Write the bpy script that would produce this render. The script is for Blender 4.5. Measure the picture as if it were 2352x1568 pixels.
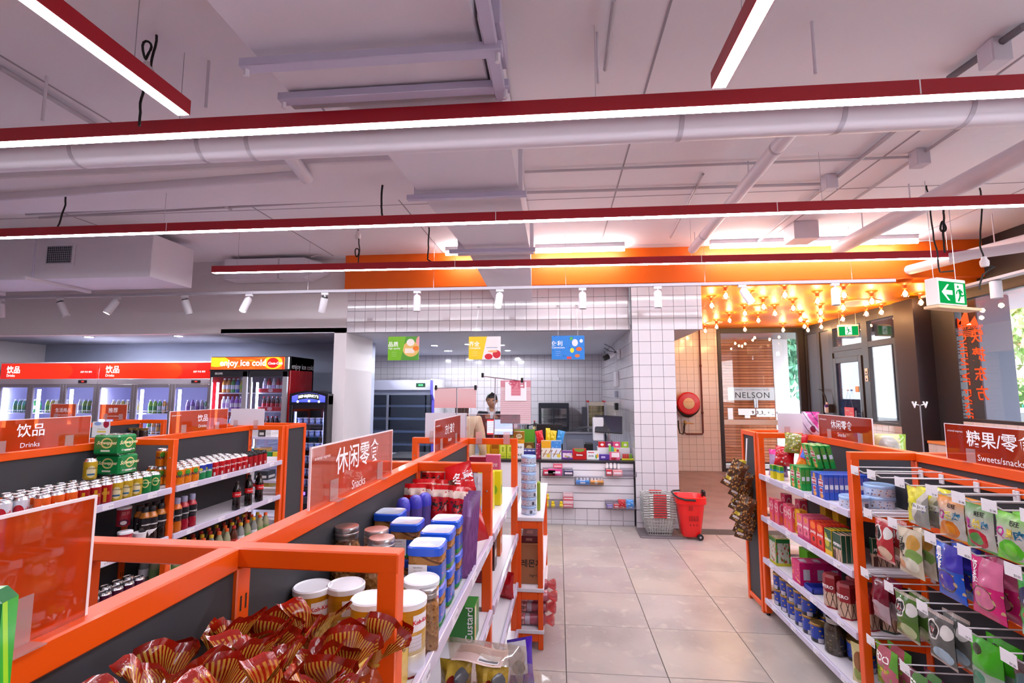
import bpy, bmesh, math, random
from mathutils import Vector, Matrix, Euler, noise
random.seed(7)
S = bpy.context.scene
for o in list(bpy.data.objects): bpy.data.objects.remove(o, do_unlink=True)
COL = S.collection
PI = math.pi
sin, cos = math.sin, math.cos

# ---------------------------------------------------------------- camera, world, exposure
FPX = 1115.457
EYE = Vector((0.0, 0.0, 1.683))
YAW, PITCH, ROLL = -0.09450, 0.10158, 0.00102
_f = Vector((sin(YAW) * cos(PITCH), cos(YAW) * cos(PITCH), sin(PITCH)))
_r0 = Vector((cos(YAW), -sin(YAW), 0)); _u0 = _r0.cross(_f)
_r = _r0 * cos(ROLL) + _u0 * sin(ROLL); _u = _u0 * cos(ROLL) - _r0 * sin(ROLL)
cam_d = bpy.data.cameras.new('camera'); cam = bpy.data.objects.new('camera', cam_d); COL.objects.link(cam)
cam_d.sensor_width = 36; cam_d.lens = FPX * 36 / 2352; cam_d.clip_start = 0.02; cam_d.clip_end = 400
cam.matrix_world = Matrix(((_r.x, _u.x, -_f.x, EYE.x), (_r.y, _u.y, -_f.y, EYE.y), (_r.z, _u.z, -_f.z, EYE.z), (0, 0, 0, 1)))
S.camera = cam
S.view_settings.view_transform = 'Standard'; S.view_settings.look = 'None'
S.view_settings.gamma = 1; S.view_settings.use_curve_mapping = False
S.view_settings.exposure = 0.66
LED, BATTEN, BULB, FRIDGE, DOWN, SKY = 38.0, 34.0, 150.0, 3.0, 850.0, 6.5
w = bpy.data.worlds.new('sky'); S.world = w; w.use_nodes = True
w.node_tree.nodes['Background'].inputs[0].default_value = (0.86, 0.93, 1.0, 1)
w.node_tree.nodes['Background'].inputs[1].default_value = SKY
S.cycles.max_bounces = 8; S.cycles.diffuse_bounces = 4; S.cycles.glossy_bounces = 4
S.cycles.transparent_max_bounces = 24; S.cycles.transmission_bounces = 6
S.cycles.sample_clamp_indirect = 6; S.cycles.caustics_reflective = False; S.cycles.caustics_refractive = False

# ---------------------------------------------------------------- sight line helpers: a point of the photograph on a known plane of the room
def ray(px, py): return _r * ((px - 1176) / FPX) - _u * ((py - 784) / FPX) + _f
def AX(px, py, X):
    d = ray(px, py); return EYE + d * (X / d.x)
def AY(px, py, Y):
    d = ray(px, py); return EYE + d * (Y / d.y)
def AZ(px, py, Z):
    d = ray(px, py); return EYE + d * ((Z - EYE.z) / d.z)

# ---------------------------------------------------------------- materials
def lin(c):
    if isinstance(c, str):
        c = [int(c[i:i + 2], 16) / 255 for i in (0, 2, 4)]
        c = [x / 12.92 if x <= .04045 else ((x + .055) / 1.055) ** 2.4 for x in c]
    return (c[0], c[1], c[2], 1)
MATS = {}
def M(name, col='808080', rough=.5, metal=0, spec=.5, coat=0, emit=None, es=1, trans=0, alpha=1, shapes=(), bump=None, ior=1.45):
    if name in MATS: return MATS[name]
    m = bpy.data.materials.new(name); m.use_nodes = True; nt = m.node_tree; b = nt.nodes['Principled BSDF']
    b.inputs['Base Color'].default_value = lin(col); b.inputs['Roughness'].default_value = rough
    b.inputs['Metallic'].default_value = metal; b.inputs['Specular IOR Level'].default_value = spec
    b.inputs['Coat Weight'].default_value = coat; b.inputs['Coat Roughness'].default_value = .08
    b.inputs['Transmission Weight'].default_value = trans; b.inputs['Alpha'].default_value = alpha; b.inputs['IOR'].default_value = ior
    if emit is not None:
        b.inputs['Emission Color'].default_value = lin(emit); b.inputs['Emission Strength'].default_value = es
    if shapes:
        out = prints(nt, lin(col), shapes); nt.links.new(out, b.inputs['Base Color'])
        if emit == 'same' : pass
    if bump: addbump(nt, b, *bump)
    MATS[name] = m
    return m
def N(nt, t, **k):
    n = nt.nodes.new(t)
    for a, v in k.items(): setattr(n, a, v)
    return n
def mth(nt, op, a, b=None):
    n = N(nt, 'ShaderNodeMath', operation=op)
    for i, x in enumerate((a, b)):
        if x is None: continue
        if isinstance(x, (int, float)): n.inputs[i].default_value = x
        else: nt.links.new(x, n.inputs[i])
    return n.outputs[0]
def mixc(nt, fac, a, b):
    n = N(nt, 'ShaderNodeMix', data_type='RGBA')
    for i, x in ((0, fac), (6, a), (7, b)):
        if isinstance(x, tuple): n.inputs[i].default_value = x
        elif isinstance(x, (int, float)): n.inputs[i].default_value = x
        else: nt.links.new(x, n.inputs[i])
    return n.outputs[2]
def prints(nt, base, shapes):
    """Flat print on packaging: coloured rectangles, ovals, bands and blotches in the surface's own uv."""
    uv = N(nt, 'ShaderNodeTexCoord').outputs['UV']; sep = N(nt, 'ShaderNodeSeparateXYZ'); nt.links.new(uv, sep.inputs[0])
    U, V = sep.outputs[0], sep.outputs[1]; col = base
    ob = None
    for s in shapes:
        k = s[0]
        if k in 'rem':       # r: rectangle  e: oval  (u0,v0,u1,v1)
            u0, v0, u1, v1, c = s[1:6]
            a = mth(nt, 'DIVIDE', mth(nt, 'SUBTRACT', U, (u0 + u1) / 2), abs(u1 - u0) / 2)
            d = mth(nt, 'DIVIDE', mth(nt, 'SUBTRACT', V, (v0 + v1) / 2), abs(v1 - v0) / 2)
            if k == 'r': t = mth(nt, 'MAXIMUM', mth(nt, 'ABSOLUTE', a), mth(nt, 'ABSOLUTE', d))
            else: t = mth(nt, 'ADD', mth(nt, 'MULTIPLY', a, a), mth(nt, 'MULTIPLY', d, d))
            fac = mth(nt, 'LESS_THAN', t, 1.0)
        elif k == 'g':       # vertical gradient v0..v1
            v0, v1, c = s[1:4]
            n = N(nt, 'ShaderNodeMapRange'); n.inputs[1].default_value = v0; n.inputs[2].default_value = v1; nt.links.new(V, n.inputs[0]); fac = n.outputs[0]
        elif k == 'd':       # diagonal half plane a*u+b*v>c
            fac = mth(nt, 'GREATER_THAN', mth(nt, 'ADD', mth(nt, 'MULTIPLY', U, float(s[1])), mth(nt, 'MULTIPLY', V, float(s[2]))), s[3]); c = s[4]
        elif k == 's':       # stripes: a*u+b*v, duty, colour
            x = mth(nt, 'FRACT', mth(nt, 'ADD', mth(nt, 'MULTIPLY', U, float(s[1])), mth(nt, 'MULTIPLY', V, float(s[2]))))
            fac = mth(nt, 'LESS_THAN', x, s[3]); c = s[4]
            if len(s) > 5: fac = mth(nt, 'MULTIPLY', fac, mth(nt, 'GREATER_THAN', V, s[5]))
            if len(s) > 6: fac = mth(nt, 'MULTIPLY', fac, mth(nt, 'LESS_THAN', V, s[6]))
        elif k == 'v':       # blobs: scale, threshold, colour, (v range)
            mp = N(nt, 'ShaderNodeMapping'); nt.links.new(uv, mp.inputs[0]); mp.inputs[3].default_value = (s[1], s[2], 1)
            n = N(nt, 'ShaderNodeTexVoronoi'); n.inputs['Scale'].default_value = 1; nt.links.new(mp.outputs[0], n.inputs[0])
            fac = mth(nt, 'LESS_THAN', n.outputs['Distance'], s[3]); c = s[4]
            if len(s) > 5: fac = mth(nt, 'MULTIPLY', fac, mth(nt, 'MULTIPLY', mth(nt, 'GREATER_THAN', V, s[5]), mth(nt, 'LESS_THAN', V, s[6])))
        elif k == 'n':       # soft mottle: scale, lo, hi, colour
            n = N(nt, 'ShaderNodeTexNoise'); n.inputs['Scale'].default_value = s[1]; n.inputs['Detail'].default_value = 4
            if len(s) > 5: nt.links.new(N(nt, 'ShaderNodeTexCoord').outputs['Object'], n.inputs[0])
            else: nt.links.new(uv, n.inputs[0])
            r = N(nt, 'ShaderNodeMapRange'); r.inputs[1].default_value = s[2]; r.inputs[2].default_value = s[3]; nt.links.new(n.outputs[0], r.inputs[0]); fac = r.outputs[0]; c = s[4]
        col = mixc(nt, fac, col, lin(c))
    return col
def addbump(nt, b, kind, scale, strength, dist=.01):
    tc = N(nt, 'ShaderNodeTexCoord').outputs['Object']
    if kind == 'vor': n = N(nt, 'ShaderNodeTexVoronoi'); out = n.outputs['Distance']
    else: n = N(nt, 'ShaderNodeTexNoise'); n.inputs['Detail'].default_value = 5; out = n.outputs[0]
    n.inputs['Scale'].default_value = scale; nt.links.new(tc, n.inputs[0])
    bp = N(nt, 'ShaderNodeBump'); bp.inputs['Strength'].default_value = strength; bp.inputs['Distance'].default_value = dist
    nt.links.new(out, bp.inputs['Height']); nt.links.new(bp.outputs[0], b.inputs['Normal'])
def glassmat(name, tint='ffffff', refl=.08, rough=.02, haze=0, hazecol='ffffff'):
    """Thin pane: mostly passes light straight on, with a gloss; haze adds a milky share."""
    if name in MATS: return MATS[name]
    m = bpy.data.materials.new(name); m.use_nodes = True; nt = m.node_tree; nt.nodes.clear()
    o = N(nt, 'ShaderNodeOutputMaterial'); t = N(nt, 'ShaderNodeBsdfTransparent'); t.inputs[0].default_value = lin(tint)
    g = N(nt, 'ShaderNodeBsdfGlossy'); g.inputs['Roughness'].default_value = rough
    lw = N(nt, 'ShaderNodeLayerWeight'); lw.inputs[0].default_value = .12
    mr = N(nt, 'ShaderNodeMapRange'); mr.inputs[3].default_value = refl; mr.inputs[4].default_value = .6; nt.links.new(lw.outputs[0], mr.inputs[0])
    cur = t.outputs[0]
    if haze:
        d = N(nt, 'ShaderNodeBsdfDiffuse'); d.inputs[0].default_value = lin(hazecol)
        tl = N(nt, 'ShaderNodeBsdfTranslucent'); tl.inputs[0].default_value = lin(hazecol)
        a = N(nt, 'ShaderNodeMixShader'); a.inputs[0].default_value = .35; nt.links.new(d.outputs[0], a.inputs[1]); nt.links.new(tl.outputs[0], a.inputs[2])
        x = N(nt, 'ShaderNodeMixShader'); x.inputs[0].default_value = haze; nt.links.new(cur, x.inputs[1]); nt.links.new(a.outputs[0], x.inputs[2]); cur = x.outputs[0]
    x = N(nt, 'ShaderNodeMixShader'); nt.links.new(mr.outputs[0], x.inputs[0]); nt.links.new(cur, x.inputs[1]); nt.links.new(g.outputs[0], x.inputs[2])
    nt.links.new(x.outputs[0], o.inputs[0]); MATS[name] = m; return m
def glow(name, col, strength):
    if name in MATS: return MATS[name]
    m = bpy.data.materials.new(name); m.use_nodes = True; nt = m.node_tree; nt.nodes.clear()
    o = N(nt, 'ShaderNodeOutputMaterial'); e = N(nt, 'ShaderNodeEmission'); e.inputs[0].default_value = lin(col); e.inputs[1].default_value = strength
    nt.links.new(e.outputs[0], o.inputs[0]); MATS[name] = m; return m
def litprint(name, col, strength, shapes):
    """A backlit sign: its print glows."""
    if name in MATS: return MATS[name]
    m = M(name, col, rough=.3, shapes=shapes, emit=col, es=strength); nt = m.node_tree; b = nt.nodes['Principled BSDF']
    l = b.inputs['Base Color'].links
    if l: nt.links.new(l[0].from_socket, b.inputs['Emission Color'])
    return m

# ---------------------------------------------------------------- mesh builder
class MB:
    def __init__(s): s.v = []; s.f = []; s.mi = []; s.uv = []; s.sm = []; s.ms = []; s.T = None
    def mat(s, m):
        if m not in s.ms: s.ms.append(m)
        return s.ms.index(m)
    def add(s, vs, fs, m, uvs=None, smooth=False):
        b = len(s.v)
        if s.T is not None: vs = [s.T @ Vector(p) for p in vs]
        s.v += [tuple(p) for p in vs]
        for i, f in enumerate(fs):
            s.f.append([b + k for k in f]); s.mi.append(s.mat(m[i] if isinstance(m, list) else m)); s.sm.append(smooth)
            s.uv.append(uvs[i] if uvs else [(0, 0), (1, 0), (1, 1), (0, 1)][:len(f)] if len(f) <= 4 else [(.5, .5)] * len(f))
    def box(s, lo, hi, m, c=0.0, ms=None):
        """Box with chamfered edges; ms maps -x +x -y +y -z +z to its own material."""
        x0, y0, z0 = lo; x1, y1, z1 = hi
        L = [(min(x0, x1), max(x0, x1)), (min(y0, y1), max(y0, y1)), (min(z0, z1), max(z0, z1))]
        c = min(c, *[.45 * (b - a) for a, b in L]) if c else 0
        sides = ['-x', '+x', '-y', '+y', '-z', '+z']
        quad = {'-x': [(0, 1, 0), (0, 0, 0), (0, 0, 1), (0, 1, 1)], '+x': [(1, 0, 0), (1, 1, 0), (1, 1, 1), (1, 0, 1)],
                '-y': [(0, 0, 0), (1, 0, 0), (1, 0, 1), (0, 0, 1)], '+y': [(1, 1, 0), (0, 1, 0), (0, 1, 1), (1, 1, 1)],
                '-z': [(0, 1, 0), (1, 1, 0), (1, 0, 0), (0, 0, 0)], '+z': [(0, 0, 1), (1, 0, 1), (1, 1, 1), (0, 1, 1)]}
        vs = []; fs = []; mm = []; idx = {}
        for sd in sides:
            ax = 'xyz'.index(sd[1]); f = []
            for cn in quad[sd]:
                p = []
                for a in range(3):
                    val = L[a][cn[a]]
                    if a != ax and c: val += c if cn[a] == 0 else -c
                    p.append(val)
                idx[(sd, cn)] = len(vs); f.append(len(vs)); vs.append(p)
            fs.append(f); mm.append((ms or {}).get(sd, m))
        uvs = [[(0, 0), (1, 0), (1, 1), (0, 1)] for _ in fs]
        if c:
            for a in range(3):
                o1, o2 = [b for b in range(3) if b != a]
                for i in (0, 1):
                    for j in (0, 1):
                        s1 = ('-', '+')[i] + 'xyz'[o1]; s2 = ('-', '+')[j] + 'xyz'[o2]
                        c0 = [0] * 3; c0[o1] = i; c0[o2] = j; c1 = list(c0); c1[a] = 1
                        q = [idx[(s1, tuple(c0))], idx[(s1, tuple(c1))], idx[(s2, tuple(c1))], idx[(s2, tuple(c0))]]
                        if (i + j + a) % 2: q.reverse()
                        q.reverse(); fs.append(q); mm.append(m); uvs.append([(.5, .02)] * 4)
            for cn in [(i, j, k) for i in (0, 1) for j in (0, 1) for k in (0, 1)]:
                t = [idx[(('-', '+')[cn[a]] + 'xyz'[a], cn)] for a in range(3)]
                if sum(cn) % 2 == 0: t.reverse()
                fs.append(t); mm.append(m); uvs.append([(.5, .02)] * 3)
        s.add(vs, fs, mm, uvs)
        return s
    def lathe(s, prof, n, m, ctr=(0, 0, 0), ax='z', cap=True, sq=0, u0=0.0, smooth=True):
        """Revolve (radius, height) pairs; m may be one material or one per segment; sq>0 squares the section."""
        vs = []; fs = []; mm = []; uvs = []
        z0, z1 = prof[0][1], prof[-1][1]
        for r, z in prof:
            for k in range(n):
                a = 2 * PI * (k / n) + u0
                q = 1.0
                if sq: q = 1 / (abs(cos(a)) ** sq + abs(sin(a)) ** sq) ** (1 / sq)
                p = (r * q * cos(a), r * q * sin(a), z)
                vs.append(_ax(p, ax, ctr))
        for i in range(len(prof) - 1):
            for k in range(n):
                k2 = (k + 1) % n
                fs.append([i * n + k, i * n + k2, (i + 1) * n + k2, (i + 1) * n + k]); mm.append(m[i] if isinstance(m, list) else m)
                va, vb = ((prof[i][1] - z0) / (z1 - z0 or 1)), ((prof[i + 1][1] - z0) / (z1 - z0 or 1))
                uvs.append([(k / n, va), ((k + 1) / n, va), ((k + 1) / n, vb), (k / n, vb)])
        if cap:
            for i, rev in ((0, True), (len(prof) - 1, False)):
                if prof[i][0] > 1e-5:
                    f = [i * n + k for k in range(n)]
                    if rev: f.reverse()
                    fs.append(f); mm.append((m[0] if rev else m[-1]) if isinstance(m, list) else m); uvs.append([(.5, .5)] * n)
        s.add(vs, fs, mm, uvs, smooth); return s
    def tube(s, pts, r, m, n=6, closed=False):
        pts = [Vector(p) for p in pts]; vs = []; fs = []; up = None
        L = len(pts)
        for i, p in enumerate(pts):
            a = pts[(i - 1) % L] if (closed or i) else p; b = pts[(i + 1) % L] if (closed or i < L - 1) else p
            d = (b - a).normalized()
            if up is None: up = d.orthogonal().normalized()
            up = (up - d * up.dot(d)); up = up.normalized() if up.length > 1e-6 else d.orthogonal().normalized()
            sd = d.cross(up)
            rr = r[i] if isinstance(r, (list, tuple)) else r
            for k in range(n):
                t = 2 * PI * k / n; vs.append(p + up * (rr * cos(t)) + sd * (rr * sin(t)))
        for i in range(L if closed else L - 1):
            j = (i + 1) % L
            for k in range(n): fs.append([i * n + k, i * n + (k + 1) % n, j * n + (k + 1) % n, j * n + k])
        if not closed: fs += [list(range(n - 1, -1, -1)), [(L - 1) * n + k for k in range(n)]]
        s.add(vs, fs, m, None, True); return s
    def poly(s, pts, m, th=None, dirn=None):
        """Flat outline, optionally given a thickness along dirn."""
        pts = [Vector(p) for p in pts]; n = len(pts)
        if th is None: s.add(pts, [list(range(n))], m); return s
        d = Vector(dirn) * th; vs = pts + [p + d for p in pts]
        fs = [list(range(n - 1, -1, -1)), list(range(n, 2 * n))] + [[i, (i + 1) % n, n + (i + 1) % n, n + i] for i in range(n)]
        s.add(vs, fs, m); return s
    def grid(s, fn, nu, nv, m, smooth=True, closeu=False):
        """Surface fn(u,v)."""
        vs = [fn(i / nu, j / nv) for j in range(nv + 1) for i in range(nu + (0 if closeu else 1))]; W = nu + (0 if closeu else 1)
        fs = []; uvs = []
        for j in range(nv):
            for i in range(nu):
                i2 = (i + 1) % W
                fs.append([j * W + i, j * W + i2, (j + 1) * W + i2, (j + 1) * W + i])
                uvs.append([(i / nu, j / nv), ((i + 1) / nu, j / nv), ((i + 1) / nu, (j + 1) / nv), (i / nu, (j + 1) / nv)])
        s.add(vs, fs, m, uvs, smooth); return s
    def mesh(s, name):
        me = bpy.data.meshes.new(name); me.from_pydata(s.v, [], s.f)
        for m in s.ms: me.materials.append(m)
        me.polygons.foreach_set('material_index', s.mi); me.polygons.foreach_set('use_smooth', s.sm)
        ul = me.uv_layers.new(name='UVMap'); flat = []
        for u in s.uv:
            for a in u: flat += [a[0], a[1]]
        ul.data.foreach_set('uv', flat); me.update()
        if any(s.sm): me.set_sharp_from_angle(angle=math.radians(40))
        return me
    def obj(s, name, parent=None, loc=(0, 0, 0), rot=(0, 0, 0)):
        return put(name, s.mesh(name), parent, loc, rot)
def _ax(p, ax, c):
    x, y, z = p
    if ax == 'x': p = (z, x, y)
    elif ax == 'y': p = (x, -z, y) if False else (y, z, x)
    return (p[0] + c[0], p[1] + c[1], p[2] + c[2])
def put(name, me, parent=None, loc=(0, 0, 0), rot=(0, 0, 0)):
    o = bpy.data.objects.new(name, me); COL.objects.link(o); o.location = loc; o.rotation_euler = rot
    if parent: o.parent = parent
    return o
def tag(o, label, cat, group=None):
    o['label'] = label; o['category'] = cat
    if group: o['group'] = group
    return o
def thing(name, label, cat, loc=(0, 0, 0), rz=0, group=None, rot=None):
    o = bpy.data.objects.new(name, None); COL.objects.link(o); o.location = loc; o.rotation_euler = rot or (0, 0, rz); o.empty_display_size = .05
    return tag(o, label, cat, group)
def structure(o, label=None):
    o['kind'] = 'structure'
    if label: o['label'] = label
    return o
KIDS = {}
def kids(o): return [c for c in o.children]
def dup(root, loc, rot=None, label=None, group=None):
    r = root.copy(); COL.objects.link(r); r.location = loc
    if rot is not None: r.rotation_euler = rot if isinstance(rot, (tuple, list)) else (0, 0, rot)
    if label: r['label'] = label
    if group: r['group'] = group
    for ch in root.children:
        c = ch.copy(); COL.objects.link(c); c.parent = r
        for g in ch.children:
            d = g.copy(); COL.objects.link(d); d.parent = c
    return r
class Proto:
    """First use places the built thing itself, later uses place copies."""
    def __init__(s, root): s.root = root; s.used = False; s.cat = root['category']
    def at(s, loc, rot=0, label=None, group=None):
        if not s.used:
            s.used = True; r = s.root; r.location = loc; r.rotation_euler = rot if isinstance(rot, (tuple, list)) else (0, 0, rot)
            if label: r['label'] = label
            if group: r['group'] = group
            return r
        return dup(s.root, loc, rot, label, group)
ORD = 'first second third fourth fifth sixth seventh eighth ninth tenth eleventh twelfth thirteenth fourteenth fifteenth sixteenth seventeenth eighteenth nineteenth twentieth'.split()

# ---------------------------------------------------------------- lettering
_TX = {}
_cu = bpy.data.curves.new('letters', 'FONT'); _co = bpy.data.objects.new('letters', _cu)
def text_geo(body, size, bold=0.0, shear=0.0, align='CENTER', space=1.0):
    k = (body, size, bold, shear, align, space)
    if k not in _TX:
        _cu.body = body; _cu.size = size; _cu.offset = bold * size; _cu.shear = shear; _cu.align_x = align; _cu.align_y = 'CENTER'
        _cu.space_character = space; _cu.space_line = .95; _cu.resolution_u = 2 if size < .12 else 4
        if _co.name not in COL.objects: COL.objects.link(_co)
        dg = bpy.context.evaluated_depsgraph_get(); dg.update()
        me = bpy.data.meshes.new_from_object(_co.evaluated_get(dg), depsgraph=dg)
        _TX[k] = ([v.co.copy() for v in me.vertices], [list(p.vertices) for p in me.polygons])
        bpy.data.meshes.remove(me); COL.objects.unlink(_co)
    return _TX[k]
def letter(body, size, m, parent, fn, name='lettering', **k):
    """Lettering laid on a surface: fn maps the flat (x, y) of the text to a point of the surface."""
    vs, fs = text_geo(body, size, **k)
    mb = MB(); mb.add([fn(v.x, v.y) for v in vs], fs, m); return mb.obj(name, parent)
def fx(o, n=(0, -1, 0), e=.0008, cxy=(0, 0), right=None):
    """Map text on a plane through o with outward normal n, upright."""
    n = Vector(n).normalized(); up = Vector((0, 0, 1)); r = Vector(right) if right else up.cross(n).normalized()
    u = n.cross(r); o = Vector(o) + n * e
    return lambda x, y: o + r * (x + cxy[0]) + u * (y + cxy[1])
def fcyl(R, z, a0=-PI / 2, e=.0006):
    """Map text round a can of radius R about its own z axis."""
    return lambda x, y: ((R + e) * cos(a0 + x / R), (R + e) * sin(a0 + x / R), z + y)
# ---------------------------------------------------------------- shared materials
WHITE = M('white_paint', 'd9d2d4', .6, bump=('noise', 30, .05))
CEIL = M('ceiling_paint', 'eee8ee', .8, bump=('noise', 8, .15, .02))
DUCTW = M('duct_white', 'dcd6e0', .5)
ORG = M('orange_frame', 'de4e04', .36, coat=.12)
ORGP = M('orange_paint', 'e86206', .45, bump=('noise', 20, .05))
ORGC = M('orange_ceiling', 'f58a0c', .42)
TILE = M('glazed_tile', 'cfcad0', .08, coat=.5, bump=('noise', 5, .06, .01))
GROUT = M('grout', '6b666c', .9)
DGREY = M('dark_panel', '3a3a3e', .55, spec=.3)
SHELF = M('shelf_metal', 'd8d3da', .35)
STRIP = M('price_strip', 'c3bcd2', .25, coat=.3)
BLACK = M('black_plastic', '141416', .4)
BLKR = M('black_rubber', '1a1a1a', .7)
STEEL = M('brushed_steel', 'b9b9c2', .32, metal=1)
CHROME = M('chrome', 'd8d8dc', .12, metal=1)
ALU = M('anodised_frame', '3b3a40', .4, metal=.3)
REDBAR = M('red_fixture', 'a8202c', .35)
PANE = glassmat('window_glass')
CLEAR = glassmat('clear_acrylic', 'f6f6fa', .1)
PAPER = M('white_paper', 'efecef', .6)
WTXT = M('white_print', 'f2eeee', .5)
KTXT = M('black_print', '151515', .5)
SILV = M('can_end', 'cfd0d4', .25, metal=1); LIDW = M('white_lid', 'e8e8ee', .35)
RTXT = M('red_print', 'c81020', .4)

def tiles(name, loc, rz, us, vs, mat=TILE, grout=GROUT, th=.008, gap=.004, back=.03, part='tile', skip=None, label=None, limit=300):
    """A tiled wall: a grout bed with every tile an object of its own. Local x to the right, z up, -y outward."""
    base = MB(); base.box((us[0], 0, vs[0]), (us[-1], back, vs[-1]), grout)
    wl = base.obj(name, None, loc, (0, 0, rz)); structure(wl, label)
    cache = {}; n = 0; rest = MB()
    for j in range(len(vs) - 1):
        for i in range(len(us) - 1):
            if skip and skip(i, j): continue
            a, b = us[i + 1] - us[i] - gap, vs[j + 1] - vs[j] - gap
            if a < .01 or b < .01: continue
            cx, cz = (us[i] + us[i + 1]) / 2, (vs[j] + vs[j + 1]) / 2
            n += 1
            if n > limit: rest.box((cx - a / 2, -th, cz - b / 2), (cx + a / 2, .001, cz + b / 2), mat, .002); continue
            k = (round(a, 3), round(b, 3))
            if k not in cache:
                t = MB(); t.box((-a / 2, -th, -b / 2), (a / 2, .001, b / 2), mat, .002); cache[k] = t.mesh(part)
            put(part, cache[k], wl, (cx, 0, cz))
    if rest.v:
        r = rest.obj('small_tiles', wl); r['kind'] = 'stuff'
    return wl
def span(a, b, step, first=None):
    """Joint positions from a to b."""
    r = [a]; x = a + (first or step)
    while x < b - .02: r.append(x); x += step
    return r + [b]
def slab(name, lo, hi, m, label=None, c=0):
    b = MB(); b.box(lo, hi, m, c); return structure(b.obj(name), label)

CZ = 3.55                                              # underside of the ceiling slab
# ---------------------------------------------------------------- floor: 600 mm tiles
FT = [M('floor_tile_%s' % k, c, .22, spec=.4, shapes=(('n', 2.2, .42, .72, d, 'o'), ('n', 9, .55, .75, e, 'o'))) for k, c, d, e in
      (('a', 'aaa09b', '968c8a', 'b6aca4'), ('b', 'a69b99', '988b8d', 'b2a79c'), ('c', 'aea39a', '978f8b', 'b4a99e'))]
fl = MB(); fl.box((-9.2, -3, -.1), (5.2, 10.84, -.004), M('floor_joint', '4c4644', .9))
floor = structure(fl.obj('floor'), 'floor of large pale stone tiles')
fme = []
for m in FT:
    t = MB(); t.box((-.2975, -.2975, -.006), (.2975, .2975, 0), m, .0015); fme.append(t.mesh('tile'))
rest = MB(); cnt = 0
for i in range(-15, 9):
    for j in range(-5, 18):
        cx, cy = .034 + .6 * i + .3, 5.5324 - .6 * 12 + .6 * j + .3 - .0
        if cy > 6.3 and cx > 1.5: continue
        if cy > 10.7 or cx > 5.1: continue
        near = -4 < cx < 2.2 and .2 < cy < 6.9
        if near: put('tile', random.choice(fme), floor, (cx, cy, 0), (0, 0, random.choice((0, PI / 2, PI))))
        else: rest.box((cx - .2985, cy - .2985, -.006), (cx + .2985, cy + .2985, 0), FT[0])
r_ = rest.obj('far_tiles', floor); r_['kind'] = 'stuff'
slab('floor_entrance', (1.4836, 6.372, -.02), (5.2, 10.84, .001), M('entrance_vinyl', '9c8a8c', .45, shapes=(('n', 3, .4, .7, '8c787a', 'o'),)), 'brown vinyl floor of the entrance')

# ---------------------------------------------------------------- ceiling, beam, walls
ce = MB(); ce.box((-9.2, -3, CZ), (5.6, 6.9, CZ + .1), CEIL)
ceiling = structure(ce.obj('ceiling'), 'pale exposed ceiling slab')
jn = MB()
for x in (-7.3, -5.2, -3.1, -1.55, .55, 2.6, 4.3): jn.box((x, -3, CZ - .004), (x + .012, 6.33, CZ), M('ceiling_joint', 'a59da6', .8))
for y in (.6, 1.9, 3.3, 4.6): jn.box((-9.2, y, CZ - .003), (5.5, y + .008, CZ), MATS['ceiling_joint'])
jn.obj('joint', ceiling)
pl = MB(); pl.box((-9.2, 1.05, CZ - .06), (-1.4, 1.75, CZ - .004), CEIL, .01); pl.box((-9.2, 3.45, CZ - .12), (-1.05, 4.2, CZ - .004), CEIL, .01)
pl.obj('downstand', ceiling)
be = MB(); be.box((-2.92, 6.336, 3.08), (5.6, 6.478, CZ), ORGP, .004)
structure(be.obj('trim_1'), 'orange bulkhead beam under the ceiling')
slab('ceiling_entrance', (1.84, 6.46, 3.04), (5.6, 10.9, 3.12), ORGC, 'glossy orange ceiling of the entrance')
bl = MB(); bl.box((-9.2, 6.48, 2.5), (-2.93, 6.6, CZ), WHITE); bl.box((-3.11, 6.48, 0), (-2.93, 7.44, 2.55), WHITE)
bl.box((-9.2, 6.6, 2.501), (-3.11, 8, 2.56), M('recess_ceiling', '9a9aa6', .7)); bl.box((-9.2, 7.9, 0), (-3.11, 8.0, 2.6), M('recess_wall', 'a6acc2', .7)); bl.box((-3.14, 6.6, 0), (-3.1, 8, 2.5), MATS['recess_wall'])
structure(bl.obj('wall_back'), 'pale wall with a wide recess for the fridges')
slab('wall_left', (-9.3, -3, 0), (-9.2, 8, CZ), WHITE); slab('wall_front', (-9.2, -3.1, 0), (5.6, -3, CZ), WHITE)
slab('ceiling_counter', (-4.8, 6.48, 2.488), (1.0, 10.9, 2.56), M('niche_ceiling', 'c3c5d2', .5), 'low ceiling over the counter')
slab('wall_counter_back', (-4.9, 10.88, 0), (1.5, 10.95, 2.6), WHITE); slab('wall_entrance_back', (1.4, 10.88, 0), (3.43, 10.95, 3.1), WHITE)
slab('wall_counter_left', (-4.9, 8.0, 0), (-4.8, 10.9, 2.5), WHITE)
zt = [2.488 + .15 * k for k in range(5)]
tiles('wall_over_counter', (0, 6.48, 0), 0, span(-2.93, .953, .15, .11), zt, label='white tiled bulkhead over the counter')
cz_ = [0.0, .065] + [.065 + .15 * k for k in range(1, 20)] + [3.07]
cx_ = [.953, 1.0336, 1.1836, 1.3336, 1.4836]
pb = MB(); pb.box((.962, 6.343, 0), (1.476, 10.83, 3.07), GROUT); structure(pb.obj('wall_partition'))
tiles('wall_pillar', (0, 6.342, 0), 0, cx_, cz_, label='white tiled pillar at the end of the counter')
hx = [1.4836, 1.6336, 1.7836, 1.838]
hb = MB(); hb.box((1.4836, 6.37, 2.47), (1.83, 10.8, 3.05), WHITE); structure(hb.obj('trim_2'), 'white boxed bulkhead beside the pillar')
tiles('trim_3', (0, 6.342, 0), 0, hx, [2.465] + [z for z in cz_ if z > 2.46], label='white tiled bulkhead end beside the pillar')
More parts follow.
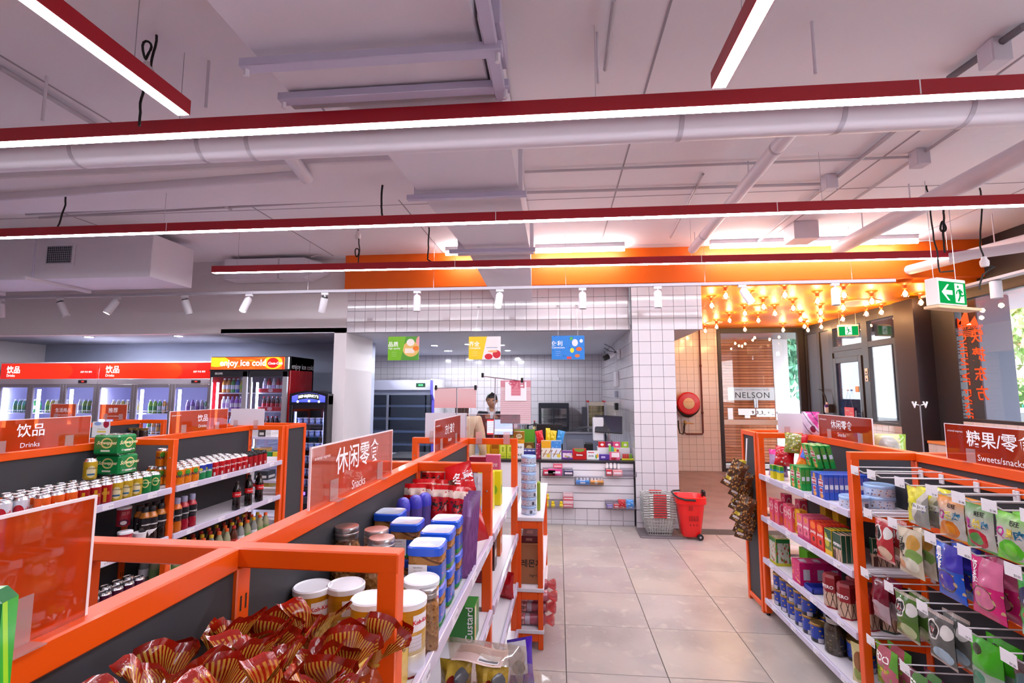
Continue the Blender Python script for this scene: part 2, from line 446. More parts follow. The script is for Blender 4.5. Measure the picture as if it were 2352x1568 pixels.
sy = span(0, 4.5, .3); tiles('wall_niche_right', (.961, 10.84, 0), -PI / 2, [v for v in sy], [.8] + [.965 + .15 * k for k in range(0, 11)][0:10] + [2.488], label='glazed tile wall at the right of the counter', part='tile')
tiles('wall_niche_back', (0, 10.84, 0), 0, span(-4.8, .953, .15), span(.86, 2.488, .15), label='white tiled wall behind the counter', limit=300, mat=TILE)
tiles('wall_entrance', (0, 10.84, 0), 0, span(1.4836, 3.43, .15, .09), span(0, 3.04, .15, .1), M('entrance_tile', 'e6e1e2', .12), M('grout_pale', 'aaa0a0', .9), label='white tiled wall with the fire hose')

# ---------------------------------------------------------------- right side: storefront
wx = 5.2
tiles('wall_right', (wx, 6.85, 0), -PI / 2, span(0, 9.8, .15), span(0, 1.3, .15), label='low white tiled wall under the shop window', back=.2)
lg = MB(); lg.box((5.0, 2.5, 0), (5.19, 7.2, .985), GROUT); lg.box((4.98, 2.5, .985), (5.19, 7.2, 1.02), M('ledge_edge', 'd98a50', .4), .004)
structure(lg.obj('trim_4'), 'tiled ledge below the shop window')
tiles('trim_5', (5.0, 7.2, 0), -PI / 2, span(0, 4.7, .15), span(.08, .985, .15), label='tiled front of the ledge')
tiles('wall_right_sill', (wx, 8.75, 0), -PI / 2, span(0, 1.1, .15), span(0, 1.15, .15), label='white tiles under the entrance window', back=.15)
slab('wall_right_top', (wx, -3, 2.95), (wx + .15, 10.84, CZ), M('dark_head', '2e2a2c', .5), 'dark head rail over the shop windows')
frames = MB()
def bar(y0, y1, z0, z1, x0=wx, x1=wx + .09, m=ALU): e_ = .002 if (y1 - y0) > (z1 - z0) else 0; frames.box((x0 + e_, y0, z0), (x1 - e_, y1, z1), m, .004)
for y0, y1 in ((6.85, 7.25), (8.68, 8.85), (9.72, 9.86), (10.2, 10.3), (10.72, 10.84)): bar(y0, y1, 0, 2.96)
bar(7.6, 9.8, 2.42, 2.52); bar(7.6, 10.8, 2.86, 2.96); bar(7.65, 8.7, 1.13, 1.19); bar(-3, 6.9, 1.28, 1.34); bar(-3, 6.9, 2.86, 2.96); bar(7.62, 7.72, 1.15, 2.5); bar(8.0, 8.06, 1.15, 2.45)
bar(9.86, 10.72, .0, 2.9, wx + .03, wx + .06, M('dark_cladding', '4a4c5a', .5))
bar(9.72, 9.80, .0, 2.4, wx - .02, wx + .02); bar(8.8, 9.8, 2.3, 2.42)
for y in (4.5, 2.2, -.1): bar(y, y + .07, 1.3, 2.9)
fr = structure(frames.obj('window_1'), 'dark metal shopfront frame')
gp = MB()
for y0, y1, z0, z1 in ((7.7, 8.68, 1.18, 2.43), (7.65, 8.68, 2.5, 2.87), (8.85, 9.72, 2.5, 2.87), (-3, 6.86, 1.33, 2.87)): gp.box((wx + .035, y0, z0), (wx + .043, y1, z1), PANE)
gp.obj('pane', fr)
col = MB(); col.box((4.97, 7.25, 0), (5.36, 7.66, 2.99), M('bronze_cladding', '40363a', .28, metal=.5), .004)
structure(col.obj('wall_column_right'), 'dark clad column in the shopfront')
dr = MB(); dr.box((wx - .02, 8.86, .02), (wx + .03, 8.95, 2.3), ALU, .004); dr.box((wx - .02, 9.63, .02), (wx + .03, 9.72, 2.3), ALU, .004); dr.box((wx - .02, 8.95, 2.2), (wx + .03, 9.63, 2.3), ALU, .004); dr.box((wx - .02, 8.95, .02), (wx + .03, 9.63, .2), ALU, .004)
door = structure(dr.obj('door_1'), 'dark glazed shop door with a closed sign')
b = MB(); b.box((wx, 8.95, .2), (wx + .01, 9.63, 2.2), glassmat('door_glass', 'aebdd6', .12)); b.obj('pane', door)
b = MB(); b.tube([(wx - .08, 9.0, .95), (wx - .08, 9.0, 1.35)], .012, STEEL); b.tube([(wx - .08, 9.0, 1.0), (wx, 9.0, 1.0)], .008, STEEL); b.tube([(wx - .08, 9.0, 1.3), (wx, 9.0, 1.3)], .008, STEEL); b.obj('handle', door)
# window at the back of the entrance
wf = MB()
for x0, x1, z0, z1 in ((3.43, 3.5, 0, 3.03), (5.08, 5.2, 0, 3.03), (3.5, 5.08, 2.93, 3.03), (3.5, 5.08, 0, .07)): wf.box((x0, 10.8, z0), (x1, 10.88, z1), ALU, .004)
w2 = structure(wf.obj('window_2'), 'tall glass panel at the back of the entrance')
b = MB(); b.box((3.5, 10.83, .07), (5.08, 10.838, 2.93), PANE); b.obj('pane', w2)
b = MB(); b.box((3.5, 10.8, .98), (5.08, 10.83, 1.08), M('frosted_band', 'e8eaee', .5)); b.obj('visibility_band', w2)

# ---------------------------------------------------------------- lights
LEDM = glow('led_diffuser', 'f6f5ff', LED)
def light_bar(x0, y0, x1, y1, label, joints=()):
    t = thing('linear_light', label, 'light', (x0, y0, 3.065), group='suspended red linear lights')
    d = Vector((x1 - x0, y1 - y0, 0)); L = d.length; d.normalize(); n = Vector((-d.y, d.x, 0)) * .034
    mat = Matrix((d.to_4d(), n.normalized().to_4d(), Vector((0, 0, 1, 0)), Vector((0, 0, 0, 1)))).transposed()
    mat[0][3] = mat[1][3] = mat[2][3] = 0; mat[3][3] = 1; mat[3][0] = mat[3][1] = mat[3][2] = 0
    b = MB(); b.T = mat; b.box((0, -.034, 0), (L, .034, .078), REDBAR, .003); b.obj('housing', t)
    b = MB(); b.T = mat; b.box((.006, -.029, -.0012), (L - .006, .029, .002), LEDM); b.obj('diffuser', t)
    for j in joints:
        b = MB(); b.T = mat; b.box((j, -.0345, .004), (j + .006, .0345, .079), PAPER); b.obj('joint_plate', t)
    k = max(2, int(L / 2.4)) + 1
    for i in range(k):
        b = MB(); b.T = mat; s = .3 + (L - .6) * i / (k - 1); wp = Vector((x0, y0, 0)) + d * s; zt_ = 3.2 if -1.36 < wp.x < -.3 and wp.y < 5.2 else CZ; (zt_ == CZ) and (b.tube([(s, 0, .078), (s, 0, zt_ - 3.065)], .0018, STEEL, 4), b.obj('suspension_wire', t))
    return t
light_bar(-4.6, 2.33, 5.0, 2.36, 'longest red strip light across the shop, nearest the big duct', (6.3,))
light_bar(-6.5, 3.85, 5.1, 3.85, 'red strip light across the middle of the shop', (3.1, 6.0, 8.2))
light_bar(-4.05, 5.27, 4.36, 5.36, 'shorter red strip light in front of the orange beam', (2.9, 5.6))
light_bar(-1.87, -2.4, -1.87, 2.16, 'red strip light running lengthwise beside the black plug cable')
light_bar(.745, -2.4, .745, 2.18, 'red strip light running lengthwise above the aisle')
BM = glow('batten_tube', 'fffaf6', BATTEN)
for i, (x0, x1, lab) in enumerate(((-1.45, -1.0, 'short white batten light left of the duct'), (-.28, .85, 'white batten light just right of the duct'), (1.9, 4.3, 'long white batten light above the entrance'))):
    t = thing('batten_light', lab, 'light', (x0, 6.1, 3.47), group='white battens along the orange beam')
    b = MB(); b.box((0, -.03, .03), (x1 - x0, .03, .08), DUCTW, .003); b.obj('body', t)
    b = MB(); b.tube([(0, 0, 0), (x1 - x0, 0, 0)], .026, BM, 8); b.obj('tube', t)
# track with spot heads
t = thing('lighting_track', 'white ceiling track rail in front of the tiled bulkhead', 'track', (-8.5, 5.7, 2.895))
b = MB(); b.box((0, -.018, 0), (12.25, .018, .035), M('track_white', 'a49ea6', .5), .002); b.obj('rail', t)
for i in range(3, 8):
    b = MB(); b.tube([(.6 + i * 1.6, 0, .03), (.6 + i * 1.6, 0, CZ - 2.895)], .002, STEEL, 4); b.obj('suspension_wire', t)
SPW = M('spot_white', 'c4c0c6', .4); SPG = glow('spot_lens', 'fff4e0', 12); SPD = M('spot_lens_off', '8c8a90', .3)
def spot(x, tilt, lean, lit, lab):
    t = thing('track_spotlight', lab, 'spotlight', (x, 5.7, 2.895), group='white track spotlights')
    b = MB(); b.box((-.045, -.016, -.03), (.045, .016, 0), SPW, .003); b.obj('adapter', t)
    b = MB(); b.tube([(0, 0, -.03), (0, 0, -.055)], .012, SPW, 8); b.obj('pivot', t)
    b = MB(); R = Euler((tilt, lean, 0)).to_matrix().to_4x4(); R.translation = (0, 0, -.05); b.T = R
    b.lathe([(.028, 0), (.04, -.012), (.044, -.03), (.044, -.2), (.038, -.2), (.036, -.17)], 16, SPW); h = b.obj('head', t)
    b = MB(); b.T = R; b.lathe([(.036, -.192), (.0, -.19)], 16, SPG if lit else SPD); b.obj('lens', h)
    if not lit and abs(lean) > .2:
        b = MB(); b.T = R; b.lathe([(.0, .004), (.034, .002), (.04, -.012)], 14, BLACK); b.obj('rear_cap', h)
sp = [(-6.45, .35, .35, 1), (-5.68, .25, -.3, 0), (-4.72, -.35, .32, 1), (-3.86, .2, -.25, 0), (-2.88, -.45, .12, 1), (-1.75, .3, .33, 0), (-.66, .0, .0, 0), (.335, -.5, .05, 1), (1.35, .0, .0, 0), (2.3, .0, .0, 0), (3.1, -.45, -.35, 1), (3.9, 0, 0, 0)]
xs = [AY(px, 690, 5.7).x for px in (2, 138, 268, 424, 572, 746, 958, 1148, 1338, 1511, 1706, 1920)]
sl = ['leftmost white spotlight on the track', 'white spotlight tilted right, second from the left end', 'lit white spotlight over the drinks fridge signs', 'white spotlight with black cap leaning right near wall middle', 'lit white spotlight above the cola fridge', 'white spotlight with black cap beside the orange beam end', 'upright white spotlight above the green poster', 'white spotlight shining straight at the shop under the duct', 'upright white spotlight above the blue poster', 'upright white spotlight on the tiled pillar', 'lit white spotlight tilted over the entrance bulbs', 'upright white spotlight near the right end of the track']
for (_, a, l, lit), x, lab in zip(sp, xs, sl): spot(x, a, l, lit, lab)
spot2 = thing('track_spotlight', 'white spotlight on the short track by the shop window', 'spotlight', (4.65, 5.55, 2.86), group='white track spotlights')
b = MB(); b.box((-.05, -.8, 0), (.05, 1.0, .03), MATS['track_white'], .002); b.obj('rail', spot2)
b = MB(); b.lathe([(.03, 0), (.05, -.01), (.05, -.19), (.0, -.185)], 16, SPW); b.obj('head', spot2)
# entrance bulbs
BG = glow('bulb_filament', 'ffd6a0', BULB); BGL = glassmat('bulb_glass', 'fff0d8', .06); BCAP = M('bulb_holder', 'e06010', .4)
bl_ = [(1635, 697), (1667, 675), (1722, 687), (1754, 700), (1803, 673), (1878, 687), (1939, 673), (2003, 687), (2079, 670), (2131, 690), (1646, 746), (1676, 731), (1711, 715), (1742, 731), (1780, 715), (1822, 703), (1839, 729), (1885, 713), (1937, 702), (1990, 716), (2050, 712), (1711, 752), (1799, 753), (1890, 753), (1885, 731), (1936, 728), (1620, 755), (1848, 745), (1975, 745)]
hold = MB(); hold.lathe([(.075, 0), (.07, -.006), (.024, -.03), (.022, -.07), (.018, -.075)], 14, BCAP)
glb = MB(); glb.lathe([(.016, -.07), (.03, -.1), (.042, -.14), (.036, -.17), (.018, -.188), (.0, -.19)], 14, BGL)
fil = MB(); fil.lathe([(.0, -.1), (.022, -.12), (.026, -.145), (.0, -.172)], 8, BG)
root = thing('filament_bulb', 'warm filament bulb on the orange entrance ceiling', 'bulb', group='filament bulbs in the entrance')
hold.obj('holder', root); g_ = glb.obj('globe', root); fil.obj('filament', g_)
PB = Proto(root)
pos = []
for px, py in bl_:
    p = AZ(px, py + 5, 2.9)
    if p.y > 10.7: p.y = 10.6
    if p.x > 5.05: p.x = 5.0
    if p.x < 1.95: p.x = 1.95
    if all((p.x - q.x) ** 2 + (p.y - q.y) ** 2 > .03 for q in pos): pos.append(p)
pos.sort(key=lambda p: (round(p.y * 1.2), p.x))
rows = {}
for p in pos: rows.setdefault(round(p.y * 1.2), []).append(p)
for j, k in enumerate(sorted(rows)):
    for i, p in enumerate(rows[k]): PB.at((p.x, p.y, 3.04), label='warm filament bulb, %s from the left in the %s row of the orange ceiling' % (ORD[i], ORD[j]))
# recessed downlights
DL = glow('downlight', 'f4f6ff', DOWN)
root = thing('downlight', 'round recessed downlight in the counter ceiling', 'downlight', group='recessed downlights over the counter')
b = MB(); b.lathe([(.075, .0), (.07, -.006), (.055, -.006), (.05, .0)], 18, WHITE); r0 = b.obj('rim', root)
b = MB(); b.lathe([(.054, -.003), (0, -.003)], 14, DL); b.obj('lens', root)
PD = Proto(root)
dlab = ['left of the yellow poster, nearest', 'left of the yellow poster, middle', 'left of the yellow poster, farthest', 'right of the yellow poster, nearest', 'right of the yellow poster, middle', 'right of the yellow poster, farthest', 'behind the yellow poster', 'behind the green poster']
for px, py in ((998, 793), (1033, 806), (1059, 817), (1152, 792), (1167, 805), (1180, 816), (1075, 790), (930, 800)):
    p = AZ(px, py, 2.488); PD.at((p.x, min(p.y, 9.6), 2.488), label='round recessed downlight over the counter, ' + dlab.pop(0))
for i, px in enumerate((205, 410, 638)):
    p = AY(px, 765, 6.75); PD.at((p.x, 6.75, 2.5005), label='round downlight above the fridges, ' + ('over the left cabinet', 'over the right cabinet', 'beside the cola fridge')[i], group='downlights above the fridges')
for i, (px, py, lab) in enumerate(((1970, 695, 'large round white vent panel on the orange ceiling'), (1745, 703, 'small white disc on the orange ceiling behind a spotlight'), (1640, 740, 'white disc at the left edge of the orange ceiling'), (1870, 752, 'white smoke detector above the back entrance window'))):
    p = AZ(px, py, 3.04); R = (.3, .1, .16, .12)[i]
    b = MB(); b.lathe([(R, 0), (R, -.012), (R * .85, -.02), (R * .5, -.016), (0, -.016)], 24, M('disc_white', 'f0dccc', .4)); tag(b.obj('ceiling_disc', None, (p.x, min(p.y, 10.6), 3.039)), lab, 'ceiling panel')

# ---------------------------------------------------------------- ducts, pipes, cables
t = thing('rectangular_duct', 'large white rectangular air duct running toward the counter', 'duct', (-.845, 0, 3.2))
b = MB(); b.box((-.515, -3, 0), (.515, 2.35, .34), DUCTW, .006); b.obj('duct_body', t)
b = MB(); b.add([(-.29, 2.35, .03), (.56, 2.35, .03), (.56, 2.35, .33), (-.29, 2.35, .33), (-.14, 5.25, .02), (.55, 5.25, .02), (.55, 5.25, .33), (-.14, 5.25, .33), (0, 6.47, -.3), (.5, 6.47, -.3), (.5, 6.47, .05), (0, 6.47, .05)],
    [[0, 4, 5, 1], [1, 5, 6, 2], [2, 6, 7, 3], [3, 7, 4, 0], [4, 8, 9, 5], [5, 9, 10, 6], [6, 10, 11, 7], [7, 11, 8, 4], [8, 11, 10, 9]], DUCTW); b.obj('duct_neck', t)
b = MB(); b.box((-.56, 2.3, -.01), (.57, 2.36, .35), DUCTW, .004); b.obj('flange', t)
for y in (3.55, 5.2): b = MB(); b.box((-.26, y, -.012), (.59, y + .05, .34), DUCTW, .004); b.obj('flange', t)
for y, z in ((1.93, -.06), (2.23, -.03)):
    b = MB(); b.box((-.56, y - .03, z - .02), (.62, y + .03, z + .02), M('strut_lilac', 'bdb6cf', .4), .003); b.tube([(-.54, y, z - .02), (-.54, y, z - .05)], .012, DUCTW); b.tube([(.6, y, z - .02), (.6, y, z - .06)], .012, DUCTW); b.obj('hanger_strut', t)
b = MB(); b.box((.545, 1.3, -.06), (.6, 2.3, -.02), MATS['strut_lilac'], .004); b.box((.53, 1.8, -.02), (.57, 2.35, .3), DUCTW, .01); b.box((.58, 1.85, .0), (.62, 2.15, .12), MATS['strut_lilac'], .004); b.obj('side_plate', t)
for y in (3.5, 4.95): b = MB(); b.box((-.3, y, -.06), (.62, y + .04, -.02), MATS['strut_lilac'], .003); b.obj('hanger_strut', t)
def pipe(name, pts, r, lab, m=DUCTW, cat='pipe', n=16, rings=(), hang=()):
    t = thing(name, lab, cat, pts[0]); o = Vector(pts[0])
    b = MB(); b.tube([Vector(p) - o for p in pts], r, m, n); b.obj('pipe_run', t)
    for q in rings:
        a, c = Vector(pts[0]), Vector(pts[-1]); d = (c - a).normalized(); p = a + (c - a) * q - o
        b = MB(); b.tube([p - d * .012, p + d * .012], r * 1.03, MATS.get('ring') or M('ring', 'b4adb8', .5), n); b.obj('joint_ring', t)
    for q in hang:
        a, c = Vector(pts[0]), Vector(pts[-1]); p = a + (c - a) * q - o
        b = MB(); b.tube([p, (p.x, p.y, CZ - o.z)], .006, DUCTW, 6); b.obj('hanger', t)
    return t
pipe('round_duct', [(-5.4, 2.575, 3.125), (4.7, 2.575, 3.125)], .09, 'wide round white duct crossing behind the front strip light', cat='duct', n=28, rings=(.25, .33, .36, .6, .68, .74))
p0, p1 = AZ(1825, 290, 3.38), AZ(1590, 573, 3.38)
pipe('drain_pipe', [p0, p1], .05, 'white pipe slanting back from the round duct', hang=(.3, .95), rings=(.1, .8))
p0, p1 = AZ(2380, 335, 3.3), AZ(1925, 570, 3.3); pipe('drain_pipe', [p0, p1], .075, 'thick white pipe slanting back at the right', hang=(.5, .8))
p0, p1 = AZ(2400, 540, 3.18), AZ(2080, 622, 3.18); pipe('drain_pipe', [p0, p1], .06, 'lower white pipe ending near the exit sign', hang=(.3,))
p0, p1 = AZ(2400, 560, 3.05), AZ(2180, 592, 3.05); pipe('drain_pipe', [p0, p1], .05, 'lowest white pipe behind the exit sign')
p0, p1 = AZ(0, 450, 3.42), AZ(690, 400, 3.42); pipe('sprinkler_pipe', [p0, p1], .045, 'white pipe under the ceiling left of the duct', hang=(.3, .6, .95))
p0 = AZ(660, 350, 3.38); p1 = AZ(705, 410, 3.38); pipe('sprinkler_pipe', [p0, (p1.x, p1.y, 3.38)], .05, 'short white elbow pipe below the round duct')
for i, (a, b_, r, lab) in enumerate((((60, 492), (960, 446), .012, 'thin grey conduit across the ceiling at the left'), ((90, 500), (960, 452), .012, 'second thin conduit beside the grey one at the left'), ((1205, 395), (2100, 360), .011, 'thin conduit across the ceiling right of the duct'), ((1210, 442), (1900, 422), .014, 'thicker conduit ending at a ceiling box on the right'), ((1740, 555), (2080, 280), .016, 'straight conduit slanting to the round duct'), ((1960, 460), (2240, 270), .012, 'conduit slanting beside the junction box at the right'), ((1540, 545), (1615, 400), .012, 'short crooked conduit behind the middle strip light'), ((1390, 160), (1410, 0), .012, 'conduit running overhead right of the duct'), ((2180, 180), (2352, 60), .02, 'dark cable conduit at the upper right'), ((345, 365), (530, 480), .018, 'white batten running back under the ceiling at the left'), ((200, 375), (400, 470), .014, 'second white batten under the ceiling at the left'), ((0, 155), (225, 290), .016, 'white conduit at the upper left'))):
    pipe('conduit', [AZ(*a, CZ - .03), AZ(*b_, CZ - .03)], r, lab, M('conduit_grey', 'b9b2ba', .5) if i not in (8,) else M('cable_grey', '77727a', .6), cat='conduit', n=8)
for i, (px, py, z, lab) in enumerate(((1350 - 0, 1, 3.4, 'small ceiling box overhead'), (1905, 424, 3.47, 'white junction box at the end of a conduit'), (2112, 368, 3.47, 'white junction box with a black cable'), (2285, 130, 3.47, 'white fitting on the upper right cable'), (1840, 545, 3.4, 'white square box above the long batten'))):
    if i == 0: continue
    p = AZ(px, py, z); s = .05 if i < 4 else .13; b = MB(); b.box((-s, -s, -.05), (s, s, CZ - z - .0), DUCTW, .006); tag(b.obj('junction_box', None, p), lab, 'junction box')
# rods hanging from the slab
for i, (px, py, lab) in enumerate(((1865, 50, 'threaded rod hanging above the front strip light at the right'), (480, 140, 'threaded rod hanging between the left strip lights'), (108, 175, 'threaded rod at the upper left corner'), (1371, 75, 'threaded rod hanging right of the big duct'))):
    p = AZ(px, py, CZ); b = MB(); b.tube([(0, 0, 0), (0, 0, -.28)], .008, DUCTW, 6); tag(b.obj('threaded_rod', None, p), lab, 'rod')
# air conditioning boxes at the left
t = thing('air_conditioner', 'white boxed duct with a square grille at the left', 'duct', (-5.6, 5.35, 2.97))
b = MB(); b.box((-3.4, -.35, 0), (1.0, .28, .5), DUCTW, .006); b.obj('casing', t)
ac = AY(137, 585, 4.99)
gr = MB(); gx, gz = ac.x + 5.6, ac.z - 2.97
gr.box((gx - .19, -.365, gz - .13), (gx + .19, -.35, gz + .13), DUCTW, .004); gr.box((gx - .155, -.37, gz - .1), (gx + .155, -.364, gz + .1), BLACK); g_ = gr.obj('grille', t)
b = MB()
for i in range(13): b.box((gx - .15 + i * .025, -.374, gz - .1), (gx - .145 + i * .025, -.369, gz + .1), STEEL)
for i in range(8): b.box((gx - .155, -.376, gz - .1 + i * .027), (gx + .155, -.372, gz - .096 + i * .027), STEEL)
b.obj('grille_blades', g_)
b = MB(); b.box((-.42, -.5, -.04), (-.38, .28, -.0), DUCTW, .003); b.tube([(-.4, -.42, 0), (-.4, -.42, CZ - 2.97)], .008, MATS['strut_lilac'], 6); b.obj('support_bar', t)
b = MB(); b.box((-1.65, -.5, -.05), (-1.61, .28, -.0), DUCTW, .003); b.obj('support_bar', t)
t = thing('shallow_duct', 'white shallow duct with a tapered end beside the orange beam', 'duct', (-4.6, 6.2, 3.22))
b = MB(); b.poly([(0, 0, .0), (1.15, 0, 0), (1.4, 0, .1), (1.4, 0, .2), (1.15, 0, .28), (0, 0, .28)], DUCTW, .27, (0, 1, 0)); b.obj('duct_body', t)
b = MB(); b.box((.78, -.005, -.005), (.8, .1, .285), MATS['ring']); b.obj('joint_ring', t)
def cable(pts, r, lab, m=BLKR, cat='cable', loop=None, plug=None):
    t = thing('power_cable', lab, cat, pts[0]); o = Vector(pts[0]); q = [Vector(p) - o for p in pts]
    s = []
    for i in range(len(q) - 1):
        for k in range(6):
            u = k / 6; s.append(q[i].lerp(q[i + 1], u) + Vector((noise.noise((q[i] * 3 + Vector((u * 2, 0, 3)))) * .015, 0, 0)))
    s.append(q[-1]); b = MB(); b.tube(s, r, m, 6); b.obj('cord', t)
    if loop is not None:
        c = Vector(loop) - o; b = MB(); b.tube([c + Vector((.022 * cos(a), .008 * sin(a * 2), .05 * sin(a))) for a in [2 * PI * k / 14 for k in range(14)]], r, m, 6, True); b.obj('cord_loop', t)
    if plug is not None:
        c = Vector(plug) - o; b = MB(); b.lathe([(.028, 0), (.034, .02), (.034, .05), (.022, .07), (.02, .09)], 12, WHITE, c); b.obj('plug', t)
    return t
a = AY(350, 10, 2.16); b_ = AY(322, 150, 2.16); c_ = AY(305, 280, 2.16)
cable([(a.x, 2.2, CZ), (b_.x + .02, 2.2, b_.z), (b_.x - .02, 2.2, 3.2), (c_.x, 2.2, c_.z)], .006, 'black cable with white plug hanging by the left strip light', loop=AY(337, 115, 2.2), plug=AY(338, 165, 2.2) - Vector((0, 0, .04)))
def hcable(pp, Y, lab, r=.007, **k):
    q = [AY(x, y, Y) for x, y in pp]
    if Y < 6: q = [Vector((q[0].x, Y, CZ))] + q
    cable(q, r, lab, **k)
hcable([(128, 380), (155, 410), (150, 470), (132, 522), (65, 524)], 3.85, 'black cable curving down to the middle strip light at far left')
hcable([(882, 335), (878, 400), (876, 470), (878, 498)], 3.87, 'black cable dropping straight to the middle strip light', r=.009)
hcable([(983, 475), (985, 520), (984, 570), (982, 595), (996, 606)], 5.3, 'black cable dropping to the back strip light under the duct', r=.008)
hcable([(822, 430), (822, 540), (826, 575), (822, 606)], 5.3, 'cable with white plug above the back strip light', loop=AY(820, 580, 5.3), plug=AY(822, 548, 5.3))
hcable([(2112, 370), (2125, 400), (2130, 440), (2145, 550), (2160, 625), (2190, 622)], 4.6, 'black cable from a junction box to the exit sign', r=.007)
hcable([(2165, 470), (2168, 500), (2166, 530), (2170, 580)], 4.9, 'twisted black cable behind the middle strip light', loop=AY(2166, 520, 4.9), r=.009)
hcable([(2255, 480), (2250, 560), (2262, 610), (2285, 612), (2258, 630), (2250, 665)], 4.7, 'white and black cable right of the exit sign', plug=AY(2262, 612, 4.7))
hcable([(715, 590), (760, 575), (830, 572), (900, 578), (1000, 573), (1100, 566)], 6.25, 'bundle of pale cables draped along the orange beam', m=M('cable_white', 'd8d0d4', .5), r=.012)
hcable([(1210, 565), (1330, 562), (1430, 565), (1540, 560), (1590, 556)], 6.2, 'pale cables draped over the beam right of the duct', m=MATS['cable_white'], r=.01)
hcable([(2030, 560), (2080, 556), (2130, 552), (2145, 554)], 6.25, 'white flex with a black end at the batten end', m=MATS['cable_white'], r=.008)
# ---------------------------------------------------------------- gondola shelving
SLOT = M('slot_dark', '2a1208', .8)
def frame(root, y, xl, xs, xr, H, endfoot=True, slots=True):
    """One orange portal across a run: two outer posts, a spine post with slots, and a top beam."""
    t = .042
    for x, s in ((xl, 0), (xr - t, 0), (xs - .022, 1)):
        b = MB(); b.box((x, y - .021, .02 if not s else .0), (x + (t if not s else .044), y + .021, H - (.0015 if not s else .042)), ORG, .003)
        b.lathe([(.014, 0), (.014, .02)], 8, BLKR, (x + .02, y, 0)); p = b.obj('post', root)
        if s:
            b = MB()
            for k in range(12):
                for q in (-.008, .008): b.box((x + .022 + q - .0025, y - .0222, H - .1 - k * .085), (x + .022 + q + .0025, y - .0205, H - .13 - k * .085), SLOT); b.box((x + .0438, y + q - .0025, H - .1 - k * .085), (x + .0445, y + q + .0025, H - .13 - k * .085), SLOT)
            b.obj('slots', p)
        elif H > 1.2:
            b = MB(); b.lathe([(.005, 0), (.004, .004), (0, .005)], 8, CHROME, (0, 0, 0)); b.obj('bolt', p, (x + .021, y - .021, H - .12), (PI / 2, 0, 0))
    b = MB(); b.box((xl - .0005, y - .0214, H - .04), (xr + .0005, y + .0214, H), ORG, .003); b.obj('crossbeam', root)
    b = MB(); b.box((xl + t, y - .02, .05), (xr - t, y + .02, .085), ORG, .002); b.obj('foot_beam', root)
_pl = {}
def PL(sd):
    if sd not in _pl:
        b = MB(); b.box((-.0004, -.035, -.014), (.0004, .035, .014), M('label_paper', 'dcd8e2', .5))
        for (s_, sz, x, y) in (('$2.80', .013, .018, -.002), ('-------- ---', .006, -.012, .006), ('------', .006, -.016, -.003)):
            vs, fs = text_geo(s_, sz); b.add([(sd * .0007, sd * (v.x + x), v.y + y) for v in vs], fs, M('label_ink', '5a5a66', .6))
        _pl[sd] = b.mesh('price_label')
    return _pl[sd]
def run(name, label, loc, rz, ys, xl, xs, xr, H, shelves, panel=True, cat='shelving'):
    """A run of gondola bays. shelves: per bay list of (side, height)."""
    root = thing(name, label, cat, loc, rz)
    for y in ys: frame(root, y, xl, xs, xr, H)
    for i in range(len(ys) - 1):
        y0, y1 = ys[i] + .021, ys[i + 1] - .021
        b = MB(); b.box((xs - .022, y0, H - .045), (xs + .022, y1, H), ORG, .003); b.obj('top_rail', root)
        if panel:
            b = MB(); b.box((xs - .012, y0, .1), (xs + .012, y1, H - .045), DGREY); b.obj('back_panel', root)
        for sd, z in shelves[i]:
            a, e = (xs + .013, xr - .005) if sd > 0 else (xl + .005, xs - .013)
            b = MB(); b.box((a, y0, z - .028), (e, y1, z - .006), SHELF, .002); sh = b.obj('shelf', root)
            fxx = xr if sd > 0 else xl
            b = MB(); b.box((fxx - .008, y0, z - .036), (fxx + .008, y1, z + .004), STRIP, .002); b.box((fxx + sd * .0085, y0, z - .032), (fxx + sd * .0095, y1, z + .0), STRIP); b.obj('price_strip', sh)
            for q in range(4):
                yq = y0 + (y1 - y0) * (.12 + .25 * q) ; o_ = put('price_label', PL(sd), sh, (fxx + sd * .0096, yq, z - .016))
            for q in (y0 + .002, y1 - .002):
                b = MB(); b.poly([(xs, q - .0015, z - .03), (fxx - sd * .02, q - .0015, z - .03), (fxx - sd * .02, q - .0015, z - .045), (xs, q - .0015, z - .09)], ORG, .003, (0, 1, 0)); b.obj('bracket', sh)
    return root
LV = (1.045, .735, .425, .13)
R_ = lambda zs: [(1, z) for z in zs]
L_ = lambda zs: [(-1, z) for z in zs]
GCR = -.017
def GC(x, y, z):
    """Point in the centre run: x across from its aisle-side front, y along, z up."""
    return Vector((-.335 + x * cos(GCR) - (y - 1) * sin(GCR), 1 + x * sin(GCR) + (y - 1) * cos(GCR), z))
run('gondola', 'orange framed gondola shelving down the centre, loaded with snacks', (-.335, 1, 0), GCR, (-1.2, 0, 1.22, 2.36), -.72, -.345, .015, 1.36,
    [R_(LV), R_(LV) + L_(LV), R_(LV) + L_(LV)])
GLX = -2.55
run('gondola', 'orange framed gondola shelving at the left, loaded with canned drinks', (GLX, 0, 0), 0, (-.75, .58, 1.83, 3.08, 4.37), -.71, -.345, .0, 1.36, [R_(LV[:3])] * 4)
GRX = 1.55
gr_ = run('gondola', 'orange framed gondola shelving at the right with boxed sweets', (GRX, 0, 0), 0, (.42, 1.62, 2.82, 4.03), 0, .345, .7, 1.36, [[], [], L_(LV) + R_(LV)])
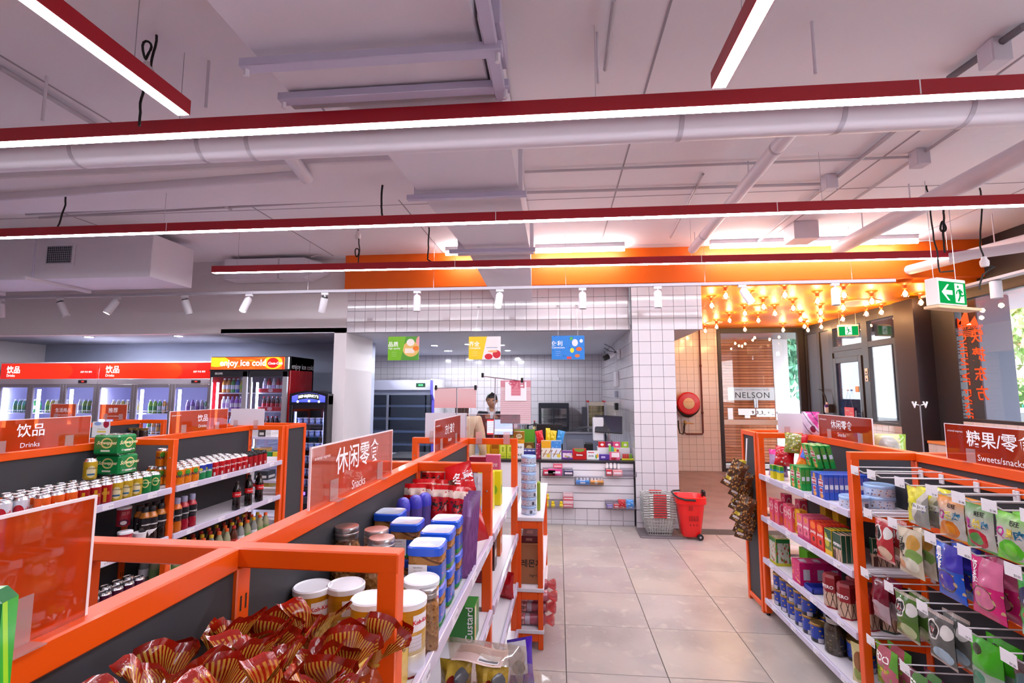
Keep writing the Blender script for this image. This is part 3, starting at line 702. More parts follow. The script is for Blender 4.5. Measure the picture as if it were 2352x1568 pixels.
# orange hook rails in the two near bays of the right run
for y0, y1 in ((.44, 1.6), (1.64, 2.8)):
    for z in (1.27, 1.0, .72, .42, .15):
        b = MB(); b.box((.305, y0, z - .018), (.333, y1, z + .018), ORG, .003); b.obj('hook_rail', gr_)
run('gondola', 'orange framed gondola behind the drinks run, near the fridges', (-4.37, 0, 0), 0, (2.6, 3.85, 5.1), -.62, -.31, 0, 1.36, [R_(LV[:3]) + L_(LV[:3])] * 2, panel=True)
# end frames with dark side panels
def endcap(label, x0, x1, y0, y1, H=1.36):
    t = thing('end_unit', label, 'shelving', (x0, y0, 0))
    w, d = x1 - x0, y1 - y0
    for q in (0, d - .036):
        for xx in (0, w - .036): b = MB(); b.box((xx, q, .0), (xx + .036, q + .036, H), ORG, .003); b.obj('post', t)
    for xx in (0, w - .036):
        b = MB(); b.box((xx, .036, H - .036), (xx + .036, d - .036, H), ORG, .003); b.obj('side_rail', t); b = MB(); b.box((xx, .036, .03), (xx + .036, d - .036, .066), ORG, .003); b.obj('side_rail', t)
        b = MB(); b.box((xx + .012, .036, .066), (xx + .024, d - .036, H - .036), DGREY); b.obj('side_panel', t)
    b = MB(); b.box((.036, d - .036, H - .036), (w - .036, d, H), ORG, .003); b.obj('top_rail', t)
    for z in (1.0, .7, .4, .12): b = MB(); b.box((.036, .06, z), (w - .036, d - .01, z + .022), SHELF, .002); b.obj('shelf', t)
    return t
endcap('orange end unit with dark side panel on the right-hand gondola', GRX - .005, GRX + .69, 4.06, 4.36)
endcap('orange end unit with dark side panel on the drinks gondola', GLX - .7, GLX + .01, 4.4, 4.76)
# side stand at the end of the centre run
t = thing('display_stand', 'narrow orange and white display stand at the aisle end', 'stand', (-.29, 3.36, 0))
for x in (0, .145):
    for y in (0, 1.2): b = MB(); b.box((x, y, 0 if y == 0 else 0), (x + .034, y + .034, .815), ORG, .003); b.lathe([(.014, -.0), (.014, .012)], 8, STEEL, (x + .017, y + .017, 0)); b.obj('leg', t)
for z in (.815, .36, .1):
    b = MB(); b.box((-.02, -.005, z), (.185, 1.24, z + .025), SHELF, .003); b.obj('shelf_board', t)
    b = MB(); b.box((.034, 0, z - .05), (.145, .03, z), ORG, .003); b.box((.0, .034, z - .05), (.03, 1.2, z), ORG, .003); b.box((.147, .034, z - .05), (.177, 1.2, z), ORG, .003); b.obj('rail', t)

# ---------------------------------------------------------------- acrylic sign boards taped to the rails
ACR = glassmat('orange_acrylic', 'f7a070', .12, haze=.62, hazecol='d8501c')
ACB = glassmat('red_brown_acrylic', 'e09070', .12, haze=.75, hazecol='b23a20')
ACP = glassmat('pink_acrylic', 'f6b8a4', .16, haze=.45, hazecol='e8745c')
ACW = M('back_of_sign', 'cfc6cf', .35, coat=.3); TAPE = glassmat('clear_tape', 'fff2ee', .14, haze=.35, hazecol='f4d8d8')
EDGE = M('acrylic_edge', 'eadadd', .2)
def sign(label, loc, rz, W, H, mat, cn, en, cs=.09, es=.045, small=True, lean=0, tapes=(.22, .8), cx=0, lab2=None, cz=.5):
    """Acrylic plate standing on a rail; local x along the plate, -y its face."""
    t = thing('shelf_sign', label, 'sign', loc, rot=(lean, 0, rz))
    b = MB(); b.box((-W / 2, -.0025, 0), (W / 2, .0025, H), mat); b.obj('plate', t)
    b = MB(); e = .004
    for q in ((-W / 2 - e, 0, -W / 2, H), (W / 2, 0, W / 2 + e, H), (-W / 2 - e, H, W / 2 + e, H + e)): b.box((q[0], -.003, q[1]), (q[2], .003, q[3]), EDGE)
    b.obj('edge', t)
    for q in tapes:
        x = -W / 2 + W * q; b = MB(); b.box((x - .025, -.0045, -.035), (x + .025, -.003, .06), TAPE); b.box((x - .025, -.03, -.001), (x + .025, -.003, .001), TAPE); b.obj('tape', t)
    if cn: letter(cn, cs, WTXT, t, fx((cx, -.003, H * cz + cs * .25), (0, -1, 0)), bold=.01)
    if en: letter(en, es, WTXT, t, fx((cx, -.003, H * cz - cs * .75), (0, -1, 0)))
    if small: letter('东方 快捷' if False else 'oriental express', .014, WTXT, t, fx((-W / 2 + .06, -.003, H - .03), (0, -1, 0)))
    return t
# centre run: rotated so the face looks toward the aisle (+x)
def on_spine(y): p = GC(-.345, y, 1.36); return p
def PR(v):
    """Picture column of a world point (used only to choose which product stands where along a shelf)."""
    d = Vector(v) - EYE; return 1176 + FPX * d.dot(_r) / d.dot(_f)
# ---------------------------------------------------------------- signs on the rails
p = GC(-.345, .36, 1.36)
sign('large tilted orange sign board nearest the camera on the centre rail', tuple(p), PI / 2 + GCR, .62, .165, ACR, '', '', small=False, tapes=(.84,))
sign('see-through snacks sign board on the centre rail', tuple(GC(-.345, 1.6, 1.36)), PI / 2 + GCR, .62, .165, ACP, '休闲零食', 'Snacks', .085, .04)
sign('farthest orange sign board on the centre rail, its lettering foreshortened', tuple(GC(-.345, 2.86, 1.36)), PI / 2 + GCR, .62, .165, ACB, '方便速食', 'Instant', .06, .03, cx=.02)
sign('orange drinks sign board on the left run, beside green can packs', (GLX - .345, 2.48, 1.36), PI / 2, .62, .165, ACR, '饮品', 'Drinks', .075, .038, cx=-.03)
sign('orange drinks sign board on the left run, in front of the cola fridge', (GLX - .345, 3.735, 1.36), PI / 2, .64, .165, ACR, '饮品', 'Drinks', .06, .034, cx=.02)
sign('reddish snacks sign board on the right-hand run', (GRX + .345, 3.48, 1.36), -PI / 2, .61, .155, ACB, '休闲零食', 'Snacks', .062, .036, cx=-.02)
sign('reddish sweets and snacks sign board on the right-hand run', (GRX + .345, 2.29, 1.36), -PI / 2, .64, .165, ACB, '糖果/零食', 'Sweets/snacks', .078, .04, cx=-.03)
a = AY(145, 950, 5.1)
sign('dark orange household goods sign behind the drinks sign', (a.x, 5.1, 1.36), 0, .31, .168, ACR, '生活用品', 'Daily necessities', .05, .022, small=False)
a = AY(260, 950, 5.1)
sign('small orange recommended goods sign in front of the fridges', (a.x, 5.1, 1.36), 0, .33, .165, ACR, '推荐', 'Recommendations', .06, .022, small=False)
a = AY(568, 950, 4.38); b_ = AY(530, 950, 4.38); c_ = AY(607, 950, 4.38)
def plain(label, px0, px1, y, z0, z1, m=ACW):
    q0, q1 = AY(px0, 960, y), AY(px1, 960, y); t = thing('blank_sign', label, 'sign', ((q0.x + q1.x) / 2, y, z0)); W = abs(q1.x - q0.x)
    b = MB(); b.box((-W / 2, -.002, 0), (W / 2, .002, z1 - z0), m); b.obj('plate', t)
    for q in (-.3, .3): b = MB(); b.box((W * q - .02, -.025, -.03), (W * q + .02, -.021, .05), TAPE); b.box((W * q - .02, -.025, -.0005), (W * q + .02, 0, .001), TAPE); b.obj('tape', t)
    return t
plain('blank grey back of a sign in front of the cola fridge', 530, 607, 4.37, 1.36, 1.515)
plain('blank white back of a sign behind the farthest centre sign', 977, 1072, 3.37, 1.36, 1.53)
plain('blank pale back of a sign at the end of the right run', 1786, 1876, 4.04, 1.36, 1.51)
pr_ = thing('price_card', 'white promotional card with a red leaf print behind the can packs', 'card', tuple(AY(230, 1004, 3.06)))
b = MB(); b.box((-.065, 0, .0), (.065, .003, .105), M('promo_card', 'e4e6ea', .4, shapes=(('e', .62, .6, .95, 1.1, 'a02038'), ('r', .3, .3, .8, .42, 'e0c860'), ('e', .1, .75, .5, .98, '8aa4d8'), ('r', .3, .5, .75, .55, 'b8b0a0'))))
b.obj('card', pr_); b = MB(); b.box((-.05, 0, -.03), (.05, .05, 0), CLEAR); b.obj('stand', pr_)

# ---------------------------------------------------------------- cans
CANP = [(.022, 0), (.027, .004), (.0325, .012), (.033, .018), (.033, .103), (.0325, .107), (.027, .118), (.0265, .1215), (.0245, .1225), (.0235, .1195), (0, .1195)]
def can(lab, mat, txt=None, tm=WTXT, ts=.022, shear=.3, top=SILV, ang=.0, grp=None, z=.062, bold=.01):
    t = thing('drink_can', lab, 'can', group=grp)
    b = MB(); b.lathe(CANP[1:6], 20, mat, cap=False); b.obj('body', t)
    b = MB(); b.lathe(CANP[:2], 20, SILV, cap=True); b.obj('base', t); b = MB(); b.lathe(CANP[5:], 20, top, cap=False); b.tube([(.004, 0, .1205), (.014, .005, .1206), (.016, 0, .1206), (.014, -.005, .1206), (.004, 0, .1205)], .0012, SILV, 4); b.obj('top', t)
    if txt: letter(txt, ts, tm, t, fcyl(.033, z, ang), shear=shear, bold=bold)
    return Proto(t)
GF = .25
def cm(n, c, sh=(), **k): return M('can_' + n, c, .3, metal=.35, coat=.3, shapes=sh, **k)
C_orange = can('', cm('orange', 'd8420e', (('g', .1, .9, 'e8601a'), ('r', .93, .15, .99, .6, 'eeeeee'))), 'Jin', WTXT, .03, ang=-.6)
C_dred = can('', cm('dark_red', '9c0c14', (('r', .86, .1, .93, .85, 'c8901c'),)), '王老吉', M('gold_print', 'd8a83c', .4), .02, 0, ang=-.9)
C_yel = can('', cm('yellow', 'b8981c', (('e', .78, .12, 1.0, .78, 'd8c890'), ('e', .8, .2, .98, .7, 'e0d4a8'), ('r', .8, .25, .98, .35, '3a6a8c'))), 'Schweppes', KTXT, .014, .4, ang=-.55, z=.07)
C_grn = can('', cm('green', '0e7a38', (('e', .8, .35, 1.0, .85, 'c8c87c'), ('e', .83, .42, .97, .78, '12803c'))), 'Schweppes', M('cream_print', 'ece4b0', .4), .013, .4, ang=-.55, z=.07)
C_fan = can('', cm('fanta', 'e07a0c', (('n', 6, .5, .7, 'f09820'), ('e', .84, .55, .99, .95, '4aa030'), ('s', 30, 0, .2, 'f0a840', .86))), 'FANTA', M('navy_print', '10204a', .4), .024, .1, ang=-.55, bold=.035)
C_spr = can('', cm('sprite', '1c8a50', (('g', .45, .75, '2838a0'), ('e', .8, .6, .9, .8, 'd8d430'))), 'Sprite', WTXT, .022, .2, ang=-.55)
C_coke = can('', cm('cola_red', 'b80c18', (('r', .9, .05, .96, .3, 'd8d0d0'),)), 'Coca-Cola', WTXT, .021, .45, ang=-.5, z=.068)
C_cokz = can('', cm('cola_dark', 'a80c18', (('r', .0, .88, 1, 1, '16100f'), ('r', .9, .05, .96, .3, 'd8d0d0'))), None, top=M('can_top_dark', '2a2a2c', .3, metal=.8))
C_wht = can('', cm('white', 'd8dae4', (('e', .75, .3, .95, .8, 'b82030'), ('r', .55, .1, .62, .9, 'b0b4c4'))), 'Bull', RTXT, .026, .2, ang=-.3)
seqs = [(180, C_orange, 'orange and silver drink can'), (250, C_dred, 'dark red herbal tea can'), (318, C_yel, 'yellow tonic can'), (352, C_grn, 'green dry ginger can'), (444, C_fan, 'orange soda can'), (474, C_spr, 'green and blue lemonade can'), (562, C_coke, 'red cola can'), (602, C_cokz, 'dark topped red cola can')]
ZS1, ZS2, ZS3, ZS4 = 1.0398, .7298, .4198, .1248
y = 2.285; cnts = {}
rowname = ['front row', 'second row', 'third row', 'back row']
upper = []
while y < 4.16:
    px = PR((-2.6, y, 1.05))
    for lim, P_, nm in seqs:
        if px < lim: break
    nrow = 4 if nm != 'dark topped red cola can' else 2
    if nm.startswith('yellow'): nrow = 3
    i = cnts.get(nm, 0); cnts[nm] = i + 1
    if abs(y - 3.08) > .05:
        for r in range(nrow):
            x = -2.595 - .069 * r
            P_.at((x + random.uniform(-.002, .002), y + .006 * (r % 2), ZS1), random.uniform(-.25, .15), '%s, %s along the %s of the top drinks shelf' % (nm, ORD[i], rowname[r]), nm + 's on the top drinks shelf')
            if nm.startswith('orange soda') and y < 3.18 and r in (1, 2) : upper.append((x, y))
    y += .0685
for k, (x, yy) in enumerate(upper): C_fan.at((x, yy, ZS1 + .1235), random.uniform(-.2, .2), 'orange soda can stacked on top of the others, %s of the upper layer' % ORD[k], 'orange soda cans on the top drinks shelf')
C_yel.at((-2.733, 2.66, ZS1 + .1235), .1, 'single yellow tonic can standing on the other cans')
for k, (px, py) in enumerate(((8, 1150), (22, 1160), (48, 1150))): p = AX(px, py, -2.65 - .05 * (k % 2)); C_wht.at((p.x, p.y - .0, ZS1), 0, ['white energy drink can at the left edge', 'white energy drink can with red print, second at the left', 'white energy drink can beside the orange cans'][k])
# shrink wrapped packs of green cans
FILM = M('green_film', '0f7a3c', .18, coat=.6, shapes=(('e', .28, .3, .8, .95, 'c8c87c'), ('e', .34, .4, .76, .86, '12803c'), ('r', .3, .1, .7, .2, 'd8e0c8')))
for k, (z, yy) in enumerate(((ZS1 + .124, 2.87), (ZS1 + .249, 2.85))):
    t = thing('can_multipack', ('lower', 'upper')[k] + ' shrink wrapped pack of green ginger cans, stacked on the cans', 'multipack', (-2.755, yy, z), .05 * k)
    b = MB(); b.box((-.1, -.07, 0), (.07, .07, .122), FILM, .012); b.obj('film', t)
    for i in range(2):
        for j in range(2): b = MB(); b.lathe([(.026, .1215), (.026, .1245), (.023, .1235), (0, .123)], 14, SILV, (-.055 + .08 * i, -.033 + .066 * j, 0)); b.obj('can_top', t)
    letter('Schweppes', .03, M('cream_print'), t, fx((.0705, 0, .075), (1, 0, 0)), shear=.4, bold=.02)
    letter('Creaming Soda', .016, WTXT, t, fx((.0705, 0, .03), (1, 0, 0)), bold=.01)
    letter('Schweppes', .028, M('cream_print'), t, fx((-.01, -.0705, .075), (0, -1, 0)), shear=.4, bold=.02)
# ---------------------------------------------------------------- bottles
def bottle(lab, prof, liq, capm, lz=None, lm=None, txt=None, ts=.016, cz=None, cr=.015, ch=.018, ang=-.4, n=16, grp=None, tm=WTXT, name='drink_bottle'):
    t = thing(name, lab, 'bottle', group=grp); H = prof[-1][1]
    b = MB(); b.lathe(prof, n, liq); b.obj('body', t)
    b = MB(); b.lathe([(cr, H - .004), (cr, H + ch - .004), (cr * .85, H + ch), (0, H + ch)], 12, capm); b.obj('cap', t)
    if lm:
        z0, z1 = lz; R = rad(prof, (z0 + z1) / 2) + .0008
        b = MB(); b.lathe([(rad(prof, z0) + .0008, z0), (R, (z0 + z1) / 2), (rad(prof, z1) + .0008, z1)], n, lm, cap=False); l = b.obj('label', t)
        if txt: letter(txt, ts, tm, t, fcyl(R, (z0 + z1) / 2, ang), bold=.02, shear=.2)
    return Proto(t)
def rad(prof, z):
    for (r0, z0), (r1, z1) in zip(prof, prof[1:]):
        if z0 <= z <= z1: return r0 + (r1 - r0) * ((z - z0) / ((z1 - z0) or 1))
    return prof[-1][0]
PET = [(.02, 0), (.029, .003), (.031, .02), (.029, .05), (.027, .085), (.031, .1), (.031, .145), (.028, .165), (.018, .19), (.0135, .202), (.0135, .208)]
SPO = [(.022, 0), (.032, .004), (.033, .05), (.029, .075), (.032, .09), (.033, .15), (.028, .168), (.022, .178), (.019, .19)]
JUI = [(.02, 0), (.03, .004), (.031, .03), (.031, .1), (.029, .12), (.02, .145), (.0145, .16), (.0145, .17)]
COLA = M('cola_liquid', '120808', .08, coat=.6); GCAP = M('cap_grey', '8e8ca8', .4)
CREDL = M('cola_label', 'c01018', .4)
B_cola = bottle('', PET, COLA, M('cap_dark', '241414', .4), (.105, .145), CREDL, 'Coca-Cola', .014)
B_spr = bottle('', SPO, M('sport_red', '8a0c22', .12, coat=.5, shapes=(('g', .38, .4, '16141c'), ('g', .8, .82, 'a01a2a'))), GCAP, (.075, .15), M('sport_sleeve', '15151b', .35), 'POWERADE', .011, cr=.02, ch=.035)
B_spo = bottle('', SPO, M('sport_orange', 'b05a10', .12, coat=.5, shapes=(('g', .38, .4, '16141c'), ('g', .8, .82, 'c86a20'))), GCAP, (.075, .15), M('sport_sleeve'), 'POWERADE', .011, cr=.02, ch=.035)
B_spk = bottle('', SPO, M('sport_black', '1c1210', .12, coat=.5, shapes=(('g', .8, .82, 'b06a20'),)), M('cap_black', '1c1c20', .4), (.075, .15), M('sport_sleeve'), 'POWERADE', .011, cr=.02, ch=.03)
for k, (px, py, dx) in enumerate(((541, 1180, 0), (569, 1172, 0), (594, 1163, 0), (592, 1158, .075), (569, 1165, .09))):
    p = AX(px, py, -2.59 - dx); B_cola.at((p.x, p.y, ZS2), 0, 'cola bottle with red label, %s on the middle drinks shelf' % ['nearest', 'second', 'farthest in front', 'back right', 'back left'][k])
for k, (px, P_, dx) in enumerate(((436, B_spr, 0), (418, B_spr, 0), (402, B_spo, 0), (384, B_spo, 0), (366, B_spk, 0), (346, B_spk, 0), (330, B_spk, .02), (372, B_spk, .08), (352, B_spk, .08), (336, B_spk, .09), (318, B_spk, .08))):
    p = AX(px, 1225, -2.595 - dx); P_.at((p.x, p.y, ZS2), 0, '%s sports drink bottle in a dark sleeve, %s from the cola bottles' % ('red' if P_ is B_spr else 'orange' if P_ is B_spo else 'black', ORD[k]), 'sports drinks on the middle shelf')
# crisp tubes, cups
tb = thing('crisp_tube', 'red snack tube with white lid beside white cups', 'tube'); b = MB(); b.lathe([(.037, 0), (.037, .105), (.036, .108)], 20, M('tube_red', 'a01c2c', .35, coat=.3, shapes=(('e', .75, .02, 1.0, .4, '5a0c30'), ('e', .8, .08, .95, .3, 'e0d0d0')))); b.obj('body', tb)
b = MB(); b.lathe([(.039, .1), (.039, .112), (.036, .114), (0, .113)], 20, LIDW); b.obj('lid', tb); letter('薯片', .025, M('pink_print', 'e08a8a', .5), tb, fcyl(.037, .075, -.5)); TB = Proto(tb)
p = AX(287, 1232, -2.6); TB.at((p.x, p.y, ZS2)); p = AX(284, 1190, -2.72); TB.at((p.x, p.y, ZS2 + .115), 0, 'second red snack tube behind, half hidden')
cup = thing('paper_cup', '', 'cup'); b = MB(); b.lathe([(.026, 0), (.036, .075), (.038, .078), (.036, .08), (.034, .07), (0, .068)], 18, PAPER); b.obj('body', cup); CUP = Proto(cup)
for k, (px, dx) in enumerate(((320, 0), (342, 0), (262, .03))): p = AX(px, 1238, -2.6 - dx); CUP.at((p.x, p.y, ZS2), 0, 'white lidded cup on the middle drinks shelf, ' + ['beside the red tube', 'beside the dark bottles', 'left of the red tube'][k])
# third shelf: purple cans, juice bottles
C_pur = can('', cm('purple', '4a1030', (('e', .75, .1, 1, .6, '7a2040'), ('e', .8, .2, .95, .5, 'e0c8d0'))), None)
CLB = M('clear_drink', 'c8ccc8', .1, trans=.6, coat=.4)
B_y = bottle('', JUI, CLB, M('cap_yellow', 'd8b020', .4), (.04, .09), M('pale_label', 'd8d4d8', .4))
B_o = bottle('', JUI, M('juice_yellow', 'b8b890', .1, trans=.4, coat=.4), M('cap_orange', 'e05a18', .4), (.04, .09), M('green_label', '6a8a50', .4))
B_g = bottle('', JUI, CLB, M('cap_green', '18a050', .4), (.04, .09), M('blue_label', '6a80b8', .4))
B_r = bottle('', JUI, M('tea_dark', '5a2c1c', .1, trans=.2, coat=.4), M('cap_red', 'a82420', .4), (.04, .09), M('red_label', 'a02820', .4))
yy = 2.45; k = 0
while yy < 2.95:
    for r in range(2): C_pur.at((-2.59 - .07 * r, yy, ZS3 + .0), 0, 'dark purple soda can, %s in the %s of the lower drinks shelf' % (ORD[k], rowname[r]), 'purple cans on the lower drinks shelf')
    yy += .075; k += 1
k = 0
yy = 3.12
while yy < 4.3:
    P_ = [B_o, B_o, B_r, B_y, B_o, B_y][k % 6]
    for r in range(3):
        Q = P_ if r == 0 else [B_r, B_o, B_y, B_r][(k + r) % 4]
        Q.at((-2.6 - .075 * r, yy, ZS3), 0, 'small juice bottle, %s from the orange post, %s of the lower drinks shelf' % (ORD[k], rowname[r]), 'juice bottles on the lower drinks shelf')
    yy += .085; k += 1
for k, (px, P_) in enumerate(((242, B_g), (255, B_y), (275, B_y), (262, B_g))):
    p = AX(px, 1365, -2.62 - .04 * (k == 3)); P_.at((p.x, p.y, .0 + .124 + .0), 0, 'clear bottle with %s cap on the lowest drinks shelf, %s' % ('green' if P_ is B_g else 'yellow', ['nearest the frame post', 'second', 'third', 'behind the others'][k]))
PKD = M('dark_pack', '3a1016', .25, coat=.4, shapes=(('s', 6, 0, .12, '8a5058'),))
for k in range(4):
    yy = 2.92 + .075 * k
    for r in range(2):
        if r == 0 and k > 2: continue
        b = MB(); b.box((-.03, -.034, 0), (.03, .034, .15), PKD, .004); tag(b.obj('carton', None, (-2.6 - .07 * r, yy, .124)), 'dark red drink carton on the lowest drinks shelf, %s in the %s' % (ORD[k], rowname[r]), 'carton', 'dark cartons on the lowest drinks shelf')

# ---------------------------------------------------------------- centre run, aisle side
KOH = M('peanut_tin', 'c88a14', .3, metal=.3, coat=.3, shapes=(('g', .75, .35, 'd0b87a'), ('g', .38, .18, 'd8d8e4'), ('r', .74, .38, .86, .6, 'ddd6e0'), ('s', 0, 18, .06, '9a6c10', .3, .9), ('v', 10, 4, .18, 'a86e10', .75, .98), ('r', 0, 0, 1, .03, '8a1420')))
tin = thing('peanut_tin', '', 'tin'); R = .045
b = MB(); b.lathe([(R, 0), (R, .046), (R - .001, .048), (R, .05), (R, .1), (R - .001, .102), (R, .104), (R, .148)], 24, KOH); bd = b.obj('body', tin)
b = MB(); b.lathe([(R + .0015, .145), (R + .002, .157), (R - .001, .16), (R - .004, .157), (R - .006, .1565), (0, .1565)], 24, LIDW); b.obj('lid', tin)
b = MB(); s_ = [fcyl(R, .115, -.95)(x, z) for x, z in ((-.022, -.018), (-.011, -.018), (0, -.018), (.011, -.018), (.022, -.018), (.022, .018), (.011, .018), (0, .018), (-.011, .018), (-.022, .018))]; b.add(s_, [[0, 1, 8, 9], [1, 2, 7, 8], [2, 3, 6, 7], [3, 4, 5, 6]], M('tin_label', 'e6dfe4', .4)); b.obj('label', tin)
letter('Koh-Kae', .013, RTXT, tin, fcyl(R, .117, -.95, .0012), bold=.03)
TIN = Proto(tin)
for k, (px, py) in enumerate(((718, 1345), (795, 1340), (852, 1372), (935, 1372), (968, 1328))):
    p = AZ(px, py, ZS1 + .158); TIN.at((p.x, p.y, ZS1), [.3, .1, -.2, .5, .5][k], 'yellow peanut tin with white lid, ' + ['nearest the black back panel', 'second from the back panel', 'behind the orange post', 'in front, right of the orange post', 'just behind the front tin'][k])
NUT = M('cashew_nuts', 'b88a58', .4, shapes=(('v', 14, 12, .28, '8a5a30'), ('v', 9, 8, .22, 'd0a878')), bump=('vor', 60, .9, .01))
JLID = M('jar_lid', 'b89088', .3, metal=.85); JSIDE = M('jar_lid_side', 'b8b4b4', .3, metal=.9)
JGL = glassmat('jar_plastic', 'f4ece4', .1)
def jar(lab, R, H, lidm=JLID, nutm=NUT):
    t = thing('nut_jar', lab, 'jar')
    pf = [(R * .9, 0), (R, .006), (R, H * .62), (R * .95, H * .72), (R * .72, H * .85)]
    b = MB(); b.lathe([(r * .955, z + .002) for r, z in pf[:-1]] + [(R * .7, H * .8), (0, H * .8)], 22, nutm); b.obj('nuts', t)
    b = MB(); b.lathe(pf + [(R * .72, H * .9)], 22, JGL, cap=False); b.obj('jar_body', t)
    b = MB(); b.lathe([(R * .76, H * .86), (R * .76, H * .9), (R * .78, H * .905), (R * .78, H * .93), (R * .76, H * .935), (R * .78, H * .95), (R * .78, H * .985), (R * .75, H)], 24, JSIDE, cap=False); b.lathe([(R * .75, H), (R * .7, H * 1.002), (0, H * 1.001)], 24, lidm, cap=False); b.obj('lid', t)
    return Proto(t)
JA = jar('', .045, .245)
for k, (px, py) in enumerate(((797, 1206), (865, 1213), (877, 1232))):
    p = AZ(px, py, ZS1 + .246); JA.at((p.x, p.y, ZS1), 0, 'big nut jar with copper coloured metal lid, ' + ['leftmost against the back panel', 'behind the front jar', 'front one, right of the others'][k])
p = AZ(972, 1350, ZS1 + .16); jar('small nut jar with silver lid squeezed beside the peanut tins', .028, .15, JSIDE).at((p.x + .005, p.y + .03, ZS1))
# square snack tubs with blue lids
TUBP = M('tub_print', '1c4cae', .25, coat=.3, shapes=(('d', 0, -1, -.22, '1c7a3c'), ('e', .55, .45, .8, .75, '2a62c8'), ('v', 5, 4, .16, 'd85a80', .3, .7)))
COOK = M('cookies', 'a8743c', .5, shapes=(('v', 5, 6, .3, '7a4a20'), ('s', 3, 2, .15, '60381a')), bump=('vor', 40, .7, .01))
BLID = M('blue_lid', '1c56d0', .3, coat=.3); tub = thing('snack_tub', '', 'tub'); w_ = .047
b = MB(); b.lathe([(w_ * .92, 0), (w_, .006), (w_, .085), (w_ * .97, .09)], 24, COOK, sq=6, u0=PI / 4 * 0); b.obj('contents', tub)
b = MB(); b.lathe([(w_ + .001, .006), (w_ + .001, .06)], 24, TUBP, sq=6, cap=False); b.obj('wrap_label', tub)
b = MB(); b.lathe([(w_ + .003, .084), (w_ + .003, .104), (w_ - .001, .108)], 24, BLID, sq=6, cap=False); b.lathe([(w_ - .001, .108), (w_ - .006, .1065), (0, .1065)], 24, M('clear_lid_top', 'c8d4e8', .15, coat=.5), sq=6, cap=False); b.obj('lid', tub)
b = MB(); b.box((-.04, -.0495, .012), (.012, -.049, .062), PAPER); b.obj('sticker', tub); letter('Ingredients', .006, KTXT, tub, fx((-.014, -.0496, .055)))
for q in range(4): letter('=== ----- ===', .004, KTXT, tub, fx((-.014, -.0496, .046 - q * .008)))
TUB = Proto(tub)
for yy, xx, nm in ((1.4, -.372, 'front of the row'), (1.535, -.375, 'middle of the row'), (1.67, -.378, 'back of the row'), (1.62, -.5, 'behind the nut jars'), (1.74, -.6, 'against the back panel')):
    for zz, up in ((0, 'lower'), (1, 'upper')): TUB.at((xx, yy, ZS1 + .109 * zz), .0, 'square biscuit tub with blue lid, %s tub, %s' % (up, nm))
DOME = M('violet_lid', '4a48c0', .3, coat=.3)
for k, (px, py) in enumerate(((925, 1212), (953, 1222), (975, 1200), (1056, 1214))):
    p = AY(px, py, 1.9 + .05 * k); t = thing('gift_tube', 'violet domed bottle, ' + ['leftmost behind the tubs', 'leaning in front of the red bags', 'highest beside the red bags', 'right of the blue tubs'][k], 'bottle', (p.x, p.y, max(ZS1 + .01, p.z - .185)), rot=((0, .0, 0), (0, 0, 0), (0, 0, 0), (0, 0, 0))[k])
    b = MB(); b.lathe([(.026, 0), (.026, .17)], 16, M('gift_body', '5a4a8c', .3)); b.obj('body', t); b = MB(); b.lathe([(.027, .17), (.027, .19), (.022, .21), (.012, .218), (0, .22)], 16, DOME); b.obj('cap', t)
SACH = M('purple_sachet', '7a4a80', .35, shapes=(('r', .3, .75, .7, .95, '9a70a8'), ('n', 5, .4, .7, '5a2c60')))
for k, (px, py, rx) in enumerate(((1058, 1330, .28), (1068, 1320, .34), (1078, 1305, .4))):
    p = AZ(px, py, ZS1 + .0); t = thing('sachet_strip', 'long purple sachet leaning on the tubs, ' + ['nearest', 'middle', 'farthest'][k], 'sachet', (p.x, p.y, ZS1 + .002), rot=(-.1, .3 - rx * .5, .5))
    b = MB(); b.grid(lambda u, v: ((u - .5) * .05, -.01 * sin(u * PI) * (sin(v * PI) ** .5), v * .27), 6, 10, SACH); b.grid(lambda u, v: ((.5 - u) * .05, .008 * sin(u * PI) * (sin(v * PI) ** .5), v * .27), 6, 10, SACH); b.obj('film', t)

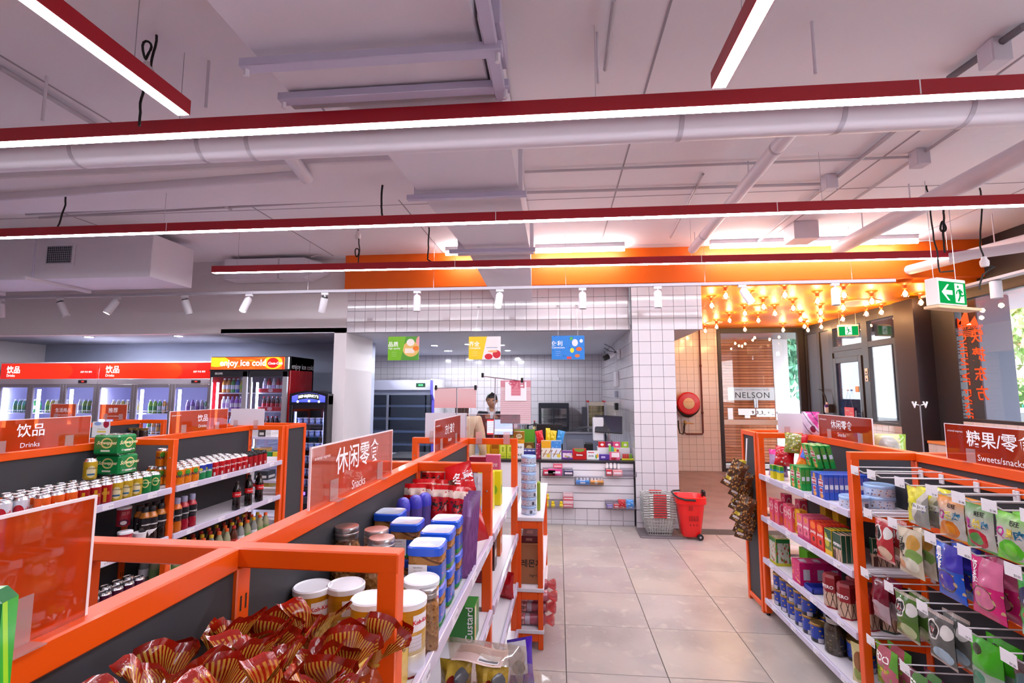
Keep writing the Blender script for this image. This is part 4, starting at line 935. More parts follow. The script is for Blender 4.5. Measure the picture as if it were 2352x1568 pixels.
# pillow bags
def pillow_fn(w, h, d, seed, crimp=.05, wr=.004, side=1, taper=0):
    def f(u, v):
        vv = min(max((v - crimp) / (1 - 2 * crimp), 0), 1)
        bul = (max(0, sin(PI * u)) ** .6) * (max(0, sin(PI * vv)) ** .45) if 0 < vv < 1 else 0
        x = (u - .5) * w * (1 - .08 * (sin(PI * vv) ** .8 if vv > 0 else 0) * (1 if abs(u - .5) > .2 else .6)) * (1 - taper * v)
        z = v * h
        n1 = noise.noise(Vector((u * 5 + seed, v * 6, side))) * wr * 2 * (0.3 + bul) + noise.noise(Vector((u * 13 + seed, v * 17, side))) * wr * bul
        zz = .002 * sin(u * 60) * (1 if v < crimp * .8 or v > 1 - crimp * .8 else 0) * 0
        return Vector((x, -side * (d / 2 * bul + .0006 + max(n1, -d * .3 * bul)), z + zz))
    return f
def pillow(name, lab, w, h, d, front, back=None, seed=0, txt=(), cat='bag', crimp=.05, wr=.004, grp=None, nu=12, nv=18, cm_=None, hang=False):
    t = thing(name, lab, cat, group=grp)
    f = pillow_fn(w, h, d, seed, crimp, wr, 1); g = pillow_fn(w, h, d, seed, crimp, wr, -1)
    b = MB(); b.grid(f, nu, nv, front); b.grid(lambda u, v: g(1 - u, v), nu, nv, back or front); b.obj('film', t)
    for s_, size, m, cu, cv, k in txt:
        def fn(x, y, cu=cu, cv=cv): q = f(min(max(cu + x / w, 0), 1), min(max(cv + y / h, 0), 1)); return q + Vector((0, -.0012, 0))
        letter(s_, size, m, t, fn, **k)
    if cm_:
        for v0, v1 in ((0, crimp * .8), (1 - crimp * .8, 1)): b = MB(); b.box((-w / 2, -.001, v0 * h), (w / 2, .001, v1 * h), cm_); b.obj('crimp', t)
    return Proto(t)
def bagm(n, c, sh=(), r=.22): return M('bag_' + n, c, r, coat=.35, shapes=sh, bump=('noise', 40, .25, .004))
RED = bagm('red', 'c00c14', (('n', 4, .5, .75, 'd8201c'), ('r', 0, .82, 1, .93, 'd8c0b0'), ('v', 6, 10, .2, 'b82018', .82, .93), ('e', .1, -.1, .9, .2, '8a7a4a'), ('v', 9, 14, .15, 'c8a860', 0, .15)))
RB = pillow('snack_bag', '', .125, .25, .07, RED, seed=3, txt=[('臻好', .045, KTXT, .5, .68, {'bold': .03}), ('小麻花', .03, WTXT, .5, .35, {})], wr=.006)
for k, (px, yy, zz, rz, rx) in enumerate(((955, 2.04, 0, .12, -.1), (1008, 2.02, 0, -.05, -.08), (1058, 2.0, 0, -.25, -.05), (972, 2.16, 0, .2, -.05), (1030, 2.14, 0, .0, -.1), (990, 2.3, .05, .1, -.1), (1045, 2.28, .05, -.2, -.1))):
    p = AY(px, 1150, yy)
    RB.at((p.x, yy, ZS1 + zz + .004), (rx, 0, rz), 'glossy red snack bag in the pile, ' + ['front left', 'front middle', 'front right with yellow base', 'second row left', 'second row middle', 'back row left', 'back row right'][k], 'red snack bags on the centre shelf')
p = AY(1092, 1195, 2.1)
b0 = pillow('snack_bag', 'tall red cake roll bag with a brown window leaning on the pile', .13, .33, .07, bagm('tallred', 'cc0f16', (('r', 0, .05, .42, .82, '5a2c20'), ('r', .02, .38, .4, .41, '3a1a14'), ('r', .02, .08, .38, .36, '6a3a2a'), ('n', 5, .55, .75, 'd8201c'))), seed=9, txt=[('冬枣', .05, WTXT, .68, .8, {'bold': .02}), ('RED DATES', .018, WTXT, .7, .62, {'bold': .03}), ('纯粹', .02, WTXT, .7, .4, {})], wr=.004)
b0.at((p.x, 2.1, ZS1 + .01), (-.05, -.3, -.25))
# cartons in the far centre bay
def carton(name, lab, w, d, h, m, ms=None, loc=(0, 0, 0), rz=0, cat='box', txt=(), c=.0015, grp=None, rot=None):
    """Printed carton, origin at the middle of its base; txt: (face, string, size, material, x, z, kw)."""
    t = thing(name, lab, cat, loc, rz, grp, rot)
    b = MB(); b.box((-w / 2, -d / 2, 0), (w / 2, d / 2, h), m, c, ms); b.obj('carton', t)
    for face, s_, size, tm, x, z, k in txt:
        o, n = {'f': ((x, -d / 2, z), (0, -1, 0)), 'l': ((-w / 2, -x, z), (-1, 0, 0)), 'r': ((w / 2, x, z), (1, 0, 0)), 't': ((x, z, h), None)}[face]
        if n: letter(s_, size, tm, t, fx(o, n, .0009), **k)
        else: letter(s_, size, tm, t, (lambda o: lambda a, b_: (o[0] + a, o[1] + b_, o[2] + .0006))(o), **k)
    return t
def pm(n, c, sh=(), r=.35, **k): return M('print_' + n, c, r, coat=.15, shapes=sh, **k)
PINKB = pm('pinkbox', 'b8486c', (('r', .05, .36, .95, .5, '2a1418'), ('r', .4, .42, .75, .45, 'd8b890'), ('e', .15, .37, .3, .49, 'd8d0c8'), ('r', .3, .18, .75, .28, 'e0c090')))
p = AZ(1143, 1150, ZS1); carton('biscuit_box', 'tall pink biscuit box standing behind the yellow boxes', .085, .05, .26, PINKB, loc=(-.395, 2.98, ZS1), rz=-.05, txt=[('f', '김씨앗', .022, WTXT, 0, .2, {})])
YB = pm('peachbox', 'd8c81c', (('e', .3, .55, .7, .85, 'c8b010'), ('r', .1, .1, .9, .3, 'e0d440'), ('v', 8, 10, .12, '8a9a20', .05, .35)))
carton('snack_box', 'yellow snack box with a little face, in front', .085, .05, .2, YB, loc=(-.40, 2.72, ZS1), rz=-.1, txt=[('f', '• ‿ •', .02, KTXT, 0, .13, {}), ('f', '▮▮▯▮', .012, KTXT, .02, .025, {})])
carton('snack_box', 'yellow snack box with green print, behind the first', .085, .05, .19, pm('peachbox2', 'd4c418', (('e', .2, .3, .8, .6, '7aa828'),)), loc=(-.37, 2.83, ZS1), rz=-.1)
carton('candy_box', 'dark red flat box at the far end of the centre shelf', .15, .09, .22, pm('darkred', '8a1428'), loc=(-.5, 3.2, ZS1))
b0 = pillow('snack_bag', 'silver and yellow sachet hanging behind the orange post', .07, .2, .03, bagm('silver', 'b8b8c0', (('e', .2, .1, .8, .5, 'd8a030'),)), seed=4); b0.at((-.43, 2.66, ZS1), (0, 0, -.3))
# lower centre shelves
CUS = pm('custard', '2c7a2c', (('r', 0, 0, .35, 1, 'd8c8a8'), ('e', -.2, .0, .3, .5, 'c89848')))
p = AZ(1080, 1330, ZS2); t = carton('cake_box', 'green custard cake box lying under the top shelf', .15, .1, .13, CUS, loc=(-.4, 1.98, ZS2), rz=0); letter('Custard', .04, WTXT, t, (lambda x, y: Vector((.02 + .0, -.051, .065)) + Vector((y * -1 + .035, 0, x))), bold=.01)
# big clear multipack of cakes
WRAP = glassmat('wrinkled_film', 'fbf4ea', .16, .12, haze=.1, hazecol='fff0e8')
CAKE = bagm('cake', '9a7a1c', (('n', 3, .4, .65, 'c8a83c'), ('e', .3, .3, .7, .75, '7a1c14'), ('v', 4, 4, .2, 'd8c060'), ('e', .55, .55, .95, .9, '5a5a60')))
t = thing('cake_multipack', 'large clear multipack of wrapped cakes sticking out of the lower shelf', 'multipack', (-.235, 1.62, .62), rot=(0, 0, -.15))
for i, (x, z) in enumerate(((-.075, .115), (.04, .115), (-.075, -.02), (.04, -.02))):
    f = pillow_fn(.105, .125, .07, i * 3.3, .06, .007, 1); g = pillow_fn(.105, .125, .07, i * 3.3, .06, .007, -1)
    b = MB(); b.T = Matrix.Translation((x, -.07, z)); b.grid(f, 10, 10, CAKE); b.grid(lambda u, v: g(1 - u, v), 10, 10, CAKE); o_ = b.obj('cake_packet', t)
    letter('老北京', .022, M('red_script', 'a01810', .4), o_, (lambda f, x, z: lambda a, b_: f(.5 + a / .105, .5 + b_ / .125) + Vector((x, -.0735, z)))(f, x, z), bold=.03)
f = pillow_fn(.26, .3, .2, 1.1, .04, .012, 1); g = pillow_fn(.26, .3, .2, 1.1, .04, .012, -1)
b = MB(); b.T = Matrix.Translation((.0, -.0, -.03)); b.grid(f, 14, 14, WRAP); b.grid(lambda u, v: g(1 - u, v), 14, 14, WRAP)
b.grid(lambda u, v: (.12 + .09 * u, .02 * sin(v * 9 + u * 4), .02 + .22 * v + .02 * sin(u * 5)), 6, 10, WRAP); b.obj('outer_film', t)
b = MB(); b.grid(lambda u, v: (-.09 + .16 * u, -.03 + .1 * v - .05, .243 + .004 * sin(u * 6)), 6, 4, M('info_label', 'c0a8a0', .4, shapes=(('r', .05, .06, .95, .94, 'b89a94'), ('r', .5, .15, .92, .6, 'dcdce0'), ('s', 0, 16, .3, '6a5450', .1, .9), ('r', .52, .2, .9, .3, '3a3a40')))); b.obj('label', t)
b0 = pillow('snack_bag', 'cream and orange snack bag below the cake multipack', .17, .28, .09, bagm('peach', 'e0b070', (('e', .2, .1, .9, .5, 'e08a3c'), ('e', .4, .5, .8, .8, 'c83c1c'), ('d', 1, 0, .8, 'e8d8a0'), ('r', .0, 0, .2, 1, 'd8a820'))), seed=6, txt=[('原味', .03, KTXT, .6, .3, {'bold': .02})]); b0.at((-.25, 1.33, .43), (0, .15, -.35))
b0 = pillow('snack_bag', 'purple foil sweet bag standing on the floor by the stand', .15, .26, .07, bagm('purple', '3a1c8c', (('r', 0, .3, .72, .95, 'c0bcc8'), ('e', .1, .3, .6, .6, '4a4a18'), ('e', .35, .75, .5, .85, '1c2c7a'), ('d', 1, .0, .74, '4a20b0'))), seed=8); b0.at((-.22, 2.93, .02), (.0, -.05, .35))
b0 = pillow('snack_bag', 'red snack bag on the lower centre shelf behind the stand', .11, .16, .05, bagm('red2', 'b00c18', ()), seed=2); b0.at((-.33, 3.1, ZS3), (0, 0, -.4))
for k, (yy, z, cc, ll) in enumerate(((2.55, ZS2, '7a0c18', 'red'), (2.72, ZS2, '3a1a14', 'dark brown'), (2.95, ZS2, 'c06020', 'orange'), (2.4, ZS3, '6a1420', 'maroon'), (1.5, ZS3, '1c4a24', 'dark green'), (1.85, ZS4, '2c6a2c', 'green'))):
    carton('biscuit_box', '%s biscuit box on the %s centre shelf' % (ll, 'second' if z == ZS2 else 'third' if z == ZS3 else 'lowest'), .16, .09, .2, pm('b%d' % k, cc, (('r', .2, .3, .8, .5, 'c8b8a8'),)), loc=(GC(-.12, yy, z)), rz=GCR)
# twisted cellophane candy bags (nearest bay)
CELL = M('candy_cellophane', '8a1408', .12, coat=.7, shapes=(('s', 58, 2, .5, 'c08c34', .02, .9), ('n', 3, .5, .7, 'a81c08')), bump=('noise', 25, .5, .01))
CELO = M('candy_contents', 'a03c10', .3, shapes=(('v', 9, 7, .25, 'd8a030'), ('v', 6, 9, .2, '7a0c08'), ('v', 11, 5, .12, 'e8c8c0')), coat=.5, bump=('vor', 45, .6, .01))
def twist(seed):
    t = thing('candy_bag', '', 'candy bag')
    def fn(u, v):
        a = 2 * PI * u; n = noise.noise(Vector((cos(a) * 1.5 + seed, sin(a) * 1.5, v * 4)))
        if v < .55: r = .042 * (sin(PI * min(v / .62 + .08, 1)) ** .5); fl = 0
        elif v < .64: r = .014; fl = 0
        else: q = (v - .64) / .36; r = .014 + .02 * q; fl = q
        r *= 1 + .25 * n
        x, y = r * cos(a) * (1 + 1.1 * fl), r * sin(a) * (1 - .55 * fl) + .016 * fl * sin(3 * a + seed)
        n2 = noise.noise(Vector((u * 9, v * 3, seed * 2))); x += fl * .02 * n2; y += fl * .03 * noise.noise(Vector((u * 7, v * 5, seed + 9)))
        return Vector((x * .92, y, .175 * v + fl * .03 * n2 + fl * .014 * (sin(2 * a + seed) + .4 * n)))
    b = MB(); b.grid(lambda u, v: fn(u, v * .6), 26, 14, CELO, closeu=True); b.obj('contents', t)
    b = MB(); b.grid(lambda u, v: fn(u, .56 + .44 * v), 34, 12, CELL, closeu=True); b.obj('twisted_top', t)
    b = MB(); b.lathe([(.0155, .102), (.0155, .108)], 14, M('gold_tie', 'c89a40', .3, metal=.8), cap=False); b.obj('tie', t)
    return Proto(t)
TW = [twist(s) for s in (1.3, 4.7, 8.1)]
k = 0
tl = ['tallest, against the orange slotted post', 'beside the slotted post', 'left of the yellow boxes', 'in front of the yellow boxes', 'next to the orange front post', 'middle of the heap', 'middle right of the heap', 'front left of the heap', 'front of the heap', 'front right of the heap', 'lowest right by the front post', 'far left, low against the panel', 'low at the left end', 'left of the heap middle', 'just before the slotted post', 'in the centre', 'right, before the front post', 'low front left', 'back of the heap']
for px, py, yy in ((505, 1420, .93), (600, 1400, .98), (720, 1395, 1.0), (660, 1460, .86), (835, 1420, .98), (560, 1490, .78), (740, 1500, .86), (410, 1490, .78), (600, 1545, .7), (720, 1560, .76), (830, 1550, .88), (310, 1560, .62), (370, 1530, .68), (450, 1530, .72), (540, 1440, .88), (640, 1500, .8), (780, 1450, .93), (520, 1550, .68), (650, 1420, .95)):
    p = AY(px, py, yy); q = Vector((min(max(p.x, -.62), -.37), yy, max(ZS1 + .01, p.z - .185)))
    TW[k % 3].at(q, (random.uniform(-.2, .2), random.uniform(-.25, .25), random.uniform(-.5, .5)), 'red and gold twisted candy bag, ' + tl[k], 'twisted candy bags'); k += 1
YBX = pm('yellowbox', 'c8a030', (('r', .06, .05, .94, .95, 'd0ac40'), ('n', 8, .55, .7, 'c09428')))
for k in range(6):
    p = AZ(672 + 36 * k, 1418 + 4 * k, 1.13); carton('cookie_box', 'flat gold cookie box, %s in the row behind the candy bags' % ORD[k], .042, .13, .09, YBX, loc=(-.585 + .046 * k, 1.07, ZS1), rz=.12, txt=[('t', '曲奇饼', .018, KTXT, 0, .0, {})], grp='gold cookie boxes')
t = thing('gift_box', 'green striped packet at the left edge, beside the camera', 'packet', (-.535, .45, 1.49), rot=(0, 0, .3)); b = MB(); b.box((-.06, -.02, -.445), (.0, .02, -.0), M('green_packet', '2ca838', .2, coat=.5, shapes=(('s', 1, 3, .3, '98d830'), ('r', 0, 0, 1, .4, '0c6a2c'))), .01); b.obj('carton', t)

# ---------------------------------------------------------------- side stand
TINB = M('cookie_tin', 'c4d4ea', .3, metal=.2, coat=.3, shapes=(('s', 22, 0, .35, 'd0d4e0', .1, .82), ('v', 26, 3, .3, '6a6a8a', .12, .8), ('v', 22, 3, .2, 'c87848', .12, .8), ('r', .78, .2, .84, .7, '4a4a5a')))
TINL = M('tin_lid', '9ec0ea', .25, metal=.3, coat=.4)
ct = thing('cookie_tin', '', 'tin'); b = MB(); b.lathe([(.05, 0), (.052, .003), (.052, .043)], 28, TINB); b.obj('body', ct); b = MB(); b.lathe([(.0535, .04), (.0535, .052), (.051, .055), (.047, .0535), (0, .0535)], 28, TINL, cap=False); b.lathe([(.053, .0), (.0535, .004)], 28, TINL, cap=False); b.obj('lid', ct); CT = Proto(ct)
sx, sy_ = -.21, 3.46
for k in range(7): CT.at((sx, sy_, .841 + .0565 * k), .3 * k, 'round blue cookie tin, %s from the bottom of the stack on the stand' % ORD[k], 'stack of blue cookie tins')
t = thing('green_bottle_box', 'slim green packet standing behind the stack of tins', 'packet', (-.145, 3.56, .841)); b = MB(); b.box((-.012, -.03, 0), (.012, .03, .2), pm('limegreen', '8aa030'), .008); b.obj('carton', t)
t = carton('carton_box', 'brown cardboard box with handwritten Korean on the stand', .16, .3, .26, M('cardboard', '9a6a48', .8, bump=('noise', 40, .1)), loc=(-.2, 3.58, .386), txt=[('f', '레몬차', .055, KTXT, .01, .13, {'bold': .015}), ('f', '1kg×12병', .022, KTXT, .035, .055, {'bold': .01})])
carton('chocolate_box', 'dark red box lying on the cardboard box under the stand top', .15, .2, .045, pm('darkchoc', '5a1420', (('r', .3, .3, .6, .7, '9a6a60'),)), loc=(-.2, 3.55, .6475))
ROLL = M('pink_roll', 'a85a6a', .25, coat=.5, shapes=(('r', 0, .1, 1, .32, 'd8a8a8'), ('r', 0, .34, .8, .5, 'b8b0c0'), ('n', 6, .5, .7, '8a3a4c')))
ro = thing('rice_cake_roll', '', 'roll'); b = MB(); b.lathe([(.02, 0), (.034, .006), (.036, .03), (.036, .17), (.034, .195), (.02, .2)], 18, ROLL, ax='x', ctr=(-.1, 0, 0)); b.obj('roll', ro)
b = MB(); b.lathe([(.034, .198), (.02, .21), (.04, .25), (.03, .262), (.0, .255)], 14, glassmat('pink_film', 'f0a0a4', .15, .1, haze=.35, hazecol='e88a90'), ax='x', ctr=(-.1, 0, 0)); b.obj('film_end', ro)
letter('김밥말이', .022, KTXT, ro, lambda x, y: (-.06 + y * 0 + x * .7, -.0368 + abs(y) * .1, y), bold=.02); RO = Proto(ro)
for k in range(3): RO.at((-.2 + .01 * ((k * 7) % 3), 3.43 + .02 * (k % 2), .127 + .037 + .074 * k * 1.0), (0, 0, .05 * ((k % 3) - 1)), 'pink wrapped rice cake roll, %s from the bottom of the stand' % ORD[k], 'pink rolls on the stand')
for k in range(3): RO.at((-.19, 3.62, .164 + .074 * k), (0, 0, .1 * ((k % 3) - 1)), 'pink wrapped rice cake roll at the back of the stand, %s from the bottom' % ORD[k], 'pink rolls on the stand')
# ---------------------------------------------------------------- right-hand run: boxed sweets (first bay from the entrance)
XR = GRX
def stick_print(n, c, c2):
    return pm(n, c, (('r', 0, 0, 1, .08, c2), ('r', 0, .93, 1, 1, c2), ('e', .35, .72, .7, .99, 'c89040'), ('r', .14, .5, .86, .78, 'd8d0cc'), ('r', .18, .53, .82, .75, 'b01820'), ('r', .3, .24, .72, .44, 'd8d0c8'), ('r', .35, .27, .67, .41, 'c04030'), ('e', .25, .02, .75, .24, 'c07830'), ('e', .4, .05, .8, .2, 'd89848')))
def stick_side(n, c): return pm(n, c, (('s', 3, 0, .18, 'b07a30', .3, .9), ('r', .1, .42, .9, .6, 'c8c8d0')))
def pretz(tag_, c, c2):
    m = stick_print('stick_' + tag_, c, c2); sd = stick_side('stickside_' + tag_, c2)
    t = thing('biscuit_stick_box', '', 'box'); b = MB(); b.box((-.0135, -.036, 0), (.0135, .036, .148), pm('stickbase_' + tag_, c2), .0015, {'-x': m, '-y': sd, '+y': sd}); b.obj('carton', t)
    letter('PRETZ', .018, WTXT, t, fx((-.0135, .0, .094), (-1, 0, 0)), bold=.04)
    letter('百力滋', .012, RTXT, t, fx((-.0138, .0, .05), (-1, 0, 0)), bold=.02)
    return Proto(t)
PG = pretz('green', '2f9a3c', '188a34'); PBL = pretz('blue', '2c50b0', '2446a8')
k = 0
for c in range(2):
    for r in range(5):
        PG.at((XR + .035 + .0285 * r, 3.52 - .082 * c, ZS1), (0, 0, 0), 'green pretzel stick box, %s box of the %s row' % (ORD[r], ('far', 'near')[c]), 'green stick boxes on the top shelf')
for c in range(2):
    for r in range(9):
        PBL.at((XR + .035 + .0285 * r, 3.24 - .078 * c, ZS1), 0, 'blue pretzel stick box, %s box of the %s row' % (ORD[r], ('far', 'near')[c]), 'blue stick boxes on the top shelf')
for c in range(2):
    for r in range(3):
        PG.at((XR + .12 + .038 * r, 3.46 - .088 * c, ZS1 + .152), (0, -.2 + .0, -.03), 'green pretzel stick box leaning on top, %s of the %s pair' % (ORD[r], ('far', 'near')[c]), 'leaning green stick boxes')
for k in range(2): carton('tea_box', 'small green and yellow box, ' + ('nearer the orange post', 'beside the green stick boxes')[k], .03, .05, .1, pm('greenyellow', 'd0c020', (('r', 0, .7, 1, 1, '2c8a30'), ('r', 0, .55, 1, .7, '3a7ab0'))), loc=(XR + .04 + .015 * k, 3.86 - .075 * k, ZS1))
b0 = pillow('snack_bag', 'lilac snack bag with a pink ribbon by the end post', .13, .2, .09, bagm('lilac', 'a88ab0', (('r', .25, .25, .65, .45, 'c8c0d0'), ('r', .65, .2, .9, .45, '5a4060'), ('r', 0, .82, 1, 1, 'd83c90'))), seed=5); b0.at((XR + .11, 3.95, ZS1), (0, .05, -.3))
b0 = pillow('snack_bag', 'red snack bag with silver print on the small boxes', .13, .14, .07, bagm('redsilver', 'b80c18', (('v', 5, 6, .3, 'c8b8b0', .0, .9), ('d', 1, .3, .62, 'c01020'))), seed=7); b0.at((XR + .09, 3.8, ZS1 + .1), (-.2, .1, -.5))
COLB = bagm('nutmix', '7a7a2c', (('v', 6, 6, .28, 'c8b850'), ('v', 8, 7, .2, 'd8d4c8'), ('v', 5, 8, .18, 'b83c2c'), ('d', 1, 0, .72, 'c01420')))
BN = pillow('snack_bag', '', .15, .15, .08, COLB, seed=11)
BN.at((XR + .14, 3.72, ZS1 + .2), (-.4, .1, -.4), 'colourful nut mix bag on top of the heap'); BN.at((XR + .2, 3.66, ZS1 + .08), (-.3, .1, -.4), 'second nut mix bag underneath')
b0 = pillow('snack_bag', 'orange red crisps bag leaning on the green boxes', .1, .17, .05, bagm('orangered', 'd83010', (('r', .2, .5, .9, .9, '3a5ac0'), ('e', .1, .05, .8, .45, 'e88020'))), seed=12); b0.at((XR + .12, 3.6, ZS1 + .1), (-.2, .25, -.9))
b0 = pillow('snack_bag', 'pink and white bag with ribbon hanging on the back rail', .12, .17, .06, bagm('pinkwhite', 'd8c0d8', (('d', 1, 1, 1.2, 'c83c90'), ('e', .5, .1, .8, .4, '7a1c40'), ('s', 2, 2, .1, '40344a'))), seed=13); b0.at((XR + .345, 3.9, 1.36), (0, 0, -.7))
b0 = pillow('snack_bag', 'cream and green bag standing on the far side of the right run', .17, .2, .1, bagm('creamgreen', 'd0cc98', (('e', .1, .2, .75, .9, 'b8b8b0'), ('d', 1, 0, .8, '90b840'), ('v', 4, 4, .2, 'a8a890'))), seed=14, txt=[('NZ', .03, KTXT, .85, .3, {'bold': .02})]); b0.at((XR + .52, 3.3, ZS1 + .18), (-.2, 0, -.4))
# blue tins
CTR = CT
bt = thing('cookie_tin', '', 'tin'); b = MB(); b.lathe([(.07, 0), (.072, .003), (.072, .05)], 28, TINB); b.obj('body', bt); b = MB(); b.lathe([(.0735, .046), (.0735, .06), (.071, .063), (.066, .0615), (0, .0615)], 28, TINL, cap=False); b.obj('lid', bt); BT = Proto(bt)
BT.at((1.64, 2.955, ZS1), 0, 'wide blue cookie tin at the shelf edge by the orange post'); BT.at((1.79, 2.98, ZS1), .4, 'wide blue cookie tin under another tin'); BT.at((1.79, 2.98, ZS1 + .063), .9, 'wide blue cookie tin, upper one of two')
# second shelf
JB = pm('pinkjelly', 'd04c68', (('g', .2, .9, 'c8385c'), ('e', .2, .5, .9, .9, 'd8b0b0'), ('e', .3, .55, .8, .85, 'c83858'), ('e', .1, .05, .6, .4, 'd86030')))
for k, (x, yy) in enumerate(((0, 3.87), (.0, 3.79), (.02, 3.69), (.01, 3.61), (.08, 3.86), (.09, 3.66))):
    t = carton('jelly_box', 'pink upright drink pouch box, %s from the end post' % ORD[k], .05, .068, .165 if k < 4 else .2, JB, loc=(XR + .04 + x, yy, ZS2), grp='pink boxes on the second shelf')
    letter('りんご', .022, WTXT, t, fx((-.025, 0, .115), (-1, 0, 0)), bold=.02)
YEL = pm('yellowsnack', 'd8a41c', (('v', 4, 6, .22, 'a04820'), ('r', .2, .1, .6, .3, 'b02040')))
for k, (x, yy, h) in enumerate(((.03, 3.54, .16), (.2, 3.55, .2), (.2, 3.4, .2))): carton('snack_box', 'yellow snack box on the second shelf, ' + ('front one', 'behind the front one', 'at the back of the shelf')[k], .05, .07, h, YEL, loc=(XR + .04 + x, yy, ZS2))
def pocky(n, c, txt, ts, sh, lab, W_=.075):
    m = pm('pk_' + n, c, sh); t = thing('biscuit_stick_box', lab, 'box'); b = MB(); b.box((-.012, -W_ / 2, 0), (.012, W_ / 2, .15), m, .0015, {'-y': pm('pkside_' + n, c)}); b.obj('carton', t)
    letter(txt, ts, WTXT, t, fx((-.012, 0, .088), (-1, 0, 0)), bold=.03, shear=.15); return Proto(t)
PKP = pocky('pink', 'd8607a', 'pocky', .026, (('r', 0, 0, 1, .18, 'b01c58'), ('e', .2, .75, .8, 1, 'd8803c'), ('e', .4, .25, .7, .42, 'a03050')), '')
PKR = pocky('red', 'd8240c', 'pocky', .026, (('e', .1, .7, .9, 1, 'e8701c'), ('r', 0, 0, 1, .15, 'c01010'), ('e', .35, .2, .7, .4, '401410')), '')
PPY = pocky('yellowgreen', '6a7a2c', 'PEPERO', .019, (('e', .0, .3, .7, .9, 'b8b030'), ('r', 0, 0, 1, .2, 'e0b018'), ('d', .6, 1, .95, '1c4a30')), '')
PPG = pocky('green', '14402c', 'PEPERO', .022, (('r', 0, 0, 1, .45, 'c0a088'), ('s', 2.5, 1, .12, '3a1c14', 0, .45), ('s', 2.5, -1, .12, '3a1c14', 0, .45), ('r', 0, 0, .3, .35, '4a2820')), '', .085)
yy = 3.45; seq = [(PKP, 2, 'pink chocolate stick box', 6), (PKR, 2, 'red chocolate stick box', 6), (PPY, 1, 'yellow and green chocolate stick box', 5), (PPG, 1, 'dark green chocolate stick box', 5)]
for P_, n, nm, dp in seq:
    for c in range(n):
        for r in range(dp):
            P_.at((XR + .03 + .0255 * r, yy, ZS2), 0, '%s on the second shelf, %s of the %s' % (nm, ORD[r], ('far row', 'near row')[c] if n > 1 else 'row'), nm + 'es')
        yy -= .08 if P_ is not PPY else .085
    yy -= .008
for k in range(5): PPG.at((XR + .2 + .03 * k, 2.95, ZS2), PI / 2, 'dark green chocolate stick box seen beyond the orange post, %s' % ORD[k], 'green stick boxes beyond the post')
# third shelf
t = carton('gift_box', 'large green gift box with a window print', .1, .12, .19, pm('giftgreen', '1c6a34', (('r', .1, .1, .9, .85, 'b8b4a8'), ('v', 5, 5, .3, 'a03020', .1, .85), ('v', 6, 4, .25, '5a7a2c', .1, .85), ('r', 0, 0, 1, .1, 'b8b020'))), loc=(XR + .07, 3.9, ZS3))
carton('gift_box', 'lime green box behind the magenta pack', .1, .12, .15, pm('lime', '5ab020'), loc=(XR + .22, 3.76, ZS3))
MAG = pm('magenta', 'b8105c', (('r', .1, .25, .28, .75, 'b8b0b8'), ('r', .4, .25, .58, .75, 'b8b0b8'), ('r', .7, .25, .88, .75, 'b8b0b8'), ('r', .14, .02, .24, .2, '706870'), ('r', .44, .02, .54, .2, '706870'), ('r', .74, .02, .84, .2, '706870')))
MAGF = pm('magentaf', 'c01860', (('v', 3, 6, .3, 'e08040', .1, .9), ('v', 4, 5, .2, 'e0c090', .1, .9)))
for k in range(3): carton('dessert_box', 'magenta dessert box of three in a row, ' + ('front', 'middle', 'back')[k], .085, .11, .145, pm('mag1', 'b8105c', (('r', .25, .25, .75, .72, 'b8b0b8'), ('r', .4, .02, .62, .2, '706870'))), {'-x': MAGF}, (XR + .055 + .087 * k, 3.53, ZS3), grp='magenta boxes')
t = thing('display_tray', 'empty blue and white cardboard tray in front of the magenta boxes', 'tray', (XR + .155, 3.4, ZS3)); b = MB()
for lo, hi in (((-.13, -.055, 0), (.13, .055, .004)), ((-.13, -.055, 0), (-.126, .055, .03)), ((.126, -.055, 0), (.13, .055, .03)), ((-.13, -.055, 0), (.13, -.051, .03)), ((-.13, .051, 0), (.13, .055, .03))): b.box(lo, hi, M('tray_blue', '2c3a9a', .4))
b.obj('tray', t)
PCAN = M('canister', '8a1820', .3, coat=.3, shapes=(('r', 0, .05, 1, .48, 'c0a088'), ('s', 9, 1.5, .12, '3a1c14', .05, .48), ('s', 9, -1.5, .12, '3a1c14', .05, .48), ('r', 0, 0, 1, .05, '8a1820')))
def canister(m, lab, tm=WTXT):
    t = thing('biscuit_canister', lab, 'canister'); b = MB(); b.lathe([(.05, 0), (.05, .17), (.04, .185)], 6, m, smooth=False); b.obj('carton', t); letter('PEPERO', .026, tm, t, lambda x, y: Vector((-.0445 * 1, -x * .9, .115 + y)) if False else ((-.0505 * cos(x / .05)) * .99, -.0505 * sin(x / .05) * .99, .118 + y), bold=.02); return Proto(t)
CR = canister(PCAN, '')
for k, (x, yy) in enumerate(((.06, 3.18), (.065, 3.04), (.17, 3.14), (.18, 3.0), (.1, 2.92))): CR.at((XR + x, yy, ZS3), .3, 'red chocolate stick canister, ' + ['front at the left', 'front at the right', 'back left', 'back right', 'hidden by the orange post'][k], 'red canisters')
CG = canister(M('canister_green', '123426', .3, coat=.3, shapes=(('r', 0, .05, 1, .48, 'b89880'), ('s', 9, 1.5, .12, '3a1c14', .05, .48), ('s', 9, -1.5, .12, '3a1c14', .05, .48))), '')
for k in range(3): CG.at((XR + .1 + .1 * k, 2.9 - .0 * k, ZS3) if k else (XR + .28, 3.02, ZS3), .3, 'dark green chocolate stick canister, ' + ['at the back', 'beyond the orange post', 'deepest beyond the post'][k], 'green canisters')
